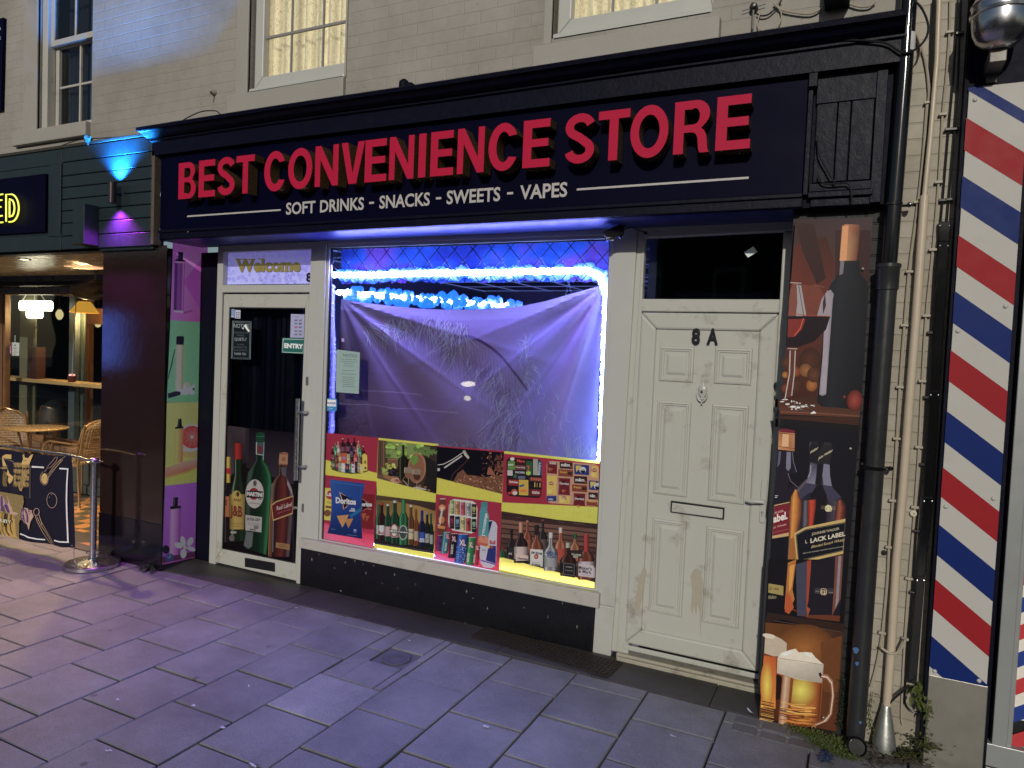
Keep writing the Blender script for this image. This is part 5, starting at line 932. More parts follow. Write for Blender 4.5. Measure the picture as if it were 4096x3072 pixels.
# door vinyl with bottles, traced on enlargement E
def d_door(a):
    a.poly2([(726,212),(1280,270),(1296,1355),(672,1235)], (20,14,18))
    a.poly2([(726,212),(875,232),(870,520),(722,660)], None, [(66,54,62),(74,62,72),(40,32,40),(84,72,80)]); a.poly2([(880,240),(1278,272),(1278,700),(880,560)], None, [(22,17,28),(24,18,32),(60,50,62),(44,36,46)])
    a.poly2([(875,232),(905,236),(900,520),(870,520)], (50,40,52))
    B = lambda *p, **k: a.bottle(*p, **k)
    B(734,475,1180,80,(40,30,36),(196,160,60),(180,110,70),neck=.42,sh=.34,capf=.3,labr=(.46,.70)); a.rect(714,565,752,612,(170,40,36)); a.text('S',(704,875),(722,876),50,(110,50,40),.06)
    B(1300,660,1340,90,(14,12,18),(14,12,18),None,neck=.5,sh=.2); a.text('ptai',(1274,910),(1312,914),34,(170,170,176),.02)
    B(815,362,1170,145,(34,52,36),(150,34,36),(190,160,76),neck=.46,sh=.44,capf=.16,labr=(.52,.88),hl=(110,140,120)); a.ell(800,795,38,44,(190,160,76)); a.ell(812,782,14,22,(70,56,40),8); a.text('RARE',(780,838),(838,842),22,(90,60,40),.03); a.text('J&B',(748,985),(850,1002),118,(120,44,36),.04,0); a.text('BLENDED SCOTCH',(752,1028),(858,1034),12,(110,80,44),.0); a.text('WHISKY',(770,1052),(822,1055),12,(110,80,44),.0); a.rect(752,1090,800,1106,(170,160,150)); a.ell(762,1145,22,26,(110,100,104))
    # green vermouth bottle
    a.grid([(962,290),(960,500),(925,550),(888,610),(876,700),(868,960),(858,1200),(872,1228)],[(1032,292),(1026,510),(1062,555),(1090,625),(1096,700),(1082,960),(1064,1180),(1052,1285)],[(0,(14,24,20)),(.12,(60,78,70)),(.25,(14,34,24)),(.55,(12,40,26)),(.8,(22,66,40)),(.92,(44,120,74)),(1,(14,40,26))]); a.poly2([(900,600),(940,560),(930,640),(892,680)],(60,80,70)); a.poly2([(884,1090),(940,1098),(930,1215),(905,1230),(862,1210)], (100,108,108))
    a.poly2([(962,275),(964,345),(1034,352),(1036,275),(1000,266)], (24,70,50)); a.rect(966,300,1032,306,(60,110,84)); a.rect(964,350,1028,450,(70,84,96)); a.poly2([(970,370),(1020,390),(1018,440),(972,440)],(110,50,56)); a.line([(968,350),(966,448)],8,(170,180,180)); a.line([(964,448),(1028,458)],7,(160,170,170)); a.line([(1030,350),(1024,500)],7,(130,150,160))
    a.ell(952,778,76,120,(176,172,170),28,.02); a.ell(952,778,66,108,(160,156,156),28,.02); a.ell(952,778,70,113,(184,180,178),28,.02); a.ell(946,778,42,50,(150,36,42),20); a.rect(884,750,1020,808,(22,20,28),.05); a.text('MARTINI',(888,794),(1016,806),36,(214,210,208),.05); a.ell(955,690,16,24,(90,80,80),8); a.text('BIANCO',(930,718),(972,722),7,(90,70,70),0); a.text('Real',(980,824),(1008,828),14,(60,50,56),.04); a.text("L'APERITIVO",(905,860),(1000,868),12,(110,100,104),.02)
    a.poly2([(876,952),(1014,972),(1008,1098),(876,1080)], (176,172,172)); a.text('EXTRA DRY',(888,998),(1000,1008),24,(70,66,74),.04); n_lines(a,890,1004,1020,1040,3,(130,126,130),3,.1,5); a.text('IIPPII',(912,1084),(958,1088),18,(60,56,60),.02); a.ell(965,1055,22,18,(120,116,120),8)
    # whisky with slanted red label
    a.grid([(1160,440),(1152,620),(1110,665),(1086,740),(1075,960),(1064,1300)],[(1226,440),(1218,640),(1252,690),(1276,770),(1270,1000),(1244,1300)],[(0,(60,40,34)),(.1,(120,80,60)),(.2,(34,20,26)),(.38,(80,32,30)),(.6,(110,44,36)),(.78,(60,26,28)),(.9,(104,84,92)),(1,(34,22,28))]); a.poly2([(1090,700),(1110,680),(1100,850),(1082,900)], (110,96,100)); a.poly2([(1225,660),(1262,740),(1270,820),(1250,760),(1222,700)], (150,140,150)); a.line([(1092,820),(1078,1000),(1068,1290)],7,(170,110,50)); a.line([(1108,1000),(1102,1260)],10,(110,100,110)); a.line([(1246,980),(1240,1250)],8,(90,70,80)); a.poly2([(1170,560),(1215,560),(1210,640),(1180,620)],(90,84,96)); 
    a.poly2([(1160,440),(1152,535),(1226,540),(1230,440),(1195,434)], (176,130,96)); a.line([(1162,445),(1228,448)],8,(130,50,44)); a.line([(1154,530),(1226,535)],6,(120,80,56)); a.ell(1194,490,20,20,(150,100,70),8)
    a.poly2([(1090,870),(1130,838),(1275,792),(1268,945),(1104,1004)], (190,160,100)); a.poly2([(1096,878),(1134,848),(1272,802),(1264,934),(1110,990)], (104,26,36)); a.text('Red Label',(1136,918),(1260,880),36,(206,180,180),.02); a.text('BLENDED SCOTCH WHISKY',(1142,945),(1252,910),10,(180,130,130),.0); n_lines(a,1150,1250,862,862,1,(170,120,120),2,-.3)
    a.poly2([(1130,1180),(1245,1196),(1242,1245),(1128,1222)], (160,120,76)); n_lines(a,1140,1232,1200,1215,2,(90,60,40),3,.1)
o = sticker('door_vinyl','printed vinyl of spirit bottles on the lower half of the shop door glass','E',[(726,212),(1280,270),(1296,1355),(672,1235)],.014,((20,14,18),d_door),'door poster','vinyl')
def d_quiet(a):
    for q in (0, 9): a.loop([(768+q,797+q),(922-q,800+q),(916-q,1114-q),(757+q,1108-q)],3,(104,118,120))
    a.text('NOTICE',(778,852),(905,856),34,(110,124,126),.01); a.text('PLEASE LEAVE THE',(776,898),(895,902),14,(70,80,84),0); a.text('PREMISES',(806,922),(866,924),14,(70,80,84),0); a.text('QUIETLY',(784,964),(886,967),30,(112,126,128),.01); a.text('TO AVOID',(804,998),(862,1000),13,(70,80,84),0); a.text('DISTURBING THE',(778,1020),(888,1022),13,(70,80,84),0); a.text('LOCAL RESIDENTS',(776,1044),(888,1046),13,(70,80,84),0); a.text('THANK YOU',(780,1078),(880,1080),20,(112,126,128),.01)
    a.poly2([(862,838),(880,820),(890,850),(912,876),(900,890),(880,862)], (190,205,215)); a.poly2([(846,858),(858,846),(862,866)],(180,200,210)) 
sticker('quiet_notice','dark framed notice asking customers to leave quietly, left on the shop door','D',[(768,797),(922,800),(916,1114),(757,1108)],.0150,((14,20,26),d_quiet))
def d_pay(a):
    r = random.Random(3); a.text('Welcome',(1278,764),(1320,765),9,(60,60,84),.02)
    for y in (790,818,848,880,908):
        for x, c in ((1294,(60,60,110)),(1330,(60,70,110))):
            a.rect(x-15,y-11,x+15,y+11,(118,118,150)); a.rect(x-11,y-4,x+11,y+5,(150,46,50) if y == 848 and x < 1300 else (r.choice([(54,54,96),(70,74,110),(84,80,84)])))
sticker('payment_notice','pale sheet of card payment logos at the upper right of the shop door','D',[(1252,738),(1368,742),(1362,936),(1246,934)],.0150,((128,128,158),d_pay))
def d_entry(a):
    a.loop([(1188,945),(1360,950),(1352,1062),(1182,1054)],4,(170,190,184)); a.text('ENTRY',(1196,1020),(1354,1028),40,(176,186,190),.05)
sticker('entry_sign','green ENTRY sign at the right of the shop door glass','D',[(1180,935),(1366,940),(1358,1070),(1174,1060)],.0135,((20,78,72),d_entry),'sign')
sticker('door_sticker','pale blue sticker in the top left corner of the shop door','D',[(752,694),(786,694),(786,768),(750,766)],.0150,((100,120,156),lambda a: n_lines(a,756,780,758,762,2,(170,180,200),2)),'sticker',grp='small stickers in the corner of the shop door')
sticker('door_sticker','white label with dark symbols beside the pale blue sticker on the shop door','D',[(790,704),(834,706),(832,776),(788,774)],.0150,((150,152,172),lambda a: [a.ell(x,y,6,6,(50,46,60),8) for x in (803,820) for y in (726,744,764)]),'sticker',grp='small stickers in the corner of the shop door')
# welcome fanlight film
m, nt, bs_ = newmat('frosted_film_glow'); at = node(nt,'ShaderNodeAttribute',attribute_name='Col'); nt.links.new(at.outputs[0], bs_.inputs['Base Color']); nt.links.new(at.outputs[0], bs_.inputs['Emission Color']); bs_.inputs['Emission Strength'].default_value = .30; bs_.inputs['Roughness'].default_value = .45; M['frost'] = m  # film emits faintly, standing in for light through it
def d_wel(a):
    r = random.Random(12); P_ = []
    a.poly2([(708,200),(1436,188),(1430,486),(704,494)], None, [(120,116,214),(112,104,200),(126,126,236),(124,128,236)])
    a.poly2([(1040,420),(1170,420),(1170,485),(1040,487)], (120,118,180))
    for i in range(400):
        x, y = r.uniform(725,1418), r.uniform(212,475)
        if abs(x-1066) < 280 and 270 < y < 400 or (x > 1365 and y > 385): continue
        if any((x-p)**2+(y-q)**2 < 900 for p, q in P_): continue
        P_.append((x, y)); q = r.uniform(-.9,.9); rx, ry = r.uniform(9,16), r.uniform(12,17)
        e = [(x+rx*math.cos(t)*math.cos(q)-ry*math.sin(t)*math.sin(q), y+rx*math.cos(t)*math.sin(q)+ry*math.sin(t)*math.cos(q)) for t in [-6.283*k/9 for k in range(9)]]
        a.loop(e, 2.6, (88,82,150)); a.line([(x-5*math.cos(q)-ry*.5*math.sin(q)*-1, y-ry*.5),(x+2, y),(x-1, y+ry*.5)], 2.4, (88,82,150))
    vs, fs, _ = glyphs('Welcome', .05)
    for dx, col in ((3,(50,44,50)),(0,(96,86,40))):
        a.off += a.step; a.raw([a.pt(800+dx+535*u, 392+dx-4*u-112*v) for u, v in vs], fs, a.conv(col))
    for i, (x, y) in enumerate([(800,286),(838,286),(862,286),(905,288),(972,390),(990,282),(1145,386),(1200,386),(1245,386)]): a.rect(x-8,y-4,x+22,y+4,(96,86,40))
    a.rect(1378,396,1380,398,(10,10,20)); a.text('8',(1382,474),(1430,474),78,(8,8,16),.04)
o = sticker('welcome_film','lilac frosted film with gold Welcome and coffee beans over the shop door','D',[(708,200),(1436,188),(1430,486),(704,494)],.040,((120,116,214),d_wel),'window film','frost')
# ------------------------------------------------------------------ cloth hung behind the glass
YC0 = .17
top = [(210,588),(350,612),(500,630),(750,655),(930,661),(1070,660),(1230,654),(1390,643),(1600,600),(1800,545),(2010,490)]
def interp(L, u):
    for (a, b) in zip(L, L[1:]):
        if a[0] <= u <= b[0]: t = (u-a[0])/(b[0]-a[0]); return a[1]+(b[1]-a[1])*t
    return L[-1][1]
TL, TR = Vector((210,588)), Vector((2010,490))
def cloth_px(u, v):      # v 0 top, 1 bottom, in photograph coordinates of enlargement G
    xt = 210+1800*u; yt = interp(top, xt); xb = 150+1770*u; yb = 2050+150*u
    # pull of the edges
    e = 12*math.sin(v*7)*(1-u)*(1 if u < .5 else 0); return (xt+(xb-xt)*v+e*.3, yt+(yb-yt)*v)
def fold(x, y):
    d = 0.
    for (cx, cy, k, a0, s_) in ((210,588,15,.2,1.),(2010,490,17,1.9,1.)):
        r_ = math.hypot(x-cx, y-cy)+1; an = math.atan2(y-cy, x-cx)
        d += .017*math.sin(an*k+a0+.35*math.sin(r_/260))*min(1, r_/260)*math.exp(-r_/900)*s_
    for (cx, cy, k, a0) in ((210,588,9,.5),(2010,490,11,1.2)):
        r_ = math.hypot(x-cx, y-cy)+1; an = math.atan2(y-cy, x-cx); w_ = abs(math.sin(an*k+a0)); d -= .010*math.exp(-(w_/.16)**2)*min(1, r_/160)*math.exp(-r_/760)
    d += .010*math.sin(x/230+y/500)+.004*math.sin(x/90-y/210)
    return d
def cloth_col(x, y):
    # base with LED purple mixed in: beige-brown left, pinkish middle, pale blue lilac right
    u = (x-170)/1850; v = (y-600)/1000
    c = Vector((.24,.18,.25))
    def mixc(a, b, t): t = max(0,min(1,t)); return a*(1-t)+b*t
    c = mixc(Vector((.050,.030,.030)), c, (x-190+60*math.sin(y/90))/(280+.26*(y-600)))
    c = mixc(c, Vector((.17,.10,.19)), math.exp(-((x-620)/330)**2-((y-1330)/330)**2)*.9)
    c = mixc(c, Vector((.10,.055,.12)), math.exp(-((x-560)/260)**2-((y-1520)/150)**2)*.9)
    c = mixc(c, Vector((.24,.24,.42)), (u-.48)*2.2*(.35+max(0,v)*.8))
    c = mixc(c, Vector((.34,.22,.36)), math.exp(-((x-(1900-.25*(y-490)))/90)**2)*.6)
    h = math.sin(x*.31+2.2*math.sin(y*.011+x*.004))*math.sin(y*.017+x*.043)      # hair-like strands
    pl = math.exp(-((x-820)/330)**2-((y-880)/130)**2)+math.exp(-((x-1130)/230)**2-((y-1080)/190)**2)+math.exp(-((x-1330)/130)**2-((y-1400)/230)**2)
    c = mixc(c, Vector((.12,.075,.10)), max(0, h)*pl*.45); c = mixc(c, Vector((.33,.27,.42)), max(0, -h)*pl*.6)
    if y < interp(top, max(210,min(2010,x)))+75: c = mixc(c, Vector((.32,.28,.36)), .5)
    return tuple((c.x*.76, c.y*.68, c.z*.80))
b_ = MB(); NU, NV = 190, 110; gridp = {}; gc = {}
for i in range(NU+1):
    for j in range(NV+1):
        x, y = cloth_px(i/NU, j/NV); p = ZP('G', x, y, YC0); p.y += fold(x, y); gridp[i,j] = p; gc[i,j] = cloth_col(x, y)
idx = {}
for i in range(NU+1):
    for j in range(NV+1): idx[i,j] = len(b_.v); b_.v.append(tuple(gridp[i,j]))
for i in range(NU):
    for j in range(NV):
        k4 = ((i,j),(i,j+1),(i+1,j+1),(i+1,j)); b_.f.append(tuple(idx[q] for q in k4)); b_.c.append([gc[q] for q in k4]); b_.m.append(0)
M['backdrop'] = printmat('backdrop_cloth', .55, .3, glow=.0, grain=.03)
cl = b_.build('backdrop_cloth', M['backdrop'], smooth=True); tag(cl, 'lilac backdrop cloth printed with feathery grasses, hung by its corners behind the window', 'cloth')
# printed grass strokes on the cloth
a = Art('G', lambda x, y: P(x, y, YC0)+Vector((0, fold((x-1240)*1.7015, (y-850)*1.7015), 0)), (0,-1,0), .000012, lambda c: tuple(.40*v for v in alb(c,.45)))
a.off = .003; r = random.Random(21)
def hair(x, y, an, l, cur, w, col):
    pts = [(x, y)]; 
    for i in range(7): an += cur; x += math.cos(an)*l/7; y += math.sin(an)*l/7; pts.append((x, y))
    a.line(pts, [w, w, w, w*.9, w*.8, w*.6, w*.4, .3], col)
LT_ = [(205,185,215),(225,205,235),(185,160,190),(200,180,205)]; DK = [(110,80,100),(125,92,110),(96,66,84)]; LB = [(150,150,240),(170,170,255),(130,130,225)]
for i in range(210): x = r.uniform(360,1080); y = 800-60*math.sin((x-360)/230)+r.uniform(-40,40); hair(x, y, r.uniform(1.0,2.3) if x > 500 else r.uniform(.2,1.2), r.uniform(90,230), r.uniform(-.10,.10), r.uniform(1.6,3.6), r.choice(LT_+DK))
for i in range(120): x = r.uniform(900,1330); y = 820+(x-900)*.75+r.uniform(-70,110); hair(x, y, r.uniform(1.3,2.4), r.uniform(70,190), r.uniform(-.08,.1), r.uniform(1.6,3.4), r.choice(LT_+DK))
for i in range(190): x = r.gauss(1340,70); y = r.uniform(1180,1640); hair(x, y, r.uniform(1.4,2.6), r.uniform(60,150), r.uniform(-.12,.12), r.uniform(1.6,3.2), r.choice(DK+LT_))
for i in range(150): t = r.random(); x = 1400+480*t*r.random(); y = 900+760*t+r.uniform(-60,60); hair(x+80*r.random(), y, r.uniform(-2.4,-.8), r.uniform(30,90), r.uniform(-.2,.2), r.uniform(2,5), r.choice(LB))
for i in range(60): x = r.uniform(880,1250); hair(x, 1640, r.uniform(-2.4,-1.0), r.uniform(50,140), r.uniform(-.2,.2), r.uniform(2,4), r.choice(LB+DK))
for i in range(40): x = r.uniform(1750,1930); hair(x, 1660, r.uniform(-2.2,-.9), r.uniform(60,170), r.uniform(-.15,.15), 3, r.choice(LB))
for q, w in ((0,4),(12,3),(-10,2.5)): a.line([(1060+600*0+420*(i/14)*1.0-q*.2, 838+q*.6+ (i/14)**1.75*370) for i in range(15)], w, (64,34,62))
for i in range(60): x = r.uniform(190,330); y = r.uniform(1150,1600); hair(x, y, r.uniform(-1.2,1.4), r.uniform(60,160), r.uniform(-.1,.1), 2, r.choice([(120,96,100),(50,30,36)]))
o = a.build('grass_print', M['backdrop'], cl)
# ------------------------------------------------------------------ LED strips wrapped in white fluff
M['led_core'] = emit('led_white_core', (.36,.50,1.), 30.)
M['led_halo'] = emit('led_blue_halo', (.015,.17,1.), 1.7, (.3,.4,.9))
M['led_dim'] = emit('led_dim_fluff', (.10,.12,.9), .55, (.5,.5,.8))
def puff(b, c, r0, rn):
    b_m = bmesh.new(); bmesh.ops.create_icosphere(b_m, subdivisions=2, radius=r0)
    vs = [c+Vector((v.co.x, v.co.y, v.co.z))*(1+rn.uniform(-.22,.22)) for v in b_m.verts]; fs = [[v.index for v in f.verts] for f in b_m.faces]; b_m.free(); b.raw(vs, fs)
def fluff(b, pts, r0, n, jit, rn):
    L = [Vector(p) for p in pts]; seg = [(L[i+1]-L[i]).length for i in range(len(L)-1)]; T = sum(seg)
    for k in range(n):
        d = T*(k+.5)/n+rn.uniform(-.5,.5)*T/n; i = 0
        while i < len(seg)-1 and d > seg[i]: d -= seg[i]; i += 1
        p = L[i]+(L[i+1]-L[i])*min(1, d/seg[i]); puff(b, p+Vector([rn.uniform(-jit,jit) for _ in range(3)]), r0*rn.uniform(.65,1.2), rn)
def led(name, lab, pts, rc, rh, nc, nh, core='led_core', jit=.012, seed=1):
    rn = random.Random(seed); t = thing(name, lab, 'led strip', pts[0], 'LED strips in white fluff around the shop window')
    b = MB(); b.tube(pts, rc*.95, 12); fluff(b, pts, rc, nc, jit*.3, rn); b.build('lit_strip', M[core], t, smooth=True)
    if nh: b = MB(); fluff(b, [(p[0], p[1]+.06, p[2]) for p in pts], rh, nh, jit*1.6, rn); b.build('fluff', M['led_halo'], t, smooth=True)
q = lambda x, y, Y: tuple(ZP('G', x, y, Y))
led('led_strip','bright fluffy blue-white LED strip running level across the top of the shop window',[q(160,425,.10),q(420,425,.10),q(850,412,.10),q(1250,408,.10),q(1650,398,.10),q(1890,392,.10),q(1985,440,.10)],.018,.036,260,130,seed=2)
led('led_strip','dazzling LED strip down the right edge of the shop window',[q(1975,440,.10),q(2018,560,.10),q(2012,850,.10),q(2000,1200,.10),q(1985,1600,.10),q(1975,1820,.10)],.020,.032,300,90,seed=3)
za = ZP('G', 190, 540, .25); zb2 = ZG('G', 1390, 640, za.z)
led('led_strip','LED strip in fluff running back into the shop under the ceiling, above the cloth',[tuple(za), tuple(za*.6+zb2*.4), tuple(zb2)],.017,.034,150,120,jit=.03,seed=4)
led('led_strip','dim violet fluff down the left edge of the shop window',[q(150,500,.09),q(150,700,.09),q(158,1000,.09),q(150,1300,.09),q(145,1500,.09)],.020,0,80,0,core='led_dim',seed=5)
# thin LED line glowing under the posters on the inner sill
b_ = MB(); b_.box(-3.44,-1.36,.050,.062,.378,.388); tag(b_.build('sill_led_line', emit('sill_led', (.75,.60,1.), 45.)), 'thin glowing LED line behind the posters on the window sill', 'led strip')
b_ = MB(); b_.slab([(-2.98,.3705),(-1.365,.3705),(-1.365,.3765),(-2.98,.3765)], .004, .010); tag(b_.build('sill_spill_glow', emit('sill_spill', (.62,.60,1.), 1.6)), 'fine lavender glowing line added along the window sill for light spilling under the posters', 'led strip')  # added glowing strip imitates light leaking under the posters
al = bpy.data.lights.new('led_wash', 'AREA'); al.shape = 'RECTANGLE'; al.size = 2.0; al.size_y = .10; al.energy = 128; al.color = (.24,.22,1.); ao = bpy.data.objects.new('led_wash', al); ao.location = (-2.45,.075,2.34); ao.rotation_euler = Vector((0,-1,-.75)).to_track_quat('-Z','Y').to_euler(); reg(ao)
al2 = bpy.data.lights.new('led_cloth_wash', 'AREA'); al2.shape = 'RECTANGLE'; al2.size = 2.0; al2.size_y = .04; al2.energy = 6.5; al2.color = (.30,.26,1.); ao2 = bpy.data.objects.new('led_cloth_wash', al2); ao2.location = (-2.4,.07,2.28); ao2.rotation_euler = Vector((0,.12,-1)).to_track_quat('-Z','Y').to_euler(); reg(ao2)
pl2 = bpy.data.lights.new('interior_blue_fill', 'POINT'); pl2.energy = 22; pl2.color = (.22,.18,1.); pl2.shadow_soft_size = .3; po2 = bpy.data.objects.new('interior_blue_fill', pl2); po2.location = (-2.6,1.6,2.1); reg(po2)  # added blue fill light, no fitting of its own
# furry header panel above the strip, LED colour and glow put into its material
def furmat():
    m, nt, b = newmat('fur_header_glow'); L = nt.links.new; geo = node(nt,'ShaderNodeNewGeometry')
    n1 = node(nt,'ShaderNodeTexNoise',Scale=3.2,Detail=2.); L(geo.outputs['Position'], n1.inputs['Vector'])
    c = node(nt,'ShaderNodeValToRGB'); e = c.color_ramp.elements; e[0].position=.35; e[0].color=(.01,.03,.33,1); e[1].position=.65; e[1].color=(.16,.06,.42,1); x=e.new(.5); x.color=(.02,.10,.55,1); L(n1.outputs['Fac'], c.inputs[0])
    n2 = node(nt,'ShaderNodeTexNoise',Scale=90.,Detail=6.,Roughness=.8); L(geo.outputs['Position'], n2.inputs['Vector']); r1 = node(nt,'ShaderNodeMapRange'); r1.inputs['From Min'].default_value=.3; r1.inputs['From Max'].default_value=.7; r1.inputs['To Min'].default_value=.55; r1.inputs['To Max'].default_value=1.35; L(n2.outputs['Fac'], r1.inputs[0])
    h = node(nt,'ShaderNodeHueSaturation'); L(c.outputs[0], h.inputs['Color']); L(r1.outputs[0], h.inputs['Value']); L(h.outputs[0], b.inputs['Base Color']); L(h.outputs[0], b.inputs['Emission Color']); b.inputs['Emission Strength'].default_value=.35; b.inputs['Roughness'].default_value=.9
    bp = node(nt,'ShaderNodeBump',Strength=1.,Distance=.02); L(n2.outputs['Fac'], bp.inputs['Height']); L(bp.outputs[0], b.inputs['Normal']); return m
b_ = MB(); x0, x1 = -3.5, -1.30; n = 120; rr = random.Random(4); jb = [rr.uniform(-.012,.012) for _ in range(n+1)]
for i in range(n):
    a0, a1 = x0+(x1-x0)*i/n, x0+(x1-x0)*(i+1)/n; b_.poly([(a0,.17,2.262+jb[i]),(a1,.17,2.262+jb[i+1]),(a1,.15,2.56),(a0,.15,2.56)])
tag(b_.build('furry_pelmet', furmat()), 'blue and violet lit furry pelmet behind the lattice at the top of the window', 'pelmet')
# small chain hanging above the cloth
b_ = MB()
for s_ in (-1, 1):
    A_, B_ = ZP('G', 1762, 468, .2), ZP('G', 1762+s_*22, 575, .2)
    for i in range(9): c = A_+(B_-A_)*(i+.5)/9; b_.tube([c+Vector((.004*math.cos(t),.002*(i%2)*math.sin(t)*2,.0065*math.sin(t))) for t in [6.283*k/6 for k in range(7)]], .0012, 5)
tag(b_.build('hanging_chain', M['steel']), 'thin chain hanging in an inverted V above the cloth at the right', 'chain')
# ------------------------------------------------------------------ security camera
p = ZP('G', 2130, 45, -.10); t = thing('security_camera', 'small black security camera under the fascia at the top right of the window', 'camera', p)
b_ = MB(); b_.lathe([(.022,0),(.022,-.008),(.014,-.012),(.001,-.012)], (p.x,p.y,2.545), 16); b_.tube([(p.x,p.y,2.54),(p.x+.004,p.y,2.50),(p.x-.012,p.y-.01,2.475)], .008, 8); b_.build('bracket', M['black_plastic'], t, smooth=True)
c = ZP('G', 2062, 140, -.14); d = Vector((-.86,-.25,-.42)).normalized(); s_ = d.cross(Vector((0,0,1))).normalized(); u_ = s_.cross(d).normalized()
b_ = MB(); bx = lambda a, e: [c+d*a+s_*i+u_*j for i, j in ((-e,-e),(e,-e),(e,e),(-e,e))]; b_.hexa(bx(-.055,.026), bx(.048,.028)); b_.build('housing', M['black_plastic'], t, bevel=.004)
b_ = MB(); b_.hexa(bx(.0485,.024), bx(.050,.022)); b_.build('lens', M['pipe_gloss'], t)
b_ = MB(); b_.hexa([q_+u_*-.034+s_*0 for q_ in bx(.012,.006)], [q_+u_*-.024 for q_ in bx(.034,.008)]); b_.build('sensor_foot', M['upvc'], t)
b_ = MB(); b_.tube([(p.x,p.y,2.52),(p.x+.05,p.y+.02,2.535),(p.x+.09,p.y+.03,2.52),(p.x+.12,p.y+.04,2.508)], .0035, 6); e = Vector((p.x+.125,p.y+.042,2.504)); b_.lathe([(.009,-.008),(.012,0),(.009,.008)], e, 10); b_.build('lead', M['black_plastic'], t, smooth=True)
# white cable looping under the left end of the sign
cable('A', [(1052,1215,-.345),(1035,1290,-.345),(1030,1400,-.345),(1042,1500,-.34),(1085,1545,-.33),(1200,1552,-.2),(1390,1575,-.1),(1550,1575,-.05),(1640,1562,-.02)], .0035, M['cable_w'], 'pale cable looping round the lower left corner of the shop sign', Y=-.33)
# ------------------------------------------------------------------ vape panel on the left return
p0 = Vector((-4.883,-.2325,0)); dv = Vector((.042,.284,0)).normalized(); nv = Vector((dv.y,-dv.x,0))
p0 = p0+nv*.006
a = Art('D', lambda x, y: PLN(x, y, p0, nv), nv, .00002, lambda c: alb(c,.36))
def frame_xy(k): a.k = k
a.poly2([(222,1470),(518,1468),(543,808),(252,790)], (96,150,108))
a.poly2([(252,790),(543,808),(562,166),(276,116)], None, [(176,84,160),(160,64,136),(150,96,190),(150,70,190)])
a.poly2([(360,470),(545,780),(560,400),(562,210)], (150,62,150)); a.poly2([(276,116),(562,166),(560,300),(400,220)], (158,84,184))
a.grid([(288,292),(278,718)],[(373,300),(361,725)],[(0,(80,36,96)),(.2,(64,28,80)),(.4,(120,56,136)),(.7,(104,40,112)),(.88,(160,90,160)),(1,(96,40,100))]); a.poly2([(278,706),(362,712),(358,730),(278,722)], (150,140,180)); a.poly2([(316,222),(358,226),(356,294),(312,290)], (20,16,38)); a.poly2([(296,282),(374,292),(372,304),(294,296)], (16,14,30)); a.poly2([(292,300),(372,306),(371,318),(292,314)], (176,110,150)); a.line([(322,228),(320,284)], 6, (60,54,90)); a.poly2([(360,722),(430,706),(445,712),(365,738)], (130,50,120))
# mint tile
a.grid([(300,992),(290,1376)],[(362,994),(353,1378)],[(0,(176,140,108)),(.3,(206,170,134)),(.7,(188,150,114)),(1,(140,108,80))]); a.poly2([(302,930),(310,922),(358,922),(366,932),(362,994),(300,992)], (24,20,36)); a.line([(290,1030),(275,1090),(262,1160),(240,1240),(236,1280)], [6,9,10,9,6], (56,44,66)); a.poly2([(230,1398),(300,1378),(338,1384),(330,1412),(270,1428),(235,1438)], (36,28,46))
for x, y, rx, ry, q, c in ((385,1340,28,40,.3,(196,180,162)),(435,1345,30,14,-.7,(184,168,150)),(335,1372,36,16,.1,(200,184,166)),(370,1392,34,20,.2,(206,190,172)),(425,1382,32,24,.6,(206,192,174)),(395,1325,16,26,.1,(170,140,120)),(444,1362,8,12,0,(20,60,40))): a.ell(x, y, rx, ry, c, 14, q)
a.poly2([(232,1420),(470,1400),(518,1440),(516,1468),(230,1470)], (90,146,104)); a.poly2([(230,1398),(300,1378),(338,1384),(330,1412),(270,1428),(235,1438)], (36,28,46)); a.ell(425,1385,30,22,(206,192,174),14,.5); a.ell(372,1392,34,18,(206,190,172),14,.2)
a.poly2([(222,1474),(518,1470),(516,1655),(218,1655)], (200,186,54))
for x, y in ((268,1484),(503,1472)): a.ell(x, y, 4, 4, (30,26,30), 8)
# yellow and purple tiles, enlargement E
a.k = 'E'
a.poly2([(222,22),(518,16),(494,680),(207,712)], None, [(206,192,58),(210,198,66),(214,196,44),(216,200,40)])
a.poly2([(350,610),(502,520),(498,640),(210,700),(210,640)], (196,170,44)); a.poly2([(360,600),(480,560),(500,470),(360,520)], (186,150,40))
a.ell(430,305,118,112,(206,150,110),26); a.ell(432,306,106,102,(214,180,150),26); a.gell(434,308,96,94,(196,84,72),(160,44,42),26)
for i in range(10): t_ = i*.628; a.line([(434,308),(434+92*math.cos(t_),308+88*math.sin(t_))], 2.5, (200,110,96))
a.ell(430,306,14,14,(220,190,170),10); a.poly2([(345,405),(430,412),(512,380),(508,450),(470,480),(360,470)], (206,130,66)); a.poly2([(345,400),(430,410),(512,376),(510,398),(430,432),(345,420)], (222,190,150)); a.ell(290,320,20,56,(206,150,70),14)
a.grid([(288,235),(278,522)],[(362,235),(352,520)],[(0,(206,140,60)),(.3,(222,150,66)),(.7,(206,116,58)),(1,(170,84,52))]); a.poly2([(318,156),(343,155),(348,222),(308,224)], (18,16,26)); a.poly2([(292,224),(358,218),(360,234),(290,240)], (20,18,28)); a.line([(324,160),(318,220)], 4, (80,76,90))
a.poly2([(212,565),(330,520),(470,480),(490,500),(490,545),(400,585),(212,636)], None, [(200,104,80),(214,124,96),(220,130,104),(210,116,96),(190,92,80),(176,84,66),(190,90,60)]); a.line([(472,482),(488,496),(490,520),(484,552)], 4, (20,16,30)); a.poly2([(212,636),(400,585),(486,552),(484,562),(400,600),(212,650)], (170,120,50))
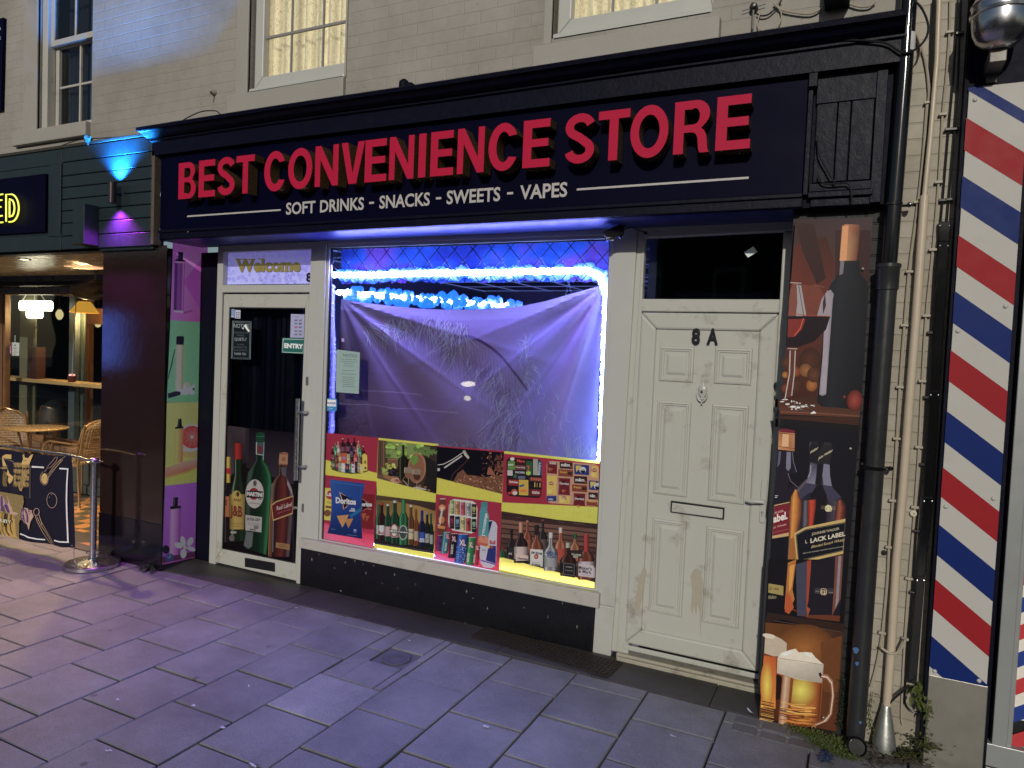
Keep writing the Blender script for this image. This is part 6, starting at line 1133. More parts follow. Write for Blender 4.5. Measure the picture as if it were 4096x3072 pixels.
a.poly2([(207,714),(494,682),(472,1255),(186,1352)], None, [(134,74,160),(136,72,156),(134,66,146),(130,66,150)])
a.grid([(247,905),(240,1300)],[(340,898),(328,1290)],[(0,(140,80,150)),(.2,(184,122,190)),(.5,(166,98,172)),(.85,(126,64,134)),(1,(104,50,112))]); a.poly2([(277,808),(316,806),(312,880),(272,882)], (20,18,28)); a.poly2([(252,882),(338,876),(340,896),(250,908)], (20,18,28)); a.line([(286,812),(282,880)], 5, (84,80,96))
a.poly2([(186,1360),(300,1310),(470,1298),(468,1305),(182,1368)], (150,66,140)); a.poly2([(186,1300),(310,1285),(472,1250),(470,1300),(184,1352)], (80,36,70))
for x, y, rx, ry, q in ((355,1170,22,42,-.2),(415,1175,24,40,.5),(318,1205,36,24,.35),(425,1235,36,18,.35),(360,1275,26,40,.1)): a.ell(x, y, rx, ry, (196,182,156), 14, q); a.ell(x, y, rx*.6, ry*.6, (210,198,176), 12, q)
a.ell(372,1222,16,16,(196,160,110),10); a.ell(215,1240,30,36,(24,24,44),16); a.ell(243,1308,37,36,(56,62,100),18); a.ell(240,1298,20,18,(86,96,140),12); a.ell(234,1290,8,7,(40,44,76),8)
M['vape'] = printmat('vape_print_glow', .4, .3, glow=.10, grain=.03); o = a.build('vape_panel', M['vape']); tag(o, 'tall panel of four coloured vape pictures on the left return of the shop', 'poster')  # print glows slightly, making up for missing light on the panel
b_ = MB(); zA = PLN(*z('D',276,116), p0, nv); zB = PLN(*z('D',562,166), p0, nv); zC = PLN(*z('E',474,1300), p0, nv); zD = PLN(*z('E',182,1368), p0, nv)
b_.hexa([q-nv*.0006 for q in (zD,zC,zB,zA)], [q-nv*.005 for q in (zD,zC,zB,zA)]); b_.build('backing_board', M['upvc'], o)
b_ = MB(); q = ZP('E', 530, 1320, -.01); b_.v = []; b_.slab([(q.x-.02,0.002),(q.x+.015,.002),(q.x+.012,.11),(q.x-.006,.125),(q.x-.02,.10)], .045, .0515); b_.build('chipped_patch', mat('chipped_paint', (.25,.24,.22), .8, var=.7, nscale=60), shop)
# ------------------------------------------------------------------ drinks panel on the right pilaster
L0 = Vector((-.352,-.332,0)); R0 = Vector((-.001,-.272,0)); db = (R0-L0).normalized(); nb = Vector((db.y,-db.x,0))
a = Art('H', lambda x, y: PLN(x, y, L0, nb), nb, .00001, lambda c: alb(c,.74))
r = random.Random(11)
a.off = 0; a.poly([PLN(*z(*q), L0, nb) for q in (('L',60,1365),('L',524,1442),('H',1826,112),('H',1297,130))], a.conv((20,17,26)))
a.poly2([(1183,1659),(1720,1659),(1820,115),(1297,130)], (22,18,24))
a.poly2([(1195,1430),(1720,1430),(1775,790),(1825,112),(1297,130),(1250,800)], None, [(46,22,22),(70,34,26),(30,20,24),(62,50,54),(52,34,34),(84,36,26)])
a.poly2([(1290,300),(1500,240),(1560,420),(1500,700),(1250,700)], None, [(84,32,22),(60,26,22),(76,30,22),(96,42,30),(104,40,26)]); a.poly2([(1300,150),(1420,160),(1500,520),(1440,560),(1340,330)], (50,26,24)); a.poly2([(1560,200),(1800,200),(1790,560),(1560,520)], (54,30,30))
for x, y, rr, c in ((1395,1060,80,(80,42,28)),(1300,1140,34,(140,66,34)),(1365,1130,44,(146,92,46)),(1228,1160,22,(176,110,40)),(1405,1230,40,(168,98,40)),(1290,1230,60,(84,44,30)),(1420,1160,50,(96,54,34)),(1230,1250,30,(120,56,34)),(1240,1080,40,(90,50,32))): a.gell(x, y, rr*.92, rr, c, tuple(int(q*.72) for q in c), 22)
a.poly2([(1195,1420),(1180,1330),(1460,1290),(1735,1330),(1722,1445)], None, [(96,52,34),(70,36,26),(60,32,24),(58,34,28),(84,50,38)]); a.poly2([(1190,1435),(1722,1440),(1720,1495),(1190,1450)], (60,34,26)); a.line([(1200,1405),(1450,1415),(1722,1435)], 4, (130,80,60))
a.grid([(1606,400),(1592,480),(1540,545),(1500,620),(1480,900),(1440,1340),(1470,1370)],[(1722,400),(1728,490),(1775,545),(1792,640),(1765,1000),(1735,1300),(1700,1390)],[(0,(24,24,32)),(.3,(32,34,42)),(.6,(26,28,36)),(1,(20,20,27))]); a.poly2([(1606,170),(1630,160),(1722,164),(1724,230),(1704,402),(1590,404)], None, [(150,96,66),(170,110,76),(110,60,46),(90,50,42),(110,52,36),(200,150,100)]); a.poly2([(1610,176),(1650,168),(1634,400),(1594,402)], (206,140,92)); a.poly2([(1596,404),(1622,404),(1612,490),(1588,500)], (110,106,116))
a.poly2([(1508,605),(1530,595),(1552,625),(1545,660),(1500,1290),(1475,1300),(1455,1290),(1462,1200),(1505,760),(1515,680)], (136,126,140)); a.poly2([(1490,790),(1520,770),(1500,1280),(1465,1290)], (150,140,152))
a.poly2([(1280,548),(1310,552),(1320,640),(1310,770),(1248,770),(1262,600)], (120,66,56)); a.poly2([(1305,560),(1335,565),(1370,770),(1300,770),(1310,680)], (150,140,146)); a.line([(1318,560),(1352,770)], 4, (50,30,34)); a.poly2([(1340,560),(1450,570),(1500,650),(1470,770),(1370,770)], (110,52,40)); a.poly2([(1470,660),(1510,600),(1540,650),(1525,770),(1440,770)], (144,134,144)); a.poly2([(1478,680),(1494,620),(1500,700),(1480,760)], (60,36,40)); a.line([(1262,548),(1336,552)], 4, (190,180,180)); a.line([(1420,562),(1490,580)], 4, (120,80,70))
a.poly2([(1246,770),(1528,772),(1500,860),(1420,940),(1320,975),(1236,975)], (28,14,24)); a.line([(1250,748),(1380,768),(1525,772)], 5, (150,60,46)); a.poly2([(1250,790),(1365,790),(1340,860),(1290,910),(1245,910)], (120,34,28)); a.line([(1350,785),(1330,850),(1290,900)], 6, (196,80,56))
a.poly2([(1255,985),(1305,985),(1295,1050),(1270,1310),(1232,1310),(1250,1050)], (90,46,36)); a.line([(1262,1000),(1258,1150),(1228,1320)], 7, (176,166,160)); a.line([(1296,1000),(1290,1150),(1272,1300)], 7, (170,160,156)); a.line([(1245,985),(1310,988)], 6, (170,150,150))
for i in range(40): x = r.uniform(1205,1420); y = 1345+(x-1205)*.22+r.uniform(-28,28); a.ell(x, y, r.uniform(5,22), r.uniform(3,8), r.choice([(196,190,190),(110,96,96),(60,46,50),(230,224,220)]), 8)
a.gell(1690,1330,52,70,(150,60,50),(86,28,26),22,.1); a.ell(1622,1306,9,11,(120,40,34),8)
# bottles (enlargement g)
a.k = 'g'; a.poly2([(205,1659),(1075,1659),(1193,60),(325,0)], (17,16,26))
a.poly2([(318,60),(495,90),(492,290),(310,270)], None, [(150,96,56),(180,126,80),(160,100,60),(190,130,84)]); a.poly2([(328,42),(400,40),(495,62),(492,92),(326,76)], (104,24,44)); a.poly2([(360,100),(430,105),(425,240),(350,235)], (206,160,116)); a.line([(314,236),(492,262)], 5, (100,56,36)); a.line([(326,88),(494,108)], 5, (90,54,34))
a.poly2([(310,285),(465,300),(470,400),(510,520),(430,540),(415,700),(525,660),(440,850),(245,900),(270,700)], (30,24,38)); a.poly2([(318,290),(345,292),(330,430),(300,470)], (84,82,104)); a.poly2([(405,296),(452,300),(450,470),(425,510),(398,480)], (110,110,132)); a.line([(470,300),(478,400),(515,520)], 6, (110,110,130)); a.line([(418,530),(450,620),(532,690)], 7, (104,96,120)); a.rect(275,778,310,786,(180,180,190)); a.rect(275,796,300,804,(180,180,190))
a.poly2([(268,885),(440,848),(436,1225),(245,1255)], (186,150,100)); a.poly2([(268,900),(440,862),(432,1188),(248,1226)], (112,22,40)); a.line([(268,898),(440,860)], 4, (30,14,20)); a.text('ALKER.',(268,985),(378,958),24,(196,150,150),.02); a.text('abel.',(258,1085),(415,1040),88,(212,196,190),.04); a.text('ch Whisky',(252,1155),(400,1112),30,(196,160,140),.01,.3); a.text('BOTTLED IN SCOTLAND',(250,1196),(425,1156),11,(170,110,100),0)
# black label bottle
a.grid([(660,185),(655,260),(662,420),(640,580),(520,700),(450,800),(438,1000),(405,1659)],[(908,200),(912,260),(888,420),(892,570),(925,695),(1060,860),(1068,1000),(1020,1659)],[(0,(60,54,66)),(.08,(90,80,92)),(.2,(40,36,50)),(.45,(20,18,28)),(.62,(26,24,36)),(.8,(70,60,74)),(.9,(44,38,50)),(1,(24,20,30))])
a.poly2([(676,185),(750,180),(748,420),(662,415),(658,260)], (26,24,30)); a.poly2([(820,186),(908,205),(900,300),(884,432),(750,425),(760,300)], (34,32,38)); 
for i in range(8): a.line([(684+9*i,186),(682+9*i,215)], 2, (56,54,62)); a.line([(828+9*i,192),(826+9*i,222)], 2, (60,58,66))
a.text('Walker',(658,325),(750,265),34,(190,180,150),.02,.3); a.text('John Walker',(748,395),(908,300),40,(200,190,160),.02,.3)
a.poly2([(668,425),(740,428),(735,520),(718,655),(620,640),(660,540)], None, [(80,78,100),(60,58,78),(90,88,112),(120,118,142),(110,100,120),(90,88,108)]); a.poly2([(815,430),(880,440),(884,560),(905,680),(810,660),(800,560)], (112,110,134)); a.line([(640,580),(670,520),(672,440)], 8, (150,150,170)); a.poly2([(620,645),(900,675),(1010,800),(880,860),(830,740),(750,720),(640,760),(560,820),(530,740)], (58,54,76)); a.poly2([(740,660),(800,664),(850,780),(840,1080),(720,1080),(690,800),(660,790)], (22,18,28))
a.grid([(500,705),(452,800),(440,1000),(432,1300),(408,1659)],[(530,745),(575,850),(572,1000),(520,1220),(470,1659)],[(0,(120,60,24)),(.25,(206,134,44)),(.55,(176,106,38)),(.8,(120,66,30)),(1,(60,36,30))]); a.grid([(590,840),(580,1130)],[(640,830),(640,1110)],[(0,(60,54,66)),(.5,(100,92,106)),(1,(50,44,56))]); a.poly2([(435,1260),(500,1240),(520,1540),(470,1659),(410,1659)], (150,90,34)); a.poly2([(500,1540),(630,1510),(630,1659),(480,1659)], (80,76,92))
a.grid([(640,830),(640,920),(640,1118)],[(732,822),(728,910),(700,1115)],[(0,(96,30,20)),(.4,(184,56,28)),(.8,(150,44,26)),(1,(60,22,22))]); a.poly2([(636,1500),(668,1495),(666,1659),(636,1659)], (150,50,26)); a.grid([(975,830),(950,920),(930,1065)],[(1015,820),(1062,900),(1052,1040)],[(0,(40,24,28)),(.4,(150,76,54)),(.7,(96,44,34)),(1,(40,22,26))]); a.poly2([(920,1450),(1028,1420),(1015,1659),(915,1659)], (104,60,50)); a.poly2([(960,1450),(985,1445),(975,1659),(950,1659)], (130,110,120))
for y in (898,912,926): a.line([(785,y-4),(945,y+8)], 2.5, (150,140,100))
a.poly2([(828,920),(835,895),(862,880),(895,895),(908,915),(900,955),(850,958),(832,945)], (196,184,140))
for i in range(18): a.ell(r.uniform(838,900), r.uniform(895,950), 5, 5, r.choice([(110,100,70),(226,214,170)]), 6)
a.poly2([(485,1200),(605,1130),(1056,1035),(1052,1060),(1030,1420),(520,1540)], (186,156,90)); a.poly2([(504,1212),(612,1152),(1054,1072),(1028,1392),(532,1508)], (16,17,30)); a.loop([(512,1218),(614,1160),(1052,1082),(1026,1384),(538,1498)], 3, (150,140,110))
a.text('JOHNNIE WALKER',(682,1228),(988,1165),36,(170,160,130),.02); a.text('L',(612,1310),(632,1306),40,(176,168,150),.02); a.text('LACK LABEL',(668,1305),(1052,1225),50,(200,192,170),.03); a.text('Blended Scotch Whisky',(672,1372),(1040,1290),42,(180,160,110),.01,.35); a.text('DISTILLED, BLENDED AND BOTTLED IN SCOTLAND',(586,1426),(1040,1348),13,(170,165,150),.01)
# lower bottle and beer (enlargement L)
a.k = 'L'
a.poly2([(58,1360),(520,1440),(572,700),(600,400),(118,400)], (16,12,18)); a.poly2([(150,440),(245,420),(235,640),(212,740),(105,730)], (18,14,24)); a.poly2([(118,545),(208,560),(206,618),(116,600)], (150,130,70)); a.text('ED 1820',(122,582),(180,588),16,(90,70,40),.02); a.text('Walkers',(112,640),(162,636),22,(160,150,120),.0,.3)
a.poly2([(235,420),(285,400),(262,580),(275,640),(240,710),(214,700),(220,620)], (168,100,36)); a.poly2([(245,440),(275,430),(258,560),(240,600)], (206,140,50)); a.poly2([(282,430),(350,410),(348,745),(290,740)], (60,60,80)); a.poly2([(350,408),(375,405),(368,600),(345,710),(348,560)], (150,56,30)); a.poly2([(376,410),(575,370),(545,770),(350,755)], (26,22,34)); a.poly2([(520,385),(568,375),(552,640),(500,740),(515,520)], (110,64,52)); a.poly2([(540,380),(556,378),(540,650),(520,700)], (130,120,130)); a.poly2([(214,690),(300,720),(350,752),(545,775),(550,740),(470,735),(330,735),(240,680)], (96,46,26)); a.poly2([(225,600),(250,620),(270,690),(240,730),(216,715)], (170,70,26)); a.poly2([(345,680),(370,700),(352,745)], (150,70,40))
a.rect(396,572,510,606,(54,50,60),.03); a.poly2([(432,582),(440,574),(462,576),(470,586),(468,608),(460,616),(438,614),(430,604)], (190,160,120)); a.poly2([(436,584),(442,578),(460,580),(466,588),(464,606),(458,611),(440,610),(434,602)], (26,22,32)); a.text('12',(438,607),(462,609),22,(206,190,160),.03); a.text('AGED',(400,596),(426,597),7,(150,140,130),0); a.text('YEARS',(478,602),(506,604),7,(150,140,130),0)
a.poly2([(96,790),(112,720),(575,790),(572,845),(340,800),(200,760)], (44,28,24)); a.line([(150,770),(340,800),(560,838)], 3, (84,60,50))
a.poly2([(62,1355),(100,780),(330,800),(572,842),(525,1438)], None, [(60,28,14),(96,54,20),(100,56,22),(60,36,24),(90,46,24)]); a.gell(330,940,190,150,(150,90,30),(88,48,20),28); a.poly2([(430,900),(560,860),(540,1200),(450,1200)], (100,56,24))
# back glass
a.poly2([(98,848),(130,855),(180,870),(228,905),(222,1010),(150,1290),(145,1385),(62,1360)], (120,56,16)); a.poly2([(90,980),(165,990),(160,1300),(70,1300)], None, [(190,90,16),(170,70,14),(200,120,20),(220,170,40)]); a.gell(108,1160,40,150,(244,190,50),(180,92,18),20); a.poly2([(98,850),(140,852),(196,880),(228,905),(225,980),(150,985),(92,965)], (176,160,140)); a.ell(120,862,40,14,(200,188,170),12,.2); a.poly2([(165,1095),(205,1100),(190,1240),(160,1250)], (24,16,16)); a.poly2([(70,1290),(150,1300),(145,1385),(64,1358)], (60,30,16))
for i in range(16): y = 1250+r.uniform(0,110); a.line([(70,y),(150,y+18)], 3, r.choice([(150,90,30),(40,20,12),(206,150,60)]))
# front mug
a.poly2([(172,985),(450,1030),(445,1150),(425,1395),(300,1420),(175,1390),(200,1110),(170,1085)], (140,66,18)); a.grid([(250,1120),(236,1385)],[(440,1150),(420,1400)],[(0,(120,56,16)),(.15,(196,110,26)),(.5,(214,136,34)),(.85,(150,76,22)),(1,(84,40,16))]); a.gell(315,1190,95,115,(250,200,60),(150,78,20),26); a.grid([(205,1100),(178,1388)],[(252,1112),(228,1400)],[(0,(130,90,66)),(.4,(196,160,130)),(1,(150,104,70))]); a.poly2([(252,1112),(268,1120),(240,1400),(226,1400)], (120,60,20))
for i in range(26): y = 1255+r.uniform(0,120); x = r.uniform(180,260); a.line([(x,y),(x+70,y+14),(x+150,y+16)], r.uniform(3,7), r.choice([(196,120,36),(70,34,14),(230,170,70),(110,56,20)]))
a.poly2([(172,990),(240,1000),(450,1030),(440,1145),(300,1125),(168,1085)], None, [(190,180,160),(200,190,172),(176,164,150),(150,140,130),(190,176,160),(176,164,150)])
a.poly2([(172,992),(195,962),(250,945),(280,938),(300,960),(345,958),(378,962),(400,990),(425,1012),(448,1032),(330,1024),(240,1006)], (206,196,178)); a.line([(172,992),(240,1004),(448,1034)], 4, (150,140,124)); a.ell(230,965,34,12,(226,218,204),12,-.3); a.ell(360,975,26,10,(222,214,200),12,.4)
for q, c in ((0,(150,110,84)),(12,(210,180,160)),(24,(120,76,56))): a.line([(425+q*.2,1095+q*.6),(470,1098+q),(500-q*.3,1130+q),(510-q*.5,1220),(496-q*.5,1330),(470-q,1372),(400,1400-q*.4)], 9, c)
a.poly2([(418,1088),(432,1080),(440,1100),(428,1112)], (40,30,30)); a.ell(390,1415,14,18,(150,110,60),10); a.ell(390,1418,8,11,(50,34,24),8); a.poly2([(64,1356),(140,1378),(145,1392),(62,1366)], (190,150,100)); 
o = a.build('drinks_panel', M['print']); tag(o, 'tall dark poster of wine, whisky bottles and foaming beer mugs beside the flat door', 'poster')
cs = [PLN(*z('L',60,1365), L0, nb), PLN(*z('L',524,1442), L0, nb), PLN(*z('H',1826,112), L0, nb), PLN(*z('H',1297,130), L0, nb)]
b_ = MB(); b_.hexa([q-nb*.0005 for q in cs], [q-nb*.004 for q in cs]); b_.build('backing_board', M['alu'], o)
b_ = MB()
for k, x, y in (('H',1740,460),('H',1658,1650),('g',1238,424),('L',446,1350)):
    q = PLN(*z(k,x,y), L0, nb)+nb*.012; b_.lathe([(.0065,0),(.006,.002),(.003,.003),(.001,.0015)], q, 12, Matrix.Rotation(math.pi/2,3,'X'))
b_.build('screw', M['steel_dull'], o)
# ------------------------------------------------------------------ rainwater pipes
M['bscrap'] = mat('blue_scrap', (.05,.12,.28), .6)
Yp = -.375
t = thing('rainwater_pipe', 'black rainwater pipe, glossy above and wide matt below, running down beside the drinks poster', 'drainpipe', (.08,Yp,0))
uc = [ZP('J',1012,1000,Yp), ZP('K',838,120,Yp)]; lw = [ZP('K',838,330,Yp), ZP('K',765,1460,Yp), ZP('L',640,1490,Yp)]
cx = lambda zz: lw[2].x+(lw[0].x-lw[2].x)*(zz-lw[2].z)/(lw[0].z-lw[2].z)
zs = lw[0].z+.07
b_ = MB(); b_.tube([(cx(zs)+.0,Yp,zs-.05),(cx(3.0)+.008,Yp,3.1),(cx(3.0)+.012,Yp,6.2)], .033, 24); b_.build('upper_pipe', M['pipe_gloss'], t, smooth=True)
b_ = MB(); b_.lathe([(.040,.05),(.041,.11),(.041,zs-.12),(.046,zs-.115),(.047,zs-.02),(.051,zs-.015),(.051,zs),(.044,zs+.003),(.033,zs)], (0,Yp,0), 28)
b_.v = [(x+cx(zz),y,zz) for x,y,zz in b_.v]; b_.build('lower_pipe', M['pipe'], t, smooth=True)
def bracket(zz, s=1, r=.044):
    b = MB(); x = cx(zz); b.lathe([(r,-.008),(r+.004,-.006),(r+.004,.006),(r,.008)], (x,Yp,zz), 24); b.tube([(x-.03,Yp+.03,zz),(x+.075,Yp+.05,zz)], .006, 8); b.lathe([(.011,0),(.011,.016),(.001,.018)], (x+.066,Yp+.035,zz), 10, Matrix.Rotation(math.pi/2,3,'X')); b.build('bracket', M['pipe_gloss'], t, smooth=True)
bracket(ZP('K',765,1465,Yp).z); bracket(ZP('J',975,1355,Yp).z, r=.035)
b_ = MB(); q0 = ZP('J',1030,330,Yp-.034); q1 = ZP('J',1068,205,Yp-.034); 
c = cx(q0.z)+.010
for s_, (za_, zb_2) in (('l',(q0.z,q1.z)),):
    n = 5
    for i in range(n):
        a0, a1 = -1.2+.9*i/n, -1.2+.9*(i+1)/n; r0 = .0337
        b_.poly([(c+r0*math.cos(a0),Yp+r0*math.sin(a0),za_),(c+r0*math.cos(a1),Yp+r0*math.sin(a1),za_),(c+r0*math.cos(a1),Yp+r0*math.sin(a1),zb_2),(c+r0*math.cos(a0),Yp+r0*math.sin(a0),zb_2)], (.55,.55,.55))
    for i in range(12):
        z0_ = za_+.008+.0028*i; a0, a1 = -1.05, -.6; r0 = .0340; b_.poly([(c+r0*math.cos(a0),Yp+r0*math.sin(a0),z0_),(c+r0*math.cos(a1),Yp+r0*math.sin(a1),z0_),(c+r0*math.cos(a1),Yp+r0*math.sin(a1),z0_+.0012),(c+r0*math.cos(a0),Yp+r0*math.sin(a0),z0_+.0012)], (.03,.03,.03))
b_.build('pipe_label', M['print'], t)
b_ = MB(); q = ZG('L',648,1560,.05); b_.lathe([(.040,0),(.043,.006),(.043,.02),(.040,.022),(.036,.016),(.034,.0),(.030,-.06),(.001,-.06)], (cx(0)+.008,-.44,.035), 26, Matrix.Rotation(math.radians(62),3,'X')); b_.build('shoe', M['pipe_gloss'], t, smooth=True)
for (x,y,s_) in ((645,950,.012),(652,1030,.008),(672,1385,.006)):
    b_ = MB(); q = ZP('L',x,y,Yp-.042); b_.poly([(q.x+s_*math.cos(a)*(1+.3*math.sin(3*a)),Yp-.0425,q.z+s_*1.3*math.sin(a)) for a in [6.28*k/9 for k in range(9)]]); b_.build('blue_scrap', M['bscrap'], t)
# cream painted conduit ending in a galvanised cone
Yc = -.325
t = thing('conduit_pole', 'cream painted vertical conduit standing between the drainpipe and the black trunking', 'conduit', (.17,Yc,0))
pts = [ZP('J',1262,0,Yc),ZP('J',1248,400,Yc),ZP('J',1205,900,Yc),ZP('J',1165,1300,Yc),ZP('K',1040,100,Yc),ZP('K',1005,600,Yc),ZP('K',965,1100,Yc),ZP('K',925,1640,Yc),ZP('L',890,400,Yc),ZP('L',860,900,Yc),ZP('L',832,1280,Yc)]
b_ = MB(); b_.tube([(pts[0].x,Yc,6)]+pts[:4], .011, 14); b_.build('upper_tube', M['cream_pipe'], t, smooth=True)
b_ = MB(); b_.tube(pts[3:], .019, 18); b_.build('lower_tube', M['cream_pipe'], t, smooth=True)
p = ZP('L',828,1280,Yc); b_ = MB(); h = p.z
b_.lathe([(.048,-.0),(.050,.012),(.049,.04),(.042,.09),(.030,h*.72),(.021,h*.92),(.019,h),(.016,h+.005)], (0,0,0), 28); g0 = ZG('L',818,1568); 
b_.v = [(x+ (p.x*zz/h+(g0.x-.003)*(1-zz/h)), y-.345+.02*zz/h, zz) for x,y,zz in b_.v]
tag(b_.build('cable_cone', M['galv'], smooth=True), 'galvanised steel cone guarding the foot of the cream conduit', 'cable guard')
# black trunking
b_ = MB(); A_ = ZP('J',1262,1470,-.30); 
tr = [((1258,1470,'J'),(1340,1470,'J')),((1145,100,'K'),(1208,100,'K')),((1090,1000,'K'),(1150,1000,'K')),((1050,1640,'K'),(1112,1640,'K')),((1010,500,'L'),(1062,500,'L')),((955,1140,'L'),(1010,1150,'L'))]
L_ = [(ZP(a[2],a[0],a[1],-.31), ZP(b2[2],b2[0],b2[1],-.31)) for a, b2 in tr]
for (a0,a1),(c0,c1) in zip(L_, L_[1:]): b_.slab([XZ(c0),XZ(c1),XZ(a1),XZ(a0)], -.318, -.285)
t = b_.build('cable_trunking', M['pipe_gloss'], bevel=.003); tag(t, 'black plastic cable trunking fixed to the cream wall beside the barber panel', 'trunking')
b_ = MB()
for i in range(5):
    for u in (.12,.88):
        a0, a1 = L_[i]; q = a0+(a1-a0)*u; b_.lathe([(.0045,0),(.004,.002),(.001,.003)], (q.x,-.3182,q.z-.02), 10, Matrix.Rotation(math.pi/2,3,'X'))
b_.build('screw', M['steel'], t)
kl = [(800,'K'),(450,'K'),(1100,'K'),(700,'K')]
cable('J', [(1385,0),(1375,200),(1352,560),(1325,860),(1285,1330),(1268,1500),(1122,250,None,'K'),(1098,650,None,'K'),(1072,1040,None,'K'),(1048,1445,None,'K'),(1010,230,None,'L'),(985,600,None,'L'),(945,1080,None,'L'),(945,1180,None,'L'),(935,1240,None,'L'),(960,1300,None,'L'),(1005,1325,None,'L'),(1048,1310,None,'L')], .0045, M['cable_b'], 'black cable running the full height left of the trunking, looping at its foot', Y=-.295, clips=[('J',1325,860),('J',1285,1330),('K',1098,650),('K',1072,1040),('K',1048,1445),('L',1010,230),('L',985,600)], name='wall_cable', cm=M['cable_b'])
cable('J', [(1405,0),(1398,220),(1385,560),(1365,860),(1345,1100),(1325,1330),(1312,1480)], .0045, M['cable_b'], 'black cable entering the top of the trunking', Y=-.295, clips=[('J',1398,222),('J',1366,858),('J',1326,1325)], name='wall_cable')
cable('J', [(1335,0),(1330,220),(1310,500),(1285,760),(1258,1210),(1222,1640),(1068,550,None,'K'),(1045,940,None,'K'),(1025,1340,None,'K'),(1000,90,None,'L'),(965,520,None,'L'),(940,880,None,'L'),(920,1320,None,'L'),(930,1400,None,'L')], .005, M['cable_c'], 'cream painted cable clipped between the conduit and the trunking', Y=-.292, clips=[('J',1332,215),('J',1286,760),('J',1258,1210),('K',1108,150),('K',1070,548),('K',1045,942),('K',1025,1340),('L',1000,85),('L',965,515),('L',940,878)], name='wall_cable')
cable('J', [(1040,110),(1110,220),(1170,400),(1195,600),(1188,680),(1180,720),(1150,1100),(1115,1400),(965,290,None,'K'),(938,610,None,'K'),(910,980,None,'K'),(892,1290,None,'K'),(868,50,None,'L'),(845,330,None,'L'),(835,520,None,'L'),(805,840,None,'L'),(770,1040,None,'L'),(735,1170,None,'L')], .0065, M['cable_c'], 'thick pale cable clipped beside the drainpipe and curving away near the ground', Y=-.295, clips=[('J',1188,682),('J',1118,1342),('K',968,282),('K',938,606),('K',910,978),('K',892,1288),('L',866,45),('L',845,326),('L',803,842)], name='wall_cable')
cable('J', [(1092,0),(1150,60),(1190,170),(1170,260),(1100,330),(1020,350),(940,300),(880,280),(780,270),(600,262)], .005, M['cable_b'], 'black cable looping out across the drainpipe from the boarded console', Y=-.42, name='loose_cable')
cable('J', [(1222,0),(1215,130),(1208,300),(1206,500),(1215,610),(1195,800),(1170,1000),(1150,1170),(1140,1290),(1130,1380),(1108,1480)], .005, M['cable_b'], 'black cable twisting down behind the cream conduit', Y=-.297, name='wall_cable')
cable('J', [(1075,500),(1100,440),(1135,340),(1120,290),(1080,250)], .004, M['cable_c'], 'pale cable loop on the wall just right of the upper drainpipe', Y=-.294, name='loose_cable')
cable('L', [(795,930),(820,950),(862,970),(905,955),(935,905),(945,880)], .006, M['cable_c'], 'pale cable sagging across the conduit low on the wall', Y=-.348, name='loose_cable')
cable('L', [(845,1270),(880,1235),(935,1190),(965,1158)], .0055, M['cable_b'], 'short black cable from the cone up to the foot of the trunking', Y=-.335, name='loose_cable')
cable('J', [(455,900),(465,1020),(510,1110),(570,1215)], .004, M['cable_b'], 'thin cable slanting over the boarded console', Y=-.385, name='loose_cable')
cable('J', [(460,1150),(480,1205),(530,1222),(640,1215),(670,1240),(685,1340)], .004, M['cable_b'], 'dark cable along the ledge under the console, dropping at its end', Y=-.385, name='loose_cable')
cable('J', [(165,20),(205,60),(280,80),(390,92),(450,75),(490,40)], .005, M['cable_c'], 'pale cable draped along the wall above the right end of the cornice', Y=-.30, name='loose_cable')
cable('J', [(50,90),(80,105),(130,95),(190,40),(215,0)], .004, M['cable_b'], 'dark cable hanging in a loop by the cable anchor', Y=-.30, name='loose_cable')
cable('J', [(180,10),(205,60),(215,110),(195,170),(150,205),(80,200),(55,160),(75,80)], .003, M['cable_c'], 'thin pale cable coiled in a ring above the cornice', Y=-.302, name='loose_cable')
cable('J', [(650,10),(680,30),(740,45),(800,40),(840,10)], .005, M['cable_c'], 'grey cable curving below the bracket above the console', Y=-.30, name='loose_cable')
b_ = MB(); q = ZP('J',545,10,-.33); b_.box(q.x-.03,q.x+.08,-.40,-.28,q.z-.02,q.z+.3); tag(b_.build('junction_box', M['blackmatt'], bevel=.004), 'black box fixed to the wall above the boarded console', 'junction box')
q = ZP('L',992,123,-.292); b_ = MB(); b_.lathe([(.014,0),(.014,.006),(.006,.007),(.005,.003),(.001,.003)], q, 16, Matrix.Rotation(math.pi/2,3,'X')); tag(b_.build('wall_disc', mat('pale_disc', (.6,.55,.4), .5)), 'small round pale disc with a dark centre on the cream wall', 'disc')
q = ZP('L',815,360,-.285); b_ = MB(); b_.lathe([(.013,0),(.012,.005),(.001,.006)], q, 9, Matrix.Rotation(math.pi/2,3,'X')); tag(b_.build('wall_plug', M['black_plastic']), 'dark hole plug in the cream wall beside the drainpipe', 'plug')
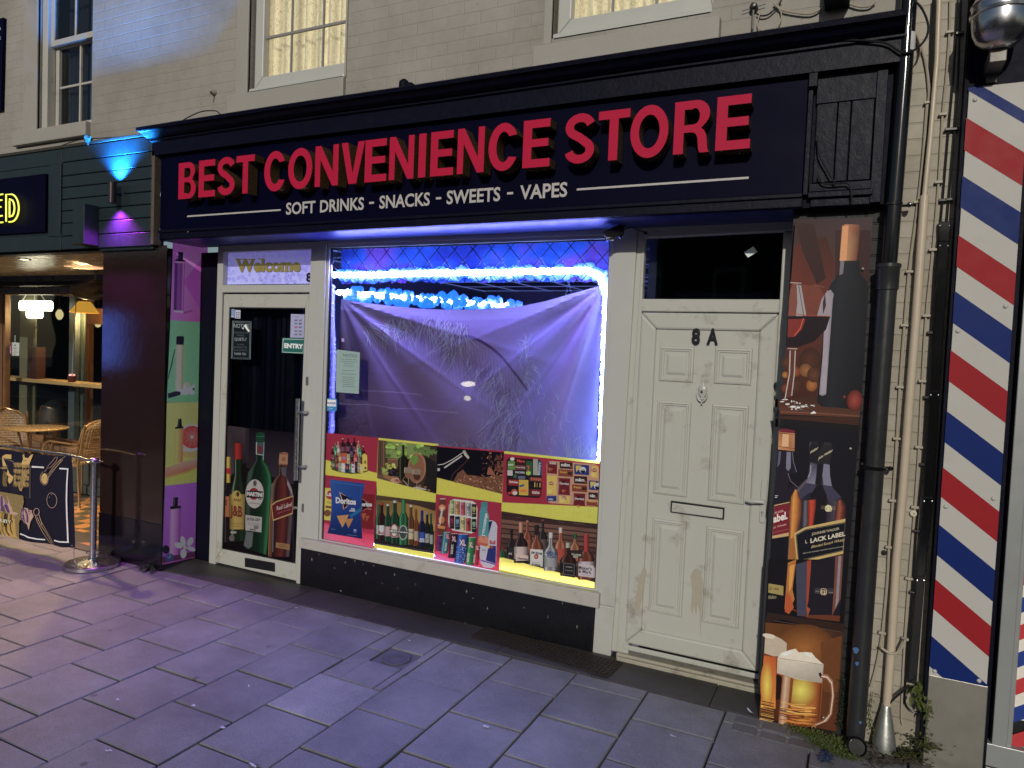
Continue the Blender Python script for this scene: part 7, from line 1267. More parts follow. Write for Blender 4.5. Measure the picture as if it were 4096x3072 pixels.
# ------------------------------------------------------------------ barber shop
bar_ = thing('barber_shop', 'edge of a barber shop front with aluminium frame and black header', 'shop front', (.5,-.35,0))
b_ = MB(); b_.box(.362,1.6,-.36,-.05,3.03,6.2); b_.box(.35,.365,-.372,-.05,0,3.6); b_.build('header', M['blackmatt'], bar_)
b_ = MB(); b_.box(.368,.60,-.365,-.06,-.05,3.03); b_.build('pier', M['blackmatt'], bar_)
b_ = MB(); qs = [ZP('L',1050,1640,-.376), ZP('L',1405,1659,-.376), ZP('L',1432,1165,-.376), ZP('L',1085,1095,-.376)]
b_.slab([(.360,-.02),(.588,-.02),(.588,qs[2].z),(.362,qs[2].z)], -.378, -.36); b_.build('kick_plate', M['steel_dull'], bar_, bevel=.003)
def stripemat():
    m, nt, b = newmat('stripe'); return m
stp = thing('barber_stripe_panel', 'white panel with slanting red and blue barber stripes at the right', 'sign panel', (.47,-.38,.42))
bl, br, tr_, tl = ZP('L',1085,1100,-.384), ZP('L',1435,1160,-.384), ZP('J',1850,560,-.384), ZP('J',1462,600,-.384)
xl_, xr_ = bl.x, br.x; zb_, zt2 = .418, 3.02
b_ = MB(); b_.slab([(xl_,zb_),(xr_,zb_),(xr_,zt2),(xl_+.004,zt2)], -.384, -.379); b_.build('panel', mat('panel_white', (.48,.46,.43), .5, spec=.12, var=.03, dirt=.15), stp, bevel=.001)
r_ = {'red': mat('stripe_red', (.30,.016,.022), .5, spec=.12, var=.04), 'blue': mat('stripe_blue', (.006,.020,.13), .5, spec=.12, var=.05)}
# left-edge heights of stripe starts, read from the photograph
def zl_(k, y, x=None): return ZP(k, {'J':1450,'K':1230,'L':1120}[k] if x is None else x, y, -.384).z
ed = [('blue',('J',520,1470),('J',600,1470)),('red',('J',780,1452),('J',995,1440)),('blue',('J',1165,1425),('J',1375,1412)),('red',('J',1560,1395),('K',250,1260)),('blue',('K',398,1248),('K',590,1238)),('red',('K',755,1222),('K',942,1210)),('blue',('K',1122,1197),('K',1310,1185)),('red',('K',1462,1170),('K',1640,1162)),('blue',('L',190,1147),('L',375,1137)),('red',('L',520,1126),('L',700,1115)),('blue',('L',862,1102),('L',1045,1090))]
zr = lambda k, x, y: ZP(k, x, y, -.384).z
slope = zr('K',1590,475)-ZP('K',1258,250,-.384).z     # lower edge of the upper red stripe
dx_ = ZP('K',1590,475,-.384).x-ZP('K',1258,250,-.384).x; sl = slope/dx_
for nm, t0, t1 in ed:
    z0 = ZP(t0[0],t0[2],t0[1],-.384).z; z1 = ZP(t1[0],t1[2],t1[1],-.384).z
    poly = [(xl_,z1),(xr_,z1+sl*(xr_-xl_)),(xr_,z0+sl*(xr_-xl_)),(xl_,z0)]
    def clip(P_, f, side):
        out = []
        for i in range(len(P_)):
            A1, B1 = P_[i], P_[(i+1)%len(P_)]; a_in, b_in = side(A1), side(B1)
            if a_in: out.append(A1)
            if a_in != b_in: u = (f-A1[1])/(B1[1]-A1[1]); out.append((A1[0]+(B1[0]-A1[0])*u, f))
        return out
    poly = clip(poly, zb_, lambda q: q[1] >= zb_-1e-9); poly = clip(poly, zt2, lambda q: q[1] <= zt2+1e-9) if poly else poly
    if len(poly) > 2: b_ = MB(); b_.poly([(x,-.3845,zz) for x,zz in poly]); b_.build('stripe', r_[nm], stp)
for k, x, y in (('J',1500,662),('K',1548,490),('K',1260,640),('K',1475,1650),('L',1188,82),('L',1120,1075),('L',1388,1133)):
    q = ZP(k,x,y,-.385); b_ = MB(); b_.lathe([(.0095,0),(.009,.003),(.006,.006),(.001,.0075)], q, 16, Matrix.Rotation(math.pi/2,3,'X')); b_.build('stud', M['upvc'], stp, smooth=True)
b_ = MB(); xf = .618; b_.box(xf,xf+.055,-.36,-.30,.12,3.0); b_.box(xf+.0552,xf+.075,-.345,-.30,.12,3.0); b_.box(xf-.02,1.6,-.362,-.30,.06,.16); b_.box(xf+.055,1.6,-.35,-.30,2.32,2.40); b_.build('door_frame', M['alu'], bar_, bevel=.003)
b_ = MB(); b_.box(xf+.08,1.5,-.325,-.32,.16,3.0); b_.build('glass', M['glass_dark'], bar_)
b_ = MB(); b_.box(xf-.02,1.6,-.2,-.1,0,3.0); b_.build('interior', M['blackmatt'], bar_)
b_ = MB(); b_.box(xf-.02,1.6,-.37,-.2,-.02,.058); b_.build('tread_plate', mat('tread_plate', (.3,.29,.26), .35, metal=.9, bump=1., bscale=70), bar_, bevel=.003)
a = Art('L', lambda x, y: P(x, y, -.327), (0,-1,0), .00005)
a.poly2([(1655,420),(1800,420),(1800,1400),(1580,1360)], (176,170,160))
for i in range(7): y = 500+i*165; c = (150,34,40) if i % 2 == 0 else (24,46,110); a.poly2([(1652-i*11,y+60),(1800,y-10),(1800,y-100),(1652-i*11,y-30)], c)
tag(a.build('barber_window_sticker', M['print']), 'red, white and blue striped vinyl inside the barber window at the right edge', 'sticker')
# chrome lower end of the barber pole
c = ZP('J',1672,120,-.52); t = thing('barber_pole', 'chrome domed lower end of a barber pole cut by the top right corner', 'barber pole', c)
R_ = .105; b_ = MB(); b_.lathe([(.001,-.125),(.03,-.123),(.06,-.112),(.084,-.09),(.098,-.055),(.103,-.02),(.103,.005),(.110,.008),(.112,.018),(.106,.022),(.106,.05),(.110,.055),(.106,.062),(.098,.075),(.09,.10),(.085,.16),(.08,.4)], c, 40); b_.build('dome', M['steel'], t, smooth=True)
b_ = MB(); b_.box(c.x-.03,c.x+.03,-.52,-.36,c.z-.175,c.z-.12); b_.box(c.x-.02,c.x+.02,-.375,-.36,c.z-.21,c.z-.17); b_.build('bracket', mat('weathered_bracket', (.12,.11,.10), .5, metal=.5), t, bevel=.003)
# ------------------------------------------------------------------ weeds and moss
def leafmat(n, c): return mat(n, c, .6, var=.45, nscale=25)
M['leaf'] = leafmat('leaf_green', (.075,.10,.02)); M['leaf_d'] = leafmat('leaf_dark', (.030,.040,.022)); M['moss'] = leafmat('moss_green', (.055,.062,.016)); M['root'] = mat('root_brown', (.045,.035,.025), .9, var=.4)
def leaf(b, p, d, l, w, curl=.4, nseg=4):
    d = Vector(d).normalized(); s_ = d.cross(Vector((0,0,1))); s_ = s_.normalized() if s_.length > .01 else Vector((1,0,0)); pr = None
    for i in range(nseg+1):
        u = i/nseg; c = p+d*l*u+Vector((0,0,-curl*l*u*u)); ww = w*math.sin(math.pi*min(.98,u*.92+.06))**.7/2
        cu = (c-s_*ww+Vector((0,0,ww*.4)), c, c+s_*ww+Vector((0,0,ww*.4)))
        if pr: b.raw([pr[0],pr[1],cu[1],cu[0]],[(0,1,2,3)]); b.raw([pr[1],pr[2],cu[2],cu[1]],[(0,1,2,3)])
        pr = cu
rn = random.Random(5)
c = ZG('C',1245,1400); b_ = MB()
for i in range(58):
    an = rn.uniform(-3.3,.3); el = rn.uniform(.15,1.2); leaf(b_, c+Vector((rn.uniform(-.03,.03),rn.uniform(-.02,.03),.005)), (math.cos(an)*math.cos(el),math.sin(an)*math.cos(el)*.7,math.sin(el)), rn.uniform(.06,.15), rn.uniform(.012,.024), rn.uniform(.3,.7))
tag(b_.build('weed_plant', M['leaf_d']), 'dark leafy weed growing at the corner below the vape poster', 'weed')
def clump(name, lab, pts, n, sp, lm, l, cat='moss', up=.6):
    b = MB(); 
    for i in range(n):
        k = rn.randrange(len(pts)); a0 = pts[k]; b0 = pts[(k+1)%len(pts)] if k < len(pts)-1 else pts[k]; p = a0+(b0-a0)*rn.random()+Vector((rn.gauss(0,sp),rn.gauss(0,sp*.6),abs(rn.gauss(0,sp*up))))
        p.z = max(.003, p.z); an = rn.uniform(0,6.28); el = rn.uniform(.1,1.3); leaf(b, p, (math.cos(an)*math.cos(el),math.sin(an)*math.cos(el),math.sin(el)), l*rn.uniform(.5,1.3), l*rn.uniform(.5,.9), .4, 2)
    o = b.build(name, lm); tag(o, lab, cat); return o
clump('moss_clump','bright green moss and tiny weeds at the foot of the drinks poster',[ZG('L',290,1440),ZG('L',400,1470),ZG('L',480,1540),ZG('L',600,1600),ZG('L',540,1500),ZG('L',430,1520)],2300,.028,M['leaf'],.014,up=.35)
clump('moss_clump','dark moss growing up the brick edge between the drinks poster and the drainpipe',[ZP('L',550,1420,-.30),ZP('L',560,1300,-.30),ZP('L',575,1150,-.29)],650,.010,M['leaf_d'],.010,up=1)
b_ = MB()
for i in range(90):
    p = ZG('L', rn.uniform(720,1110), rn.uniform(1560,1650), .004); pts = [p]
    for k in range(4): p = p+Vector((rn.uniform(-.03,.03),rn.uniform(-.015,.015),rn.uniform(-.006,.012))); p.z = max(.003,p.z); pts.append(p)
    b_.tube(pts, rn.uniform(.001,.003), 4)
tag(b_.build('dead_roots', M['root']), 'tangle of dead roots and debris around the steel cone', 'debris', kind='stuff')
clump('weed_plant','pale green weeds among the debris below the barber panel',[ZG('L',900,1610,.01),ZG('L',1080,1600,.02),ZP('L',1080,1540,-.38)],330,.03,M['moss'],.022,'weed')
def creeper(name, lab, pts, n, sp, l):
    b = MB(); P_ = [Vector(p) for p in pts]; b.tube(P_, .0018, 5)
    for i in range(n):
        k = rn.randrange(len(P_)-1); p = P_[k]+(P_[k+1]-P_[k])*rn.random()+Vector((rn.gauss(0,sp),-abs(rn.gauss(0,sp)),rn.gauss(0,sp))); an = rn.uniform(-2.6,-.5); leaf(b, p, (math.cos(an),math.sin(an),rn.uniform(-.5,.6)), l*rn.uniform(.6,1.3), l*rn.uniform(.4,.7), .5, 3)
    o = b.build(name, M['leaf']); tag(o, lab, 'weed'); return o
creeper('wall_plant','green plant sprouting from the wall below the trunking',[ZP('L',1000,1150,-.30),ZP('L',1030,1180,-.33),ZP('L',1055,1260,-.35)],26,.016,.035)
creeper('wall_plant','thin trailing stem with small pale leaves down the edge of the steel plate',[ZP('L',1060,1280,-.38),ZP('L',1085,1340,-.40),ZP('L',1065,1440,-.39),ZP('L',1075,1520,-.39)],22,.010,.018)
creeper('wall_plant','wiry weed beside the foot of the drainpipe',[ZP('L',745,1200,-.31),ZP('L',728,1330,-.31),ZP('L',760,1450,-.33)],26,.012,.014)
b_ = MB()
for i in range(14):
    p = ZG('L', 470+rn.uniform(-30,40), 1610+rn.uniform(-20,20), .004); b_.tube([p, p+Vector((rn.uniform(-.03,.03),rn.uniform(-.03,.03),.02)), p+Vector((rn.uniform(-.05,.05),rn.uniform(-.04,.03),.004))], .0022, 4)
b_.tube([ZG('L',465,1560,.01), ZG('L',472,1595,.03), ZG('L',470,1615,.02)], .006, 5)
tag(b_.build('rope_scrap', mat('blue_rope', (.012,.03,.07), .8)), 'frayed scrap of dark blue rope lying in the green weeds', 'rope')
# ------------------------------------------------------------------ the bar next door
cafe = thing('bar_building', 'dark teal boarded bar front with a recessed lit window', 'shop front', (-7,0,0)); YG = 1.05
M['teal'] = mat('teal_boards', (.012,.022,.026), .42, var=.3, nscale=7, bump=.5, bscale=22)
def boardmat():
    m = M['teal']; nt = m.node_tree; return m
YB = -.40; zf0, zf1 = 2.49, 3.315
b_ = MB(); zz = zf0; zs_ = [2.49,2.60,2.705,2.805,2.90,2.995,3.09,3.20,3.315]
for a0, a1 in zip(zs_, zs_[1:]):
    b_.slab([(-5.95,a0+.0035),(-4.868,a0+.0025),(-4.868,a1-.0035),(-5.95,a1-.0025)], YB, YB+.02)
b_.build('board', M['teal'], cafe, bevel=.004); b_ = MB(); b_.box(-13,-4.87,YB+.02,-.28,zf0-.02,zf1); b_.box(-13,-5.95,YB-.004,YB+.02,3.19,3.31); b_.box(-13,-5.95,YB-.004,YB+.02,zf0,2.62); b_.box(-6.12,-5.955,YB-.01,YB+.02,2.60,3.19); b_.box(-13,-6.12,YB,YB+.02,2.62,3.19); b_.build('fascia', M['teal'], cafe, bevel=.004)
b_ = MB(); b_.box(-13,-4.87,YB-.001,-.28,3.318,3.345); b_.build('capping', mat('mossy_lead', (.03,.028,.02), .8, bump=1.5, var=.5, nscale=20), cafe, bevel=.006)
b_ = MB(); b_.box(-4.866,-4.835,-.40,-.33,2.50,3.2); b_.build('end_post', mat('raw_timber_edge', (.10,.075,.055), .8, var=.5, nscale=30, bump=1.), cafe, bevel=.004)
# sign with neon letters
sg = thing('neon_sign', 'dark sign board with glowing yellow outline letters at the left edge', 'sign', (-6.8,-.42,2.6))
b_ = MB(); b_.box(-9.,-6.135,-.425,-.405,2.64,3.12); b_.build('board', M['navy'], sg, bevel=.003)
M['neon_y'] = emit('neon_yellow', (.93,.95,.0), 1.25)
def neon(paths, m, par, Y, r, k='A', name='letter'):
    b = MB()
    for p in paths: b.tube([ZP(k, x, y, Y) for x, y in p], r, 8)
    return b.build(name, m, par, smooth=True)
def arcpx(cx, cy, rx, ry, a0, a1, n=14): return [(cx+rx*math.cos(math.radians(a0+(a1-a0)*i/n)), cy+ry*math.sin(math.radians(a0+(a1-a0)*i/n))) for i in range(n+1)]
neon([[(40,1436),(40,1260)]+arcpx(70,1348,52,90,-80,80)+[(58,1438)], [(62,1300),(62,1398)]+[], [(62,1290)]+arcpx(66,1348,28,58,-60,62)+[(60,1405)]], M['neon_y'], sg, -.45, .0062)
neon([[(-30,1268),(18,1258)],[(-30,1302),(12,1296)],[(-30,1345),(6,1340)],[(-30,1402),(14,1398)],[(-30,1445),(18,1440)]], M['neon_y'], sg, -.45, .0062)
# projecting box light on the fascia
b_ = MB(); A_ = ZP('A',535,1330,-.43); b_.box(-5.62,-5.475,-.52,-.40,2.505,2.82); t = b_.build('projecting_box', M['teal'], bevel=.006); tag(t, 'dark square box projecting from the teal boards left of the wall light', 'box')
# up and down wall light
c = ZP('A',728,1250,-.462); t = thing('wall_light', 'cylindrical up and down wall light throwing blue up and magenta down', 'wall light', c)
b_ = MB(); b_.lathe([(.024,-.078),(.031,-.078),(.031,.078),(.024,.078),(.024,.066),(.001,.066)], c, 28); b_.build('tube', mat('lamp_bronze', (.04,.03,.035), .35, metal=.6), t, smooth=True)
b_ = MB(); b_.lathe([(.03,0),(.03,.02),(.001,.02)], c+Vector((.02,.083,0)), 20, Matrix.Rotation(math.pi/2,3,'X')); b_.tube([c, c+Vector((.012,.07,0))], .012, 10); b_.build('mount', M['black_plastic'], t)
b_ = MB(); b_.lathe([(.023,-.072),(.023,-.071),(.001,-.071)], c, 20); b_.build('lens', emit('magenta_lens', (1.,.1,.9), 6.), t)
def spot(name, loc, d, e, col, size, blend=.5, rad=.012):
    l = bpy.data.lights.new(name, 'SPOT'); l.energy = e; l.color = col; l.spot_size = math.radians(size); l.spot_blend = blend; l.shadow_soft_size = rad
    o = bpy.data.objects.new(name, l); o.location = loc; o.rotation_euler = Vector(d).to_track_quat('-Z','Y').to_euler(); reg(o); return o
spot('up_light', c+Vector((0,0,.085)), (.02,.04,1), 640, (.02,.27,1.), 116, .9, .02)
spot('down_light', c+Vector((0,0,-.085)), (.02,.02,-1), 110, (.62,.05,1.), 116, .9, .02)
spot('down_light_wide', c+Vector((0,-.02,-.09)), (.05,-.30,-1), 34, (.50,.10,1.), 130, .9)
# misc on capping
cc = ZP('A',572,900,-.40); b_ = MB(); puff(b_, cc, .032, rn); b_.tube([cc, cc+Vector((0,0,-.05))], .008, 6); tag(b_.build('capping_bundle', mat('teal_tape', (.05,.14,.14), .6)), 'small knotted teal bundle on the ledge above the boards', 'bundle')
# recess: soffit, walls, shop front
ms, nts, bs2 = newmat('glossy_soffit'); bs2.inputs['Base Color'].default_value = (.40,.35,.22,1); bs2.inputs['Roughness'].default_value = .3
b_ = MB(); b_.box(-13,-5.49,-.38,1.12,2.475,2.49); b_.build('soffit', mat('soffit_gloss', (.62,.56,.38), .25, var=.25, nscale=3, bump=.6, bscale=9), cafe)
b_ = MB(); z0f, z1f = 2.235, 2.262
xr2 = -5.4
b_.box(-13,xr2,YG-.02,YG+.1,2.42,2.475); b_.box(-13,xr2,YG-.05,YG+.1,2.405,2.42); b_.box(-13,xr2,YG-.04,YG+.1,2.275,2.335)
vz0, vz1 = ZP('f',300,410,YG).z, ZP('f',300,310,YG).z; b_.box(-13,xr2,YG+.02,YG+.1,vz0-.01,vz1+.02)
x = -11.5
while x < -7.: b_.box(x,x+.014,YG+.0,YG+.03,vz0,vz1); x += .03
b_.build('vent_frieze', mat('dark_trim', (.03,.034,.036), .3, var=.2), cafe, bevel=.002)
wl = ZP('f',78,800,YG).x; wt = ZP('f',300,530,YG).z; wb = ZP('C',300,290,YG).z
b_ = MB(); b_.ring([(wl-.11,wb-.07),(xr2,wb-.07),(xr2,wt+.06),(wl-.11,wt+.06)], [(wl,wb),(xr2-.1,wb),(xr2-.1,wt),(wl,wt)], YG-.02, YG+.05)
b_.box(wl-.08,wl-.03,YG-.035,YG-.02,wb,wt)
cw = b_.build('window_frame', mat('varnished_wood', (.16,.085,.045), .35, var=.3, nscale=12), cafe, bevel=.006)
b_ = MB(); b_.box(wl,xr2-.1,YG+.01,YG+.014,wb,wt); b_.build('pane', M['glass'], cw)
b_ = MB(); b_.box(-13,xr2,YG-.09,YG+.03,wb-.13,wb-.07); b_.box(-13,xr2,YG-.05,YG+.03,wb-.20,wb-.13); b_.build('sill', mat('worn_brown_sill', (.16,.10,.06), .5, var=.4, nscale=14), cafe, bevel=.008)
b_ = MB(); b_.box(-13,xr2,YG,YG+.1,.10,wb-.20); b_.box(-13,xr2,YG-.03,YG,0,.10); b_.build('stall_riser', mat('grey_teal_riser', (.05,.062,.062), .45, var=.2), cafe, bevel=.004)
# tiled floor
b_ = MB(); b_.box(-13,-5.50,-.33,YG,-.02,-.004); b_.build('x', M['joint']); bpy.data.objects.remove(bpy.data.objects['x'])
b_ = MB(); s_ = .15; M['tile_o'] = mat('orange_tile', (.52,.25,.11), .35, var=.25, nscale=8, dirt=.3); M['tile_d'] = mat('grey_tile', (.10,.095,.075), .35, var=.25, nscale=8); o_ = (-5.62,-.22)
i = 0
for i in range(-2, 34):
    for j in range(0, 9):
        x0 = -5.50-.0-i*s_; y0 = -.215+j*s_
        if x0 > -5.49 or y0+s_ > YG+.02: continue
        b_.cur = (i+j)%2; b_.box(x0-s_+.002, x0-.002, y0+.002, y0+s_-.002, -.01, .001)
tag(b_.build('tiled_floor', [M['tile_o'],M['tile_d']]), kind='structure')
b_ = MB()
for i in range(12): slabtop(b_, -5.5-.6*(i+1), -5.5-.6*i, -.318, -.218, (.09,.085,.075))
tag(b_.build('doorstep', M['slab']), kind='structure')
# interior
b_ = MB(); b_.box(-13.05,-13,-.3,4.45,0,2.7); b_.box(-5.35,-5.3,YG+.1,4.45,0,2.7); b_.box(-13,-4.6,4.4,4.45,0,2.7); b_.box(-13,-5.3,YG+.06,4.4,2.62,2.65); b_.box(-13,-5.3,YG+.06,4.4,-.02,0); b_.build('interior', mat('bar_interior', (.012,.011,.012), .6), cafe)
M['olive'] = mat('olive_wall', (.14,.13,.07), .7, var=.2)
b_ = MB(); b_.box(wl-.35,wl-.02,YG+.35,YG+.37,0,2.6); p = ZP('f',165,700,1.9); b_.build('inner_pillar', M['olive'], cafe)
b_ = MB(); a0 = ZP('f',960,900,2.2); a1 = ZP('f',1050,900,2.2); b_.box(a0.x,a1.x,2.2,2.28,0,2.35); t0 = ZP('f',1000,688,2.2).z; b_.box(a0.x,a1.x+.9,2.19,2.27,t0-.22,t0); b_.build('door_frame', mat('orange_wood', (.62,.26,.10), .5, var=.25, nscale=9), cafe, bevel=.005)
b_ = MB(); a0 = ZP('f',832,900,1.5); b_.box(a0.x-.02,a0.x+.10,1.5,1.56,0,2.5); b_.build('mullion', mat('teal_post', (.08,.10,.10), .5), cafe)
b_ = MB(); a0 = ZP('f',885,900,1.52); b_.box(a0.x,a0.x+.09,1.58,1.6,0,2.1); b_.build('green_panel', mat('green_panel', (.06,.085,.07), .6), cafe)
# shelf in the window
Ys = YG+.22; A_ = ZP('f',75,1515,Ys); B_ = ZP('f',1180,1625,Ys); b_ = MB(); b_.slab([(A_.x-.3,A_.z-.028),(B_.x+.5,A_.z-.028),(B_.x+.5,A_.z+.014),(A_.x-.3,A_.z+.014)], Ys-.02, Ys+.24); t = b_.build('window_shelf', mat('pale_wood_shelf', (.50,.33,.14), .5, var=.2, nscale=12), bevel=.004); tag(t, 'pale wooden ledge running across the bar window', 'shelf'); zsf = A_.z+.014
b_ = MB(); c = ZP('f',428,1500,Ys+.08); w_ = .075; b_.box(c.x-w_,c.x+w_,Ys+.03,Ys+.15,zsf,zsf+.40)
for i in range(9): b_.box(c.x-w_-.004,c.x+w_+.004,Ys+.024,Ys+.03,zsf+.02+i*.042,zsf+.045+i*.042)
b_.box(c.x-.02,c.x+.0,Ys+.018,Ys+.024,zsf,zsf+.39)
tag(b_.build('wicker_box', mat('dark_wicker', (.07,.028,.018), .35, var=.4, nscale=30, bump=1.), bevel=.002), 'tall dark brown woven box on the window ledge of the bar', 'box')
c = ZP('f',852,1570,Ys+.05); t = thing('candle_holder', 'small glowing pink candle glass on the window ledge', 'candle', (c.x,Ys+.05,zsf)); b_ = MB(); b_.lathe([(.034,0),(.046,.02),(.046,.07),(.040,.075)], (c.x,Ys+.05,zsf), 20); b_.build('holder', mat('red_glass', (.12,.02,.02), .2), t, smooth=True)
b_ = MB(); b_.lathe([(.032,.03),(.038,.06),(.032,.095),(.001,.10)], (c.x,Ys+.05,zsf), 16); b_.build('flame_glass', emit('candle_glow', (1.,.35,.32), 1.4), t, smooth=True)
# lit hanging sign, pendant and bulbs
Yn = 1.35; t = thing('lit_hanging_sign', 'dazzling white T shaped lit sign hanging in the bar window', 'lit sign', ZP('f',400,650,Yn)); M['tube_w'] = emit('white_tube', (1.,.90,.62), 7.)
b_ = MB()
def pill(x0,y0,x1,y1,r=.5):
    A1 = ZP('f',x0,y1,Yn); B1 = ZP('f',x1,y0,Yn); rr = (B1.z-A1.z)/2*r*2*.98/2; zc = (A1.z+B1.z)/2; h = (B1.z-A1.z)/2
    b_.slab([(B1.x-h*.6+h*.6*math.cos(a),zc+h*math.sin(a)) for a in [-1.57+3.14*i/8 for i in range(9)]]+[(A1.x+h*.6-h*.6*math.cos(a),zc+h*math.sin(a)) for a in [1.57-3.14*i/8 for i in range(9)]], Yn, Yn+.05)
pill(216,600,588,716); pill(302,700,470,806); b_.build('light_box', M['tube_w'], t, bevel=.006)
b_ = MB()
for x0, x1 in ((262,305),(410,410),(533,490)): b_.tube([ZP('f',x0,602,Yn), ZP('f',x1,535,Yn)], .006, 6)
b_.build('cord', emit('lit_cord', (.8,.65,.35), .5), t)
t = thing('pendant_lamp', 'glowing amber cone pendant lamp hanging inside the bar window', 'lamp', ZP('f',1000,680,1.5)); c = ZP('f',1000,745,1.5); hh = ZP('f',1000,612,1.5).z-c.z; rw = (ZP('f',1100,745,1.5).x-c.x)
b_ = MB(); b_.lathe([(rw*1.0,0),(rw*.42,hh),(rw*.38,hh),(rw*.96,0)], c, 28); m, nt, bq = newmat('amber_shade'); bq.inputs['Base Color'].default_value = (.6,.3,.06,1); bq.inputs['Emission Color'].default_value = (1.,.48,.06,1); bq.inputs['Emission Strength'].default_value = .7; b_.build('lamp_shade', m, t, smooth=True)
b_ = MB(); puff(b_, ZP('f',998,680,1.5)+Vector((0,-.07,0)), .028, random.Random(1)); b_.build('bulb', emit('bulb_glow', (1.,.8,.25), 5.), t, smooth=True)
b_ = MB(); b_.lathe([(.02,hh),(.022,hh+.06),(.012,hh+.09),(.008,hh+.5)], c, 14); b_.build('cap', mat('brass', (.3,.2,.08), .3, metal=.8), t, smooth=True)
for x, y, Yb_, lab in ((705,762,2.6,'small glowing filament bulb in the middle of the bar window'),(1160,850,2.6,'small glowing filament bulb seen beside the orange door frame')):
    c = ZP('f',x,y,Yb_); t = thing('filament_bulb', lab, 'bulb', c, 'bare filament bulbs inside the bar'); b_ = MB(); b_.lathe([(.001,-.085),(.03,-.07),(.052,-.02),(.05,.02),(.028,.06),(.02,.075)], c, 18); b_.build('glass', emit('filament_glow', (1.,.80,.34), .85), t, smooth=True)
    b_ = MB(); b_.lathe([(.022,.07),(.024,.12),(.006,.14),(.005,.6)], c, 10); b_.build('cap', mat('brass_cap', (.2,.13,.05), .4, metal=.7), t, smooth=True)
pl_ = bpy.data.lights.new('pendant_light', 'POINT'); pl_.energy = 34; pl_.color = (1.,.62,.25); pl_.shadow_soft_size = .04; po_ = bpy.data.objects.new('pendant_light', pl_); po_.location = ZP('f',998,700,1.5)+Vector((0,-.02,-.10)); reg(po_)
# white electric cable hanging down the window
cable('f', [(745,545,1.3),(800,545,1.3),(880,570,1.3),(898,600,1.3),(895,760,1.3),(880,940,1.3),(872,1100,1.3),(862,1300,1.3),(852,1530,1.3)], .005, M['cable_w'], 'thin pale flex hanging down inside the bar window to the candle', Y=1.3, name='lamp_flex')
# hanging open tag and pink neon
a = Art('f', lambda x, y: P(x, y, 1.12), (0,-1,0), .0001); a.poly2([(130,1250),(226,1255),(230,1098),(132,1094)], (206,200,176)); a.text('OPEN',(158,1170),(200,1173),14,(70,80,80),.04); a.ell(178,1130,9,13,(70,84,96),10); n_lines(a,148,216,1190,1225,4,(140,140,120),5,0,4); a.ell(176,1238,5,8,(70,84,96),8); a.line([(178,1095),(180,1010)], 7, (190,190,180)); tag(a.build('open_tag', M['print']), 'cream OPEN tag hanging at the left of the bar window', 'sign')
t = thing('pink_neon', 'pink neon lettering glimpsed behind the open tag', 'neon sign', ZP('f',100,1150,1.7)); M['neon_p'] = emit('neon_pink', (1.,.12,.55), 1.1)
for pth in ([[(70,1085),(85,1080)],arcpx(98,1115,14,20,0,360)+[],[(112,1100),(122,1150),(130,1165)]],[arcpx(82,1170,12,16,0,360)],[[(95,1150),(90,1200)],[(93,1178),(112,1172),(118,1200)],[(118,1170),(128,1225)]]): neon(pth, M['neon_p'], t, 1.7, .008, 'f', 'tube')
# dark fan-shaped lantern under the vents
c = ZP('f',1130,470,.75); t = thing('speaker_dome', 'black round outdoor heater hanging at the top right of the recess', 'heater', c); b_ = MB(); b_.lathe([(.001,-.10),(.10,-.085),(.20,-.04),(.235,.0),(.22,.03),(.12,.055),(.001,.06)], c, 36, Matrix.Rotation(math.radians(-18),3,'Y')); b_.build('hood', M['black_plastic'], t, smooth=True)
b_ = MB(); b_.tube([c+Vector((-.22,-.03,-.02)), c+Vector((.22,-.06,-.06))], .007, 8); b_.tube([c, c+Vector((0,0,.3))], .012, 8); b_.build('rod', M['steel_dull'], t)
# downlights
for x, y, e, lab in ((290,108,60,'recessed round downlight glowing in the bar soffit'),):
    c = ZG('f',x,y,2.474); t = thing('downlight', lab, 'downlight', c); b_ = MB(); b_.lathe([(.052,0),(.052,-.006),(.04,-.006),(.04,0)], c, 24); b_.build('rim', M['steel_dull'], t, smooth=True); b_ = MB(); b_.lathe([(.038,-.003),(.001,-.0035)], c, 20); b_.build('lens', emit('warm_lens', (1.,.85,.5), 12.), t)
    spot('downlight_beam', c+Vector((0,0,-.02)), (0.06,-.02,-1), e*3.4, (1.,.72,.34), 150, .6, .04)
c2 = ZG('f',400,80,2.44)
spot('warm_fill_near_door', Vector((-6.2,.35,2.455)), (0,-.25,-1), 160, (1.,.70,.33), 150, .6, .04)  # added warm beam without a visible fitting
t = thing('downlight', 'recessed grille light glowing through slats at the right of the bar soffit', 'downlight', ZG('f',1030,205,2.47)); c = ZG('f',1030,205,2.472); b_ = MB()
for i in range(6): b_.box(c.x-.16+.055*i,c.x-.135+.055*i,c.y-.13,c.y+.13,2.466,2.472)
b_.build('slat', emit('slat_glow', (1.,.5,.25), 1.), t)
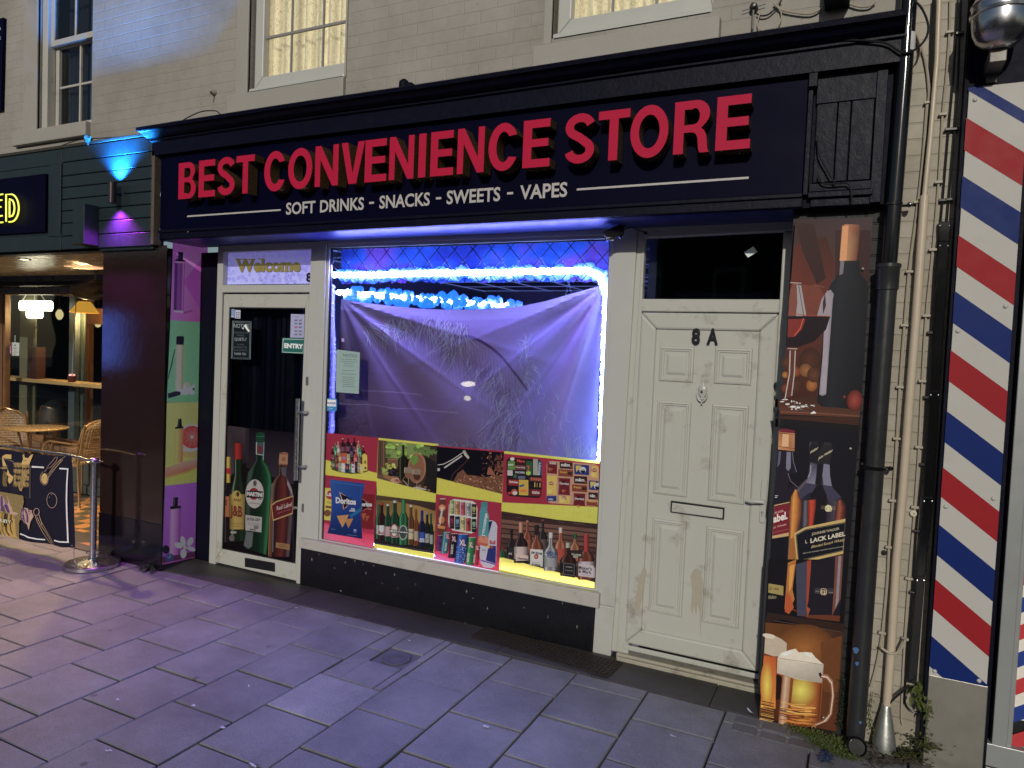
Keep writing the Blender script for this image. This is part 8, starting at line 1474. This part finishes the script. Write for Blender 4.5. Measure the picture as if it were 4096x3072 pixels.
# ------------------------------------------------------------------ table and chairs
M['bronze'] = mat('bronze_tube', (.30,.19,.10), .3, metal=.7, var=.15); M['rattan'] = mat('rattan', (.22,.15,.09), .5, var=.3, nscale=50)
t = thing('cafe_table', 'round bronze topped cafe table between the two woven chairs', 'table', (-8.2,.72,0)); c = ZG('C',306,229,.75)
b_ = MB(); b_.lathe([(.001,.735),(.30,.735),(.31,.74),(.312,.748),(.305,.753),(.001,.755)], (c.x,c.y,0), 44); b_.build('tabletop', mat('hammered_bronze', (.46,.31,.15), .28, metal=.5, var=.3, nscale=40, bump=1., bscale=90), t, smooth=True)
for k in range(4):
    an = .6+k*math.pi/2; b_ = MB(); b_.tube([(c.x+.20*math.cos(an),c.y+.20*math.sin(an),.735),(c.x+.13*math.cos(an),c.y+.13*math.sin(an),.45),(c.x+.24*math.cos(an),c.y+.24*math.sin(an),0)], .012, 8); b_.build('leg', M['bronze'], t, smooth=True)
def chair(loc, rz, lab):
    t = thing('cafe_chair', lab, 'chair', (0,0,0), 'woven cafe chairs outside the bar'); w = .25
    for s_ in (-1, 1):
        b = MB(); b.tube([(.22,s_*w,0),(.22,s_*w,.60),(.19,s_*w,.655),(.13,s_*w,.675),(-.22,s_*w*.96,.655)], .012, 9); b.build('arm', M['bronze'], t, smooth=True)
        b = MB(); b.tube([(-.24,s_*w*.95,0),(-.20,s_*w*.9,.44),(-.27,s_*w*.85,.86)], .012, 9); b.build('leg', M['bronze'], t, smooth=True)
        b = MB(); b.tube([(.215,s_*w,.43),(-.2,s_*w*.9,.43)], .010, 8); b.build('side_rail', M['bronze'], t, smooth=True)
    b = MB(); n = 16      # woven seat
    for i in range(n): b.cur = 0; x = -.19+.40*i/n; b.box(x,x+.019,-w*.93,w*.93,.436+.003*(i%2),.446+.003*(i%2))
    for i in range(18): y = -w*.93+2*w*.93*i/18; b.box(-.19,.215,y,y+.012,.440,.4455+.002*(i%2))
    b.build('seat', M['rattan'], t)
    b = MB(); rows = 15
    hw_ = lambda v: w*.86*(1-.12*v-.62*max(0,(v-.72)/.28)**2.4)
    F3 = lambda u, v: (-.21-.075*v+.05*(u*u)*1., u*hw_(v), .47+.42*v)
    for i in range(rows):
        v = (i+.1)/rows; v2 = (i+.82)/rows
        for j in range(14):
            u, u2 = -1+2*j/14, -1+2*(j+1)/14; off = .006*((i+j)%2); b.poly([(p[0]+off,p[1],p[2]) for p in (F3(u,v),F3(u2,v),F3(u2,v2),F3(u,v2))])
    for j in range(13):
        u = -1+2*(j+.9)/14; b.tube([F3(u,v/6) for v in range(7)], .004, 4)
    b.build('back_weave', M['rattan'], t)
    b = MB(); b.tube([F3(-1,0),F3(-1,.3),F3(-1,.6),F3(-1,.8),F3(-1,.93),F3(-.8,1.),F3(-.3,1.03),F3(.3,1.03),F3(.8,1.),F3(1,.93),F3(1,.8),F3(1,.6),F3(1,.3),F3(1,0)], .012, 9); b.build('back_frame', M['bronze'], t, smooth=True)
    t.location = loc; t.rotation_euler = (0,0,rz); return t
c1 = ZG('C',150,372,.45); c2 = ZG('C',715,530,.45)
chair((c1.x+.22,min(c1.y,.72),0), math.radians(-30), 'woven bronze cafe chair with rounded back left of the round table')
chair((c2.x-.26,c2.y+.10,0), math.radians(192), 'woven bronze cafe chair turned to the table beside the maroon pilaster')
c3 = ZP('C',420,100,1.5); b_ = MB(); b_.lathe([(.001,-.02),(.16,-.02),(.18,.2),(.15,.42),(.06,.5),(.001,.5)], (c3.x,1.55,.45), 24); tag(b_.build('indoor_chair', mat('dark_seat', (.012,.013,.016), .5), smooth=True), 'dark rounded chair back inside the bar window', 'chair')
# ------------------------------------------------------------------ barrier: stanchion and printed banner
g0 = ZG('C',765,1372,.02); sx, sy = -5.262, -.545; g0 = Vector((sx, sy, 0))
t = thing('stanchion_post', 'polished steel barrier post on a heavy round base beside the maroon pilaster', 'barrier post', g0)
pt = ZP('C',820,500,sy); pb = ZP('C',770,1330,sy); zt_p = pt.z; cx_ = pb.x
b_ = MB(); b_.lathe([(.190,.0),(.196,.006),(.196,.030),(.186,.036),(.12,.040),(.06,.052),(.035,.060),(.001,.06)], (cx_-.005,sy,.002), 56); b_.build('base', M['steel'], t, smooth=True)
b_ = MB(); b_.tube([(cx_,sy,.05),(cx_,sy,zt_p-.012)], .024, 28); b_.build('pole', M['steel'], t, smooth=True)
b_ = MB(); b_.lathe([(.026,-.012),(.034,-.010),(.036,.004),(.030,.010),(.02,.013),(.001,.014)], (cx_,sy,zt_p), 28); b_.lathe([(.022,-.004),(.06,-.006),(.06,.0),(.022,.0)], (cx_+.01,sy,zt_p-.014), 6); b_.build('cap', M['steel'], t, smooth=True)
b_ = MB(); b_.lathe([(.026,.0),(.034,.0),(.036,.01),(.028,.018)], (cx_,sy,.055), 24); zc = ZP('C',775,1265,sy).z; b_.tube([(cx_+.05*math.cos(a),sy+.045*math.sin(a),zc) for a in [6.283*k/20 for k in range(21)]], .003, 6); b_.tube([(cx_+.045,sy,zc-.03),(cx_+.05,sy,zc+.02)], .004, 6); b_.build('collar', M['steel'], t, smooth=True)
bt = thing('barrier_banner', 'black cloth barrier banner with gold engraving and purple lettering hung on a steel rail', 'banner', (-6,-.58,.15))
Yb2 = sy-.0
br0 = ZP('C',800,482,Yb2); br1 = ZP('C',600,465,Yb2)
b_ = MB(); b_.tube([(cx_-.02,Yb2,zt_p-.018),(br1.x-.02,Yb2+.012,br1.z),(br1.x-1.2,Yb2+.03,br1.z-.02)], .010, 14); b_.build('rail', M['steel'], bt, smooth=True)
def wav(x, zz): return .014*math.sin(x*7.5+.6)*(1-.5*max(0,min(1,(zz-.2)/.6)))+.008*math.sin(x*17+zz*3)
def bmap(x, y): q = P(x, y, Yb2); return q+Vector((0, wav(q.x, q.z)-.014, 0))
a = Art('c', bmap, (0,-1,0), .00003)
topc = [(-300,40),(0,100),(200,130),(400,160),(600,178),(870,192)]; botc = [(-300,1010),(0,1095),(120,1130),(240,1165),(480,1212),(740,1268),(910,1268)]
nx_ = 60; a.off = .001
for i in range(nx_):
    def col_(u):
        xt = -300+1170*u; xb = -300+1210*u; yt = interp(topc, xt); yb = interp(botc, xb); return [(xt+(xb-xt)*v/10, yt+(yb-yt)*v/10) for v in range(11)]
    A1, B1 = col_(i/nx_), col_((i+1)/nx_)
    for v in range(10): a.poly([a.pt(*A1[v+1]), a.pt(*B1[v+1]), a.pt(*B1[v]), a.pt(*A1[v])], a.conv((20,19,34)))
o = a.build('banner', M['cloth'], bt, smooth='w')
a = Art('c', bmap, (0,-1,0), .00003); a.off = .0022
GO = (164,134,76); GD = (34,28,36); WH = (176,172,190); r = random.Random(13)
a.rect(-20,205,404,640,(26,24,38),.10); a.poly2([(52,190),(85,168),(150,172),(148,235),(152,300),(60,305),(52,250)], GO)
for i in range(9): a.line([(58+i*4,205+9*i),(75+i*3,207+9*i)], 3, GD)
a.poly2([(20,330),(90,300),(200,320),(150,340),(60,345)], (110,92,60)); a.poly2([(112,345),(135,335),(170,365),(178,420),(165,480),(135,520),(115,480),(120,430),(100,400)], GO); a.line([(118,360),(140,380),(160,372)], 4, GD); a.line([(112,440),(140,432),(150,450)], 6, GD)
for i in range(6): a.line([(70+8*i,360+6*i),(60+8*i,430),(55+8*i,500),(70+7*i,545)], 3, GO if i % 2 else (110,92,60)); a.line([(178+5*i,400),(184+5*i,480),(190+6*i,545)], 3, GO if i % 2 else (110,92,60))
for c0 in range(4):
    for j in range(4):
        X0 = [(-12,8),(192,300),(312,400),(192,300)][c0][0]; X1 = [(-12,8),(192,300),(312,400),(300,400)][c0][1]; Y0 = 240+75*j+(X0*.1)
        for i in range(int((X1-X0)/6)): x = X0+6*i; a.line([(x,Y0+r.uniform(0,14)+x*.0),(x+r.uniform(-2,2),Y0+r.uniform(40,68))], r.uniform(2.,4.), r.choice([GO,GO,(130,108,66)]))
        a.line([(X0,Y0+34),(X1,Y0+40)], r.uniform(3,7), GD)
a.poly2([(330,170),(345,160),(352,200),(385,210),(408,172),(430,165),(395,285),(312,285),(335,220)], GO); a.line([(340,240),(395,235)], 4, GD)
a.poly2([(320,395),(345,370),(375,380),(380,430),(350,500),(320,600),(290,590),(265,540),(280,490),(310,470)], (130,108,66)); 
for i in range(7): a.line([(325+7*i,400+3*i),(300+8*i,470),(280+7*i,560)], 3, GD if i % 2 else GO)
a.loop([(-10,205),(190,245),(200,268),(404,300),(410,680),(240,650),(-10,600)], 3, (120,104,84)); a.line([(150,240),(195,255),(190,275),(380,292)], 3, (150,130,90))
a.poly2([(-10,600),(340,650),(350,720),(230,1160),(270,1165),(262,1100),(280,1000),(200,880),(-10,850)], (110,92,56)); a.poly2([(-20,850),(240,890),(280,1000),(262,1130),(270,1160),(100,1122),(-20,1080)], (150,118,54))
for x in (20,75,130,185): a.line([(x-5,860),(x-20,960),(x-10,1060),(x+30,1125)], r.uniform(8,16), (60,48,34)); a.line([(x+15,870),(x+8,980),(x+30,1100)], 4, (190,156,80))
a.line([(235,890),(270,1000),(255,1090),(275,1160)], 4, (150,130,96))
# purple arched letters U N D A Y
PU = (66,46,92); OU = (150,120,104)
def let(body, x0, y0, x1, y1, h):
    vs, fs, _ = glyphs(body, .09); 
    a.off += a.step; a.raw([a.pt(x0+(x1-x0)*((u-.5)*1.14+.5), y0+(y1-y0)*u-h*((v-.5)*1.10+.5)) for u, v in vs], fs, a.conv(OU)); vs, fs, _ = glyphs(body, .06)
    a.off += a.step; a.raw([a.pt(x0+(x1-x0)*u, y0+(y1-y0)*u-h*v) for u, v in vs], fs, a.conv(PU))
let('U', -60,820,40,832,170); let('N', 48,836,160,858,180); let('D', 168,862,290,905,175); let('A', 290,915,365,968,150)
a.poly2([(358,790),(395,800),(400,850),(425,830),(448,895),(420,960),(405,1055),(388,990),(330,940)], OU); let('Y', 352,950,430,985,150)
a.text('FRUITY IPA',(-2,962),(274,1004),46,(20,19,34),.12); a.text('FRUITY IPA',(0,958),(270,1000),42,(176,168,140),.05)
a.line([(422,312),(480,318),(550,325),(540,318)], 14, WH); a.poly2([(422,302),(552,312),(540,328),(420,322)], WH); a.poly2([(735,325),(838,332),(836,350),(732,342)], WH)
a.line([(828,332),(816,500),(812,700),(820,900),(832,1100),(838,1205)], 17, WH); a.line([(662,1185),(740,1200),(848,1204)], 16, WH); a.line([(290,1100),(350,1115),(400,1140),(480,1165),(552,1178)], 15, WH)
a.loop(arcpx(555,450,52,82,0,340,22), 4, OU); a.ell(556,455,42,64,GO,20); a.poly2([(520,400),(560,340),(600,330),(592,390),(560,380)], (26,24,38)); a.line([(545,385),(590,340),(610,300),(660,250),(690,200),(715,195),(700,250),(650,310),(610,330)], 4, OU); a.line([(605,440),(640,380),(720,290),(760,215),(800,190)], 4, OU); a.line([(612,400),(650,345),(700,280),(745,225)], 7, (130,108,70)); a.line([(580,500),(620,430),(700,320),(770,230)], 4, OU)
for i in range(18): a.ell(r.uniform(525,590), r.uniform(430,500), 3, 4, GD, 6)
a.loop(arcpx(645,710,66,90,0,342,24), 5, OU); a.ell(615,672,4,5,WH,6); a.ell(648,642,4,4,WH,6)
a.loop(arcpx(472,845,24,42,0,340,14), 5, OU); a.line([(460,880),(480,960),(530,1090),(600,1210),(660,1242),(640,1200),(560,1060),(510,950),(495,880)], 4, OU); a.line([(475,900),(510,1000),(570,1110),(630,1220)], 6, (130,108,70)); a.line([(520,1000),(515,960),(498,900)], 4, OU)
o2 = a.build('print', M['cloth'], o)
q = ZP('c',875,1248,Yb2-.004); b_ = MB(); b_.lathe([(.008,0),(.009,.003),(.004,.004)], q+Vector((0,-.012,0)), 14, Matrix.Rotation(math.pi/2,3,'X')); b_.tube([q, q+Vector((.0,0,-.05)), q+Vector((.004,0,-.09)), q+Vector((-.0,.0,-.145))], .0035, 6); b_.tube([q+Vector((.02*math.cos(a)-.005,.012*math.sin(a),-.15)) for a in [6.283*k/12 for k in range(13)]], .002, 5); b_.build('eyelet_hook', M['steel'], bt, smooth=True)
# ------------------------------------------------------------------ the dark street opposite (seen only in reflections)
op = thing('opposite_building', 'dim low shop row across the street', 'building', (-4,-18,0))
b_ = MB(); b_.box(-40,22,-19,-18,-.13,5.6); b_.build('wall', mat('dim_wall', (.05,.045,.05), .7), op)
for x in (-9,-6.6,-4,-1.2,1.5): b_ = MB(); b_.ring([(x,3.2),(x+.9,3.2),(x+.9,4.5),(x,4.5)],[(x+.1,3.3),(x+.8,3.3),(x+.8,4.4),(x+.1,4.4)],-17.98,-17.9); b_.build('window', M['upvc'], op)
b_ = MB(); b_.box(-3,5,-17.99,-17.9,2.0,2.9); b_.build('shop_fascia', mat('green_fascia', (.02,.22,.2), .5), op)
b_ = MB(); b_.box(-27.35,-26.6,-15,-14.9,.6,2.75); t = b_.build('blue_reflection_panel', emit('blue_panel_glow', (.10,.22,1.), 7.)); tag(t, 'tall blue glowing panel added across the street to mirror in the maroon pilaster', 'lit sign')  # glowing panel added to give the blue reflection in the pilaster

# parked car across the road, mirrored in the shop window
def mirror(px, py, Yd): r = ray(px, py); h = P(px, py, .02); t_ = (.02-Yd)/r.y; return Vector((h.x+r.x*t_, Yd, h.z+r.z*t_))
hl = mirror(*z('G', 1070, 1168), -8.2); fl = mirror(*z('G', 1065, 1270), -8.2)
car = thing('parked_car', 'dark parked car across the road, faintly mirrored in the shop window', 'car', (hl.x-2, -9, -.11))
x0 = hl.x+.28; b_ = MB(); pr = [(0,.30),(.02,.62),(.10,.80),(1.05,.95),(1.75,1.38),(2.9,1.42),(3.7,1.02),(4.2,.95),(4.25,.35),(3.9,.22),(.3,.20)]
W0, W1 = -8.22, -9.95; n = len(pr)
vs = [(x0-x, W0-(.10 if zz > 1 else 0), zz-.1) for x, zz in pr]+[(x0-x, W1+(.10 if zz > 1 else 0), zz-.1) for x, zz in pr]
b_.raw(vs, [tuple(range(n)), tuple(range(2*n-1,n-1,-1))]+[(i,i+n,(i+1)%n+n,(i+1)%n) for i in range(n)]); b_.build('body', mat('car_paint', (.01,.012,.02), .15, coat=1.), car, bevel=.03)
b_ = MB(); b_.box(x0-3.4,x0-1.3,W0+.005,W0+.02,.86,.875); b_.box(x0-3.7,x0-.5,W0+.003,W0+.02,.52,.535); b_.build('glowing_trim', emit('trim_glint', (.6,.65,.9), .9), car)  # trim made to glow as bright streaks in the mirrored car
b_ = MB(); b_.poly([(x0-1.3,W0-.095,.90),(x0-3.4,W0-.095,.90),(x0-2.9,W0-.095,1.25),(x0-1.8,W0-.095,1.25)]); b_.build('side_window', M['pipe_gloss'], car)
for wx in (.85,3.35): b_ = MB(); b_.lathe([(.30,0),(.31,.06),(.2,.08),(.001,.07)], (x0-wx,W0-.02,.2), 24, Matrix.Rotation(math.pi/2,3,'X')); b_.build('wheel', M['black_plastic'], car, smooth=True)
for q_, rx, rz, e in ((hl,.17,.055,9.),(fl,.07,.05,7.)):
    b_ = MB(); b_.slab([(q_.x+rx*math.cos(a), q_.z+rz*math.sin(a)) for a in [6.283*k/16 for k in range(16)]], W0+.005, W0+.03); b_.build('headlight', emit('headlight_glow', (1.,.9,.65), e), car)
# ------------------------------------------------------------------ light, world, camera
w = bpy.data.worlds.new('World'); S.world = w; w.use_nodes = True; nt = w.node_tree
sky = nt.nodes.new('ShaderNodeTexSky'); sky.sky_type = 'NISHITA'; sky.sun_disc = False
SUN = Vector((-.20, 1., -.41)).normalized()      # direction the street lighting travels
sky.sun_elevation = math.asin(-SUN.z); sky.sun_rotation = math.atan2(-SUN.x, -SUN.y)
nt.links.new(sky.outputs[0], nt.nodes['Background'].inputs[0]); nt.nodes['Background'].inputs[1].default_value = .048
sl = bpy.data.lights.new('street_light', 'SUN'); sl.energy = 2.1; sl.angle = math.radians(.5); sl.color = (1., .95, .84)
so = bpy.data.objects.new('street_light', sl); so.rotation_euler = SUN.to_track_quat('-Z', 'Y').to_euler(); so.location = (0,-6,6); reg(so)
cd = bpy.data.cameras.new('camera'); cam = bpy.data.objects.new('camera', cd); reg(cam)
cd.sensor_width = 36; cd.lens = 36*F/4096; cd.clip_end = 500; cd.clip_start = .05
X, Y_, Z_ = rot((1,0,0)), rot((0,0,1)), -rot((0,1,0))
m = Matrix((X, Y_, Z_)).transposed().to_4x4(); m.translation = C0; cam.matrix_world = m
S.camera = cam
S.view_settings.view_transform = 'Standard'; S.view_settings.look = 'None'; S.view_settings.exposure = 0
S.render.engine = 'CYCLES'; S.cycles.use_denoising = True
S.cycles.max_bounces = 7; S.cycles.transparent_max_bounces = 12; S.cycles.sample_clamp_indirect = 4.
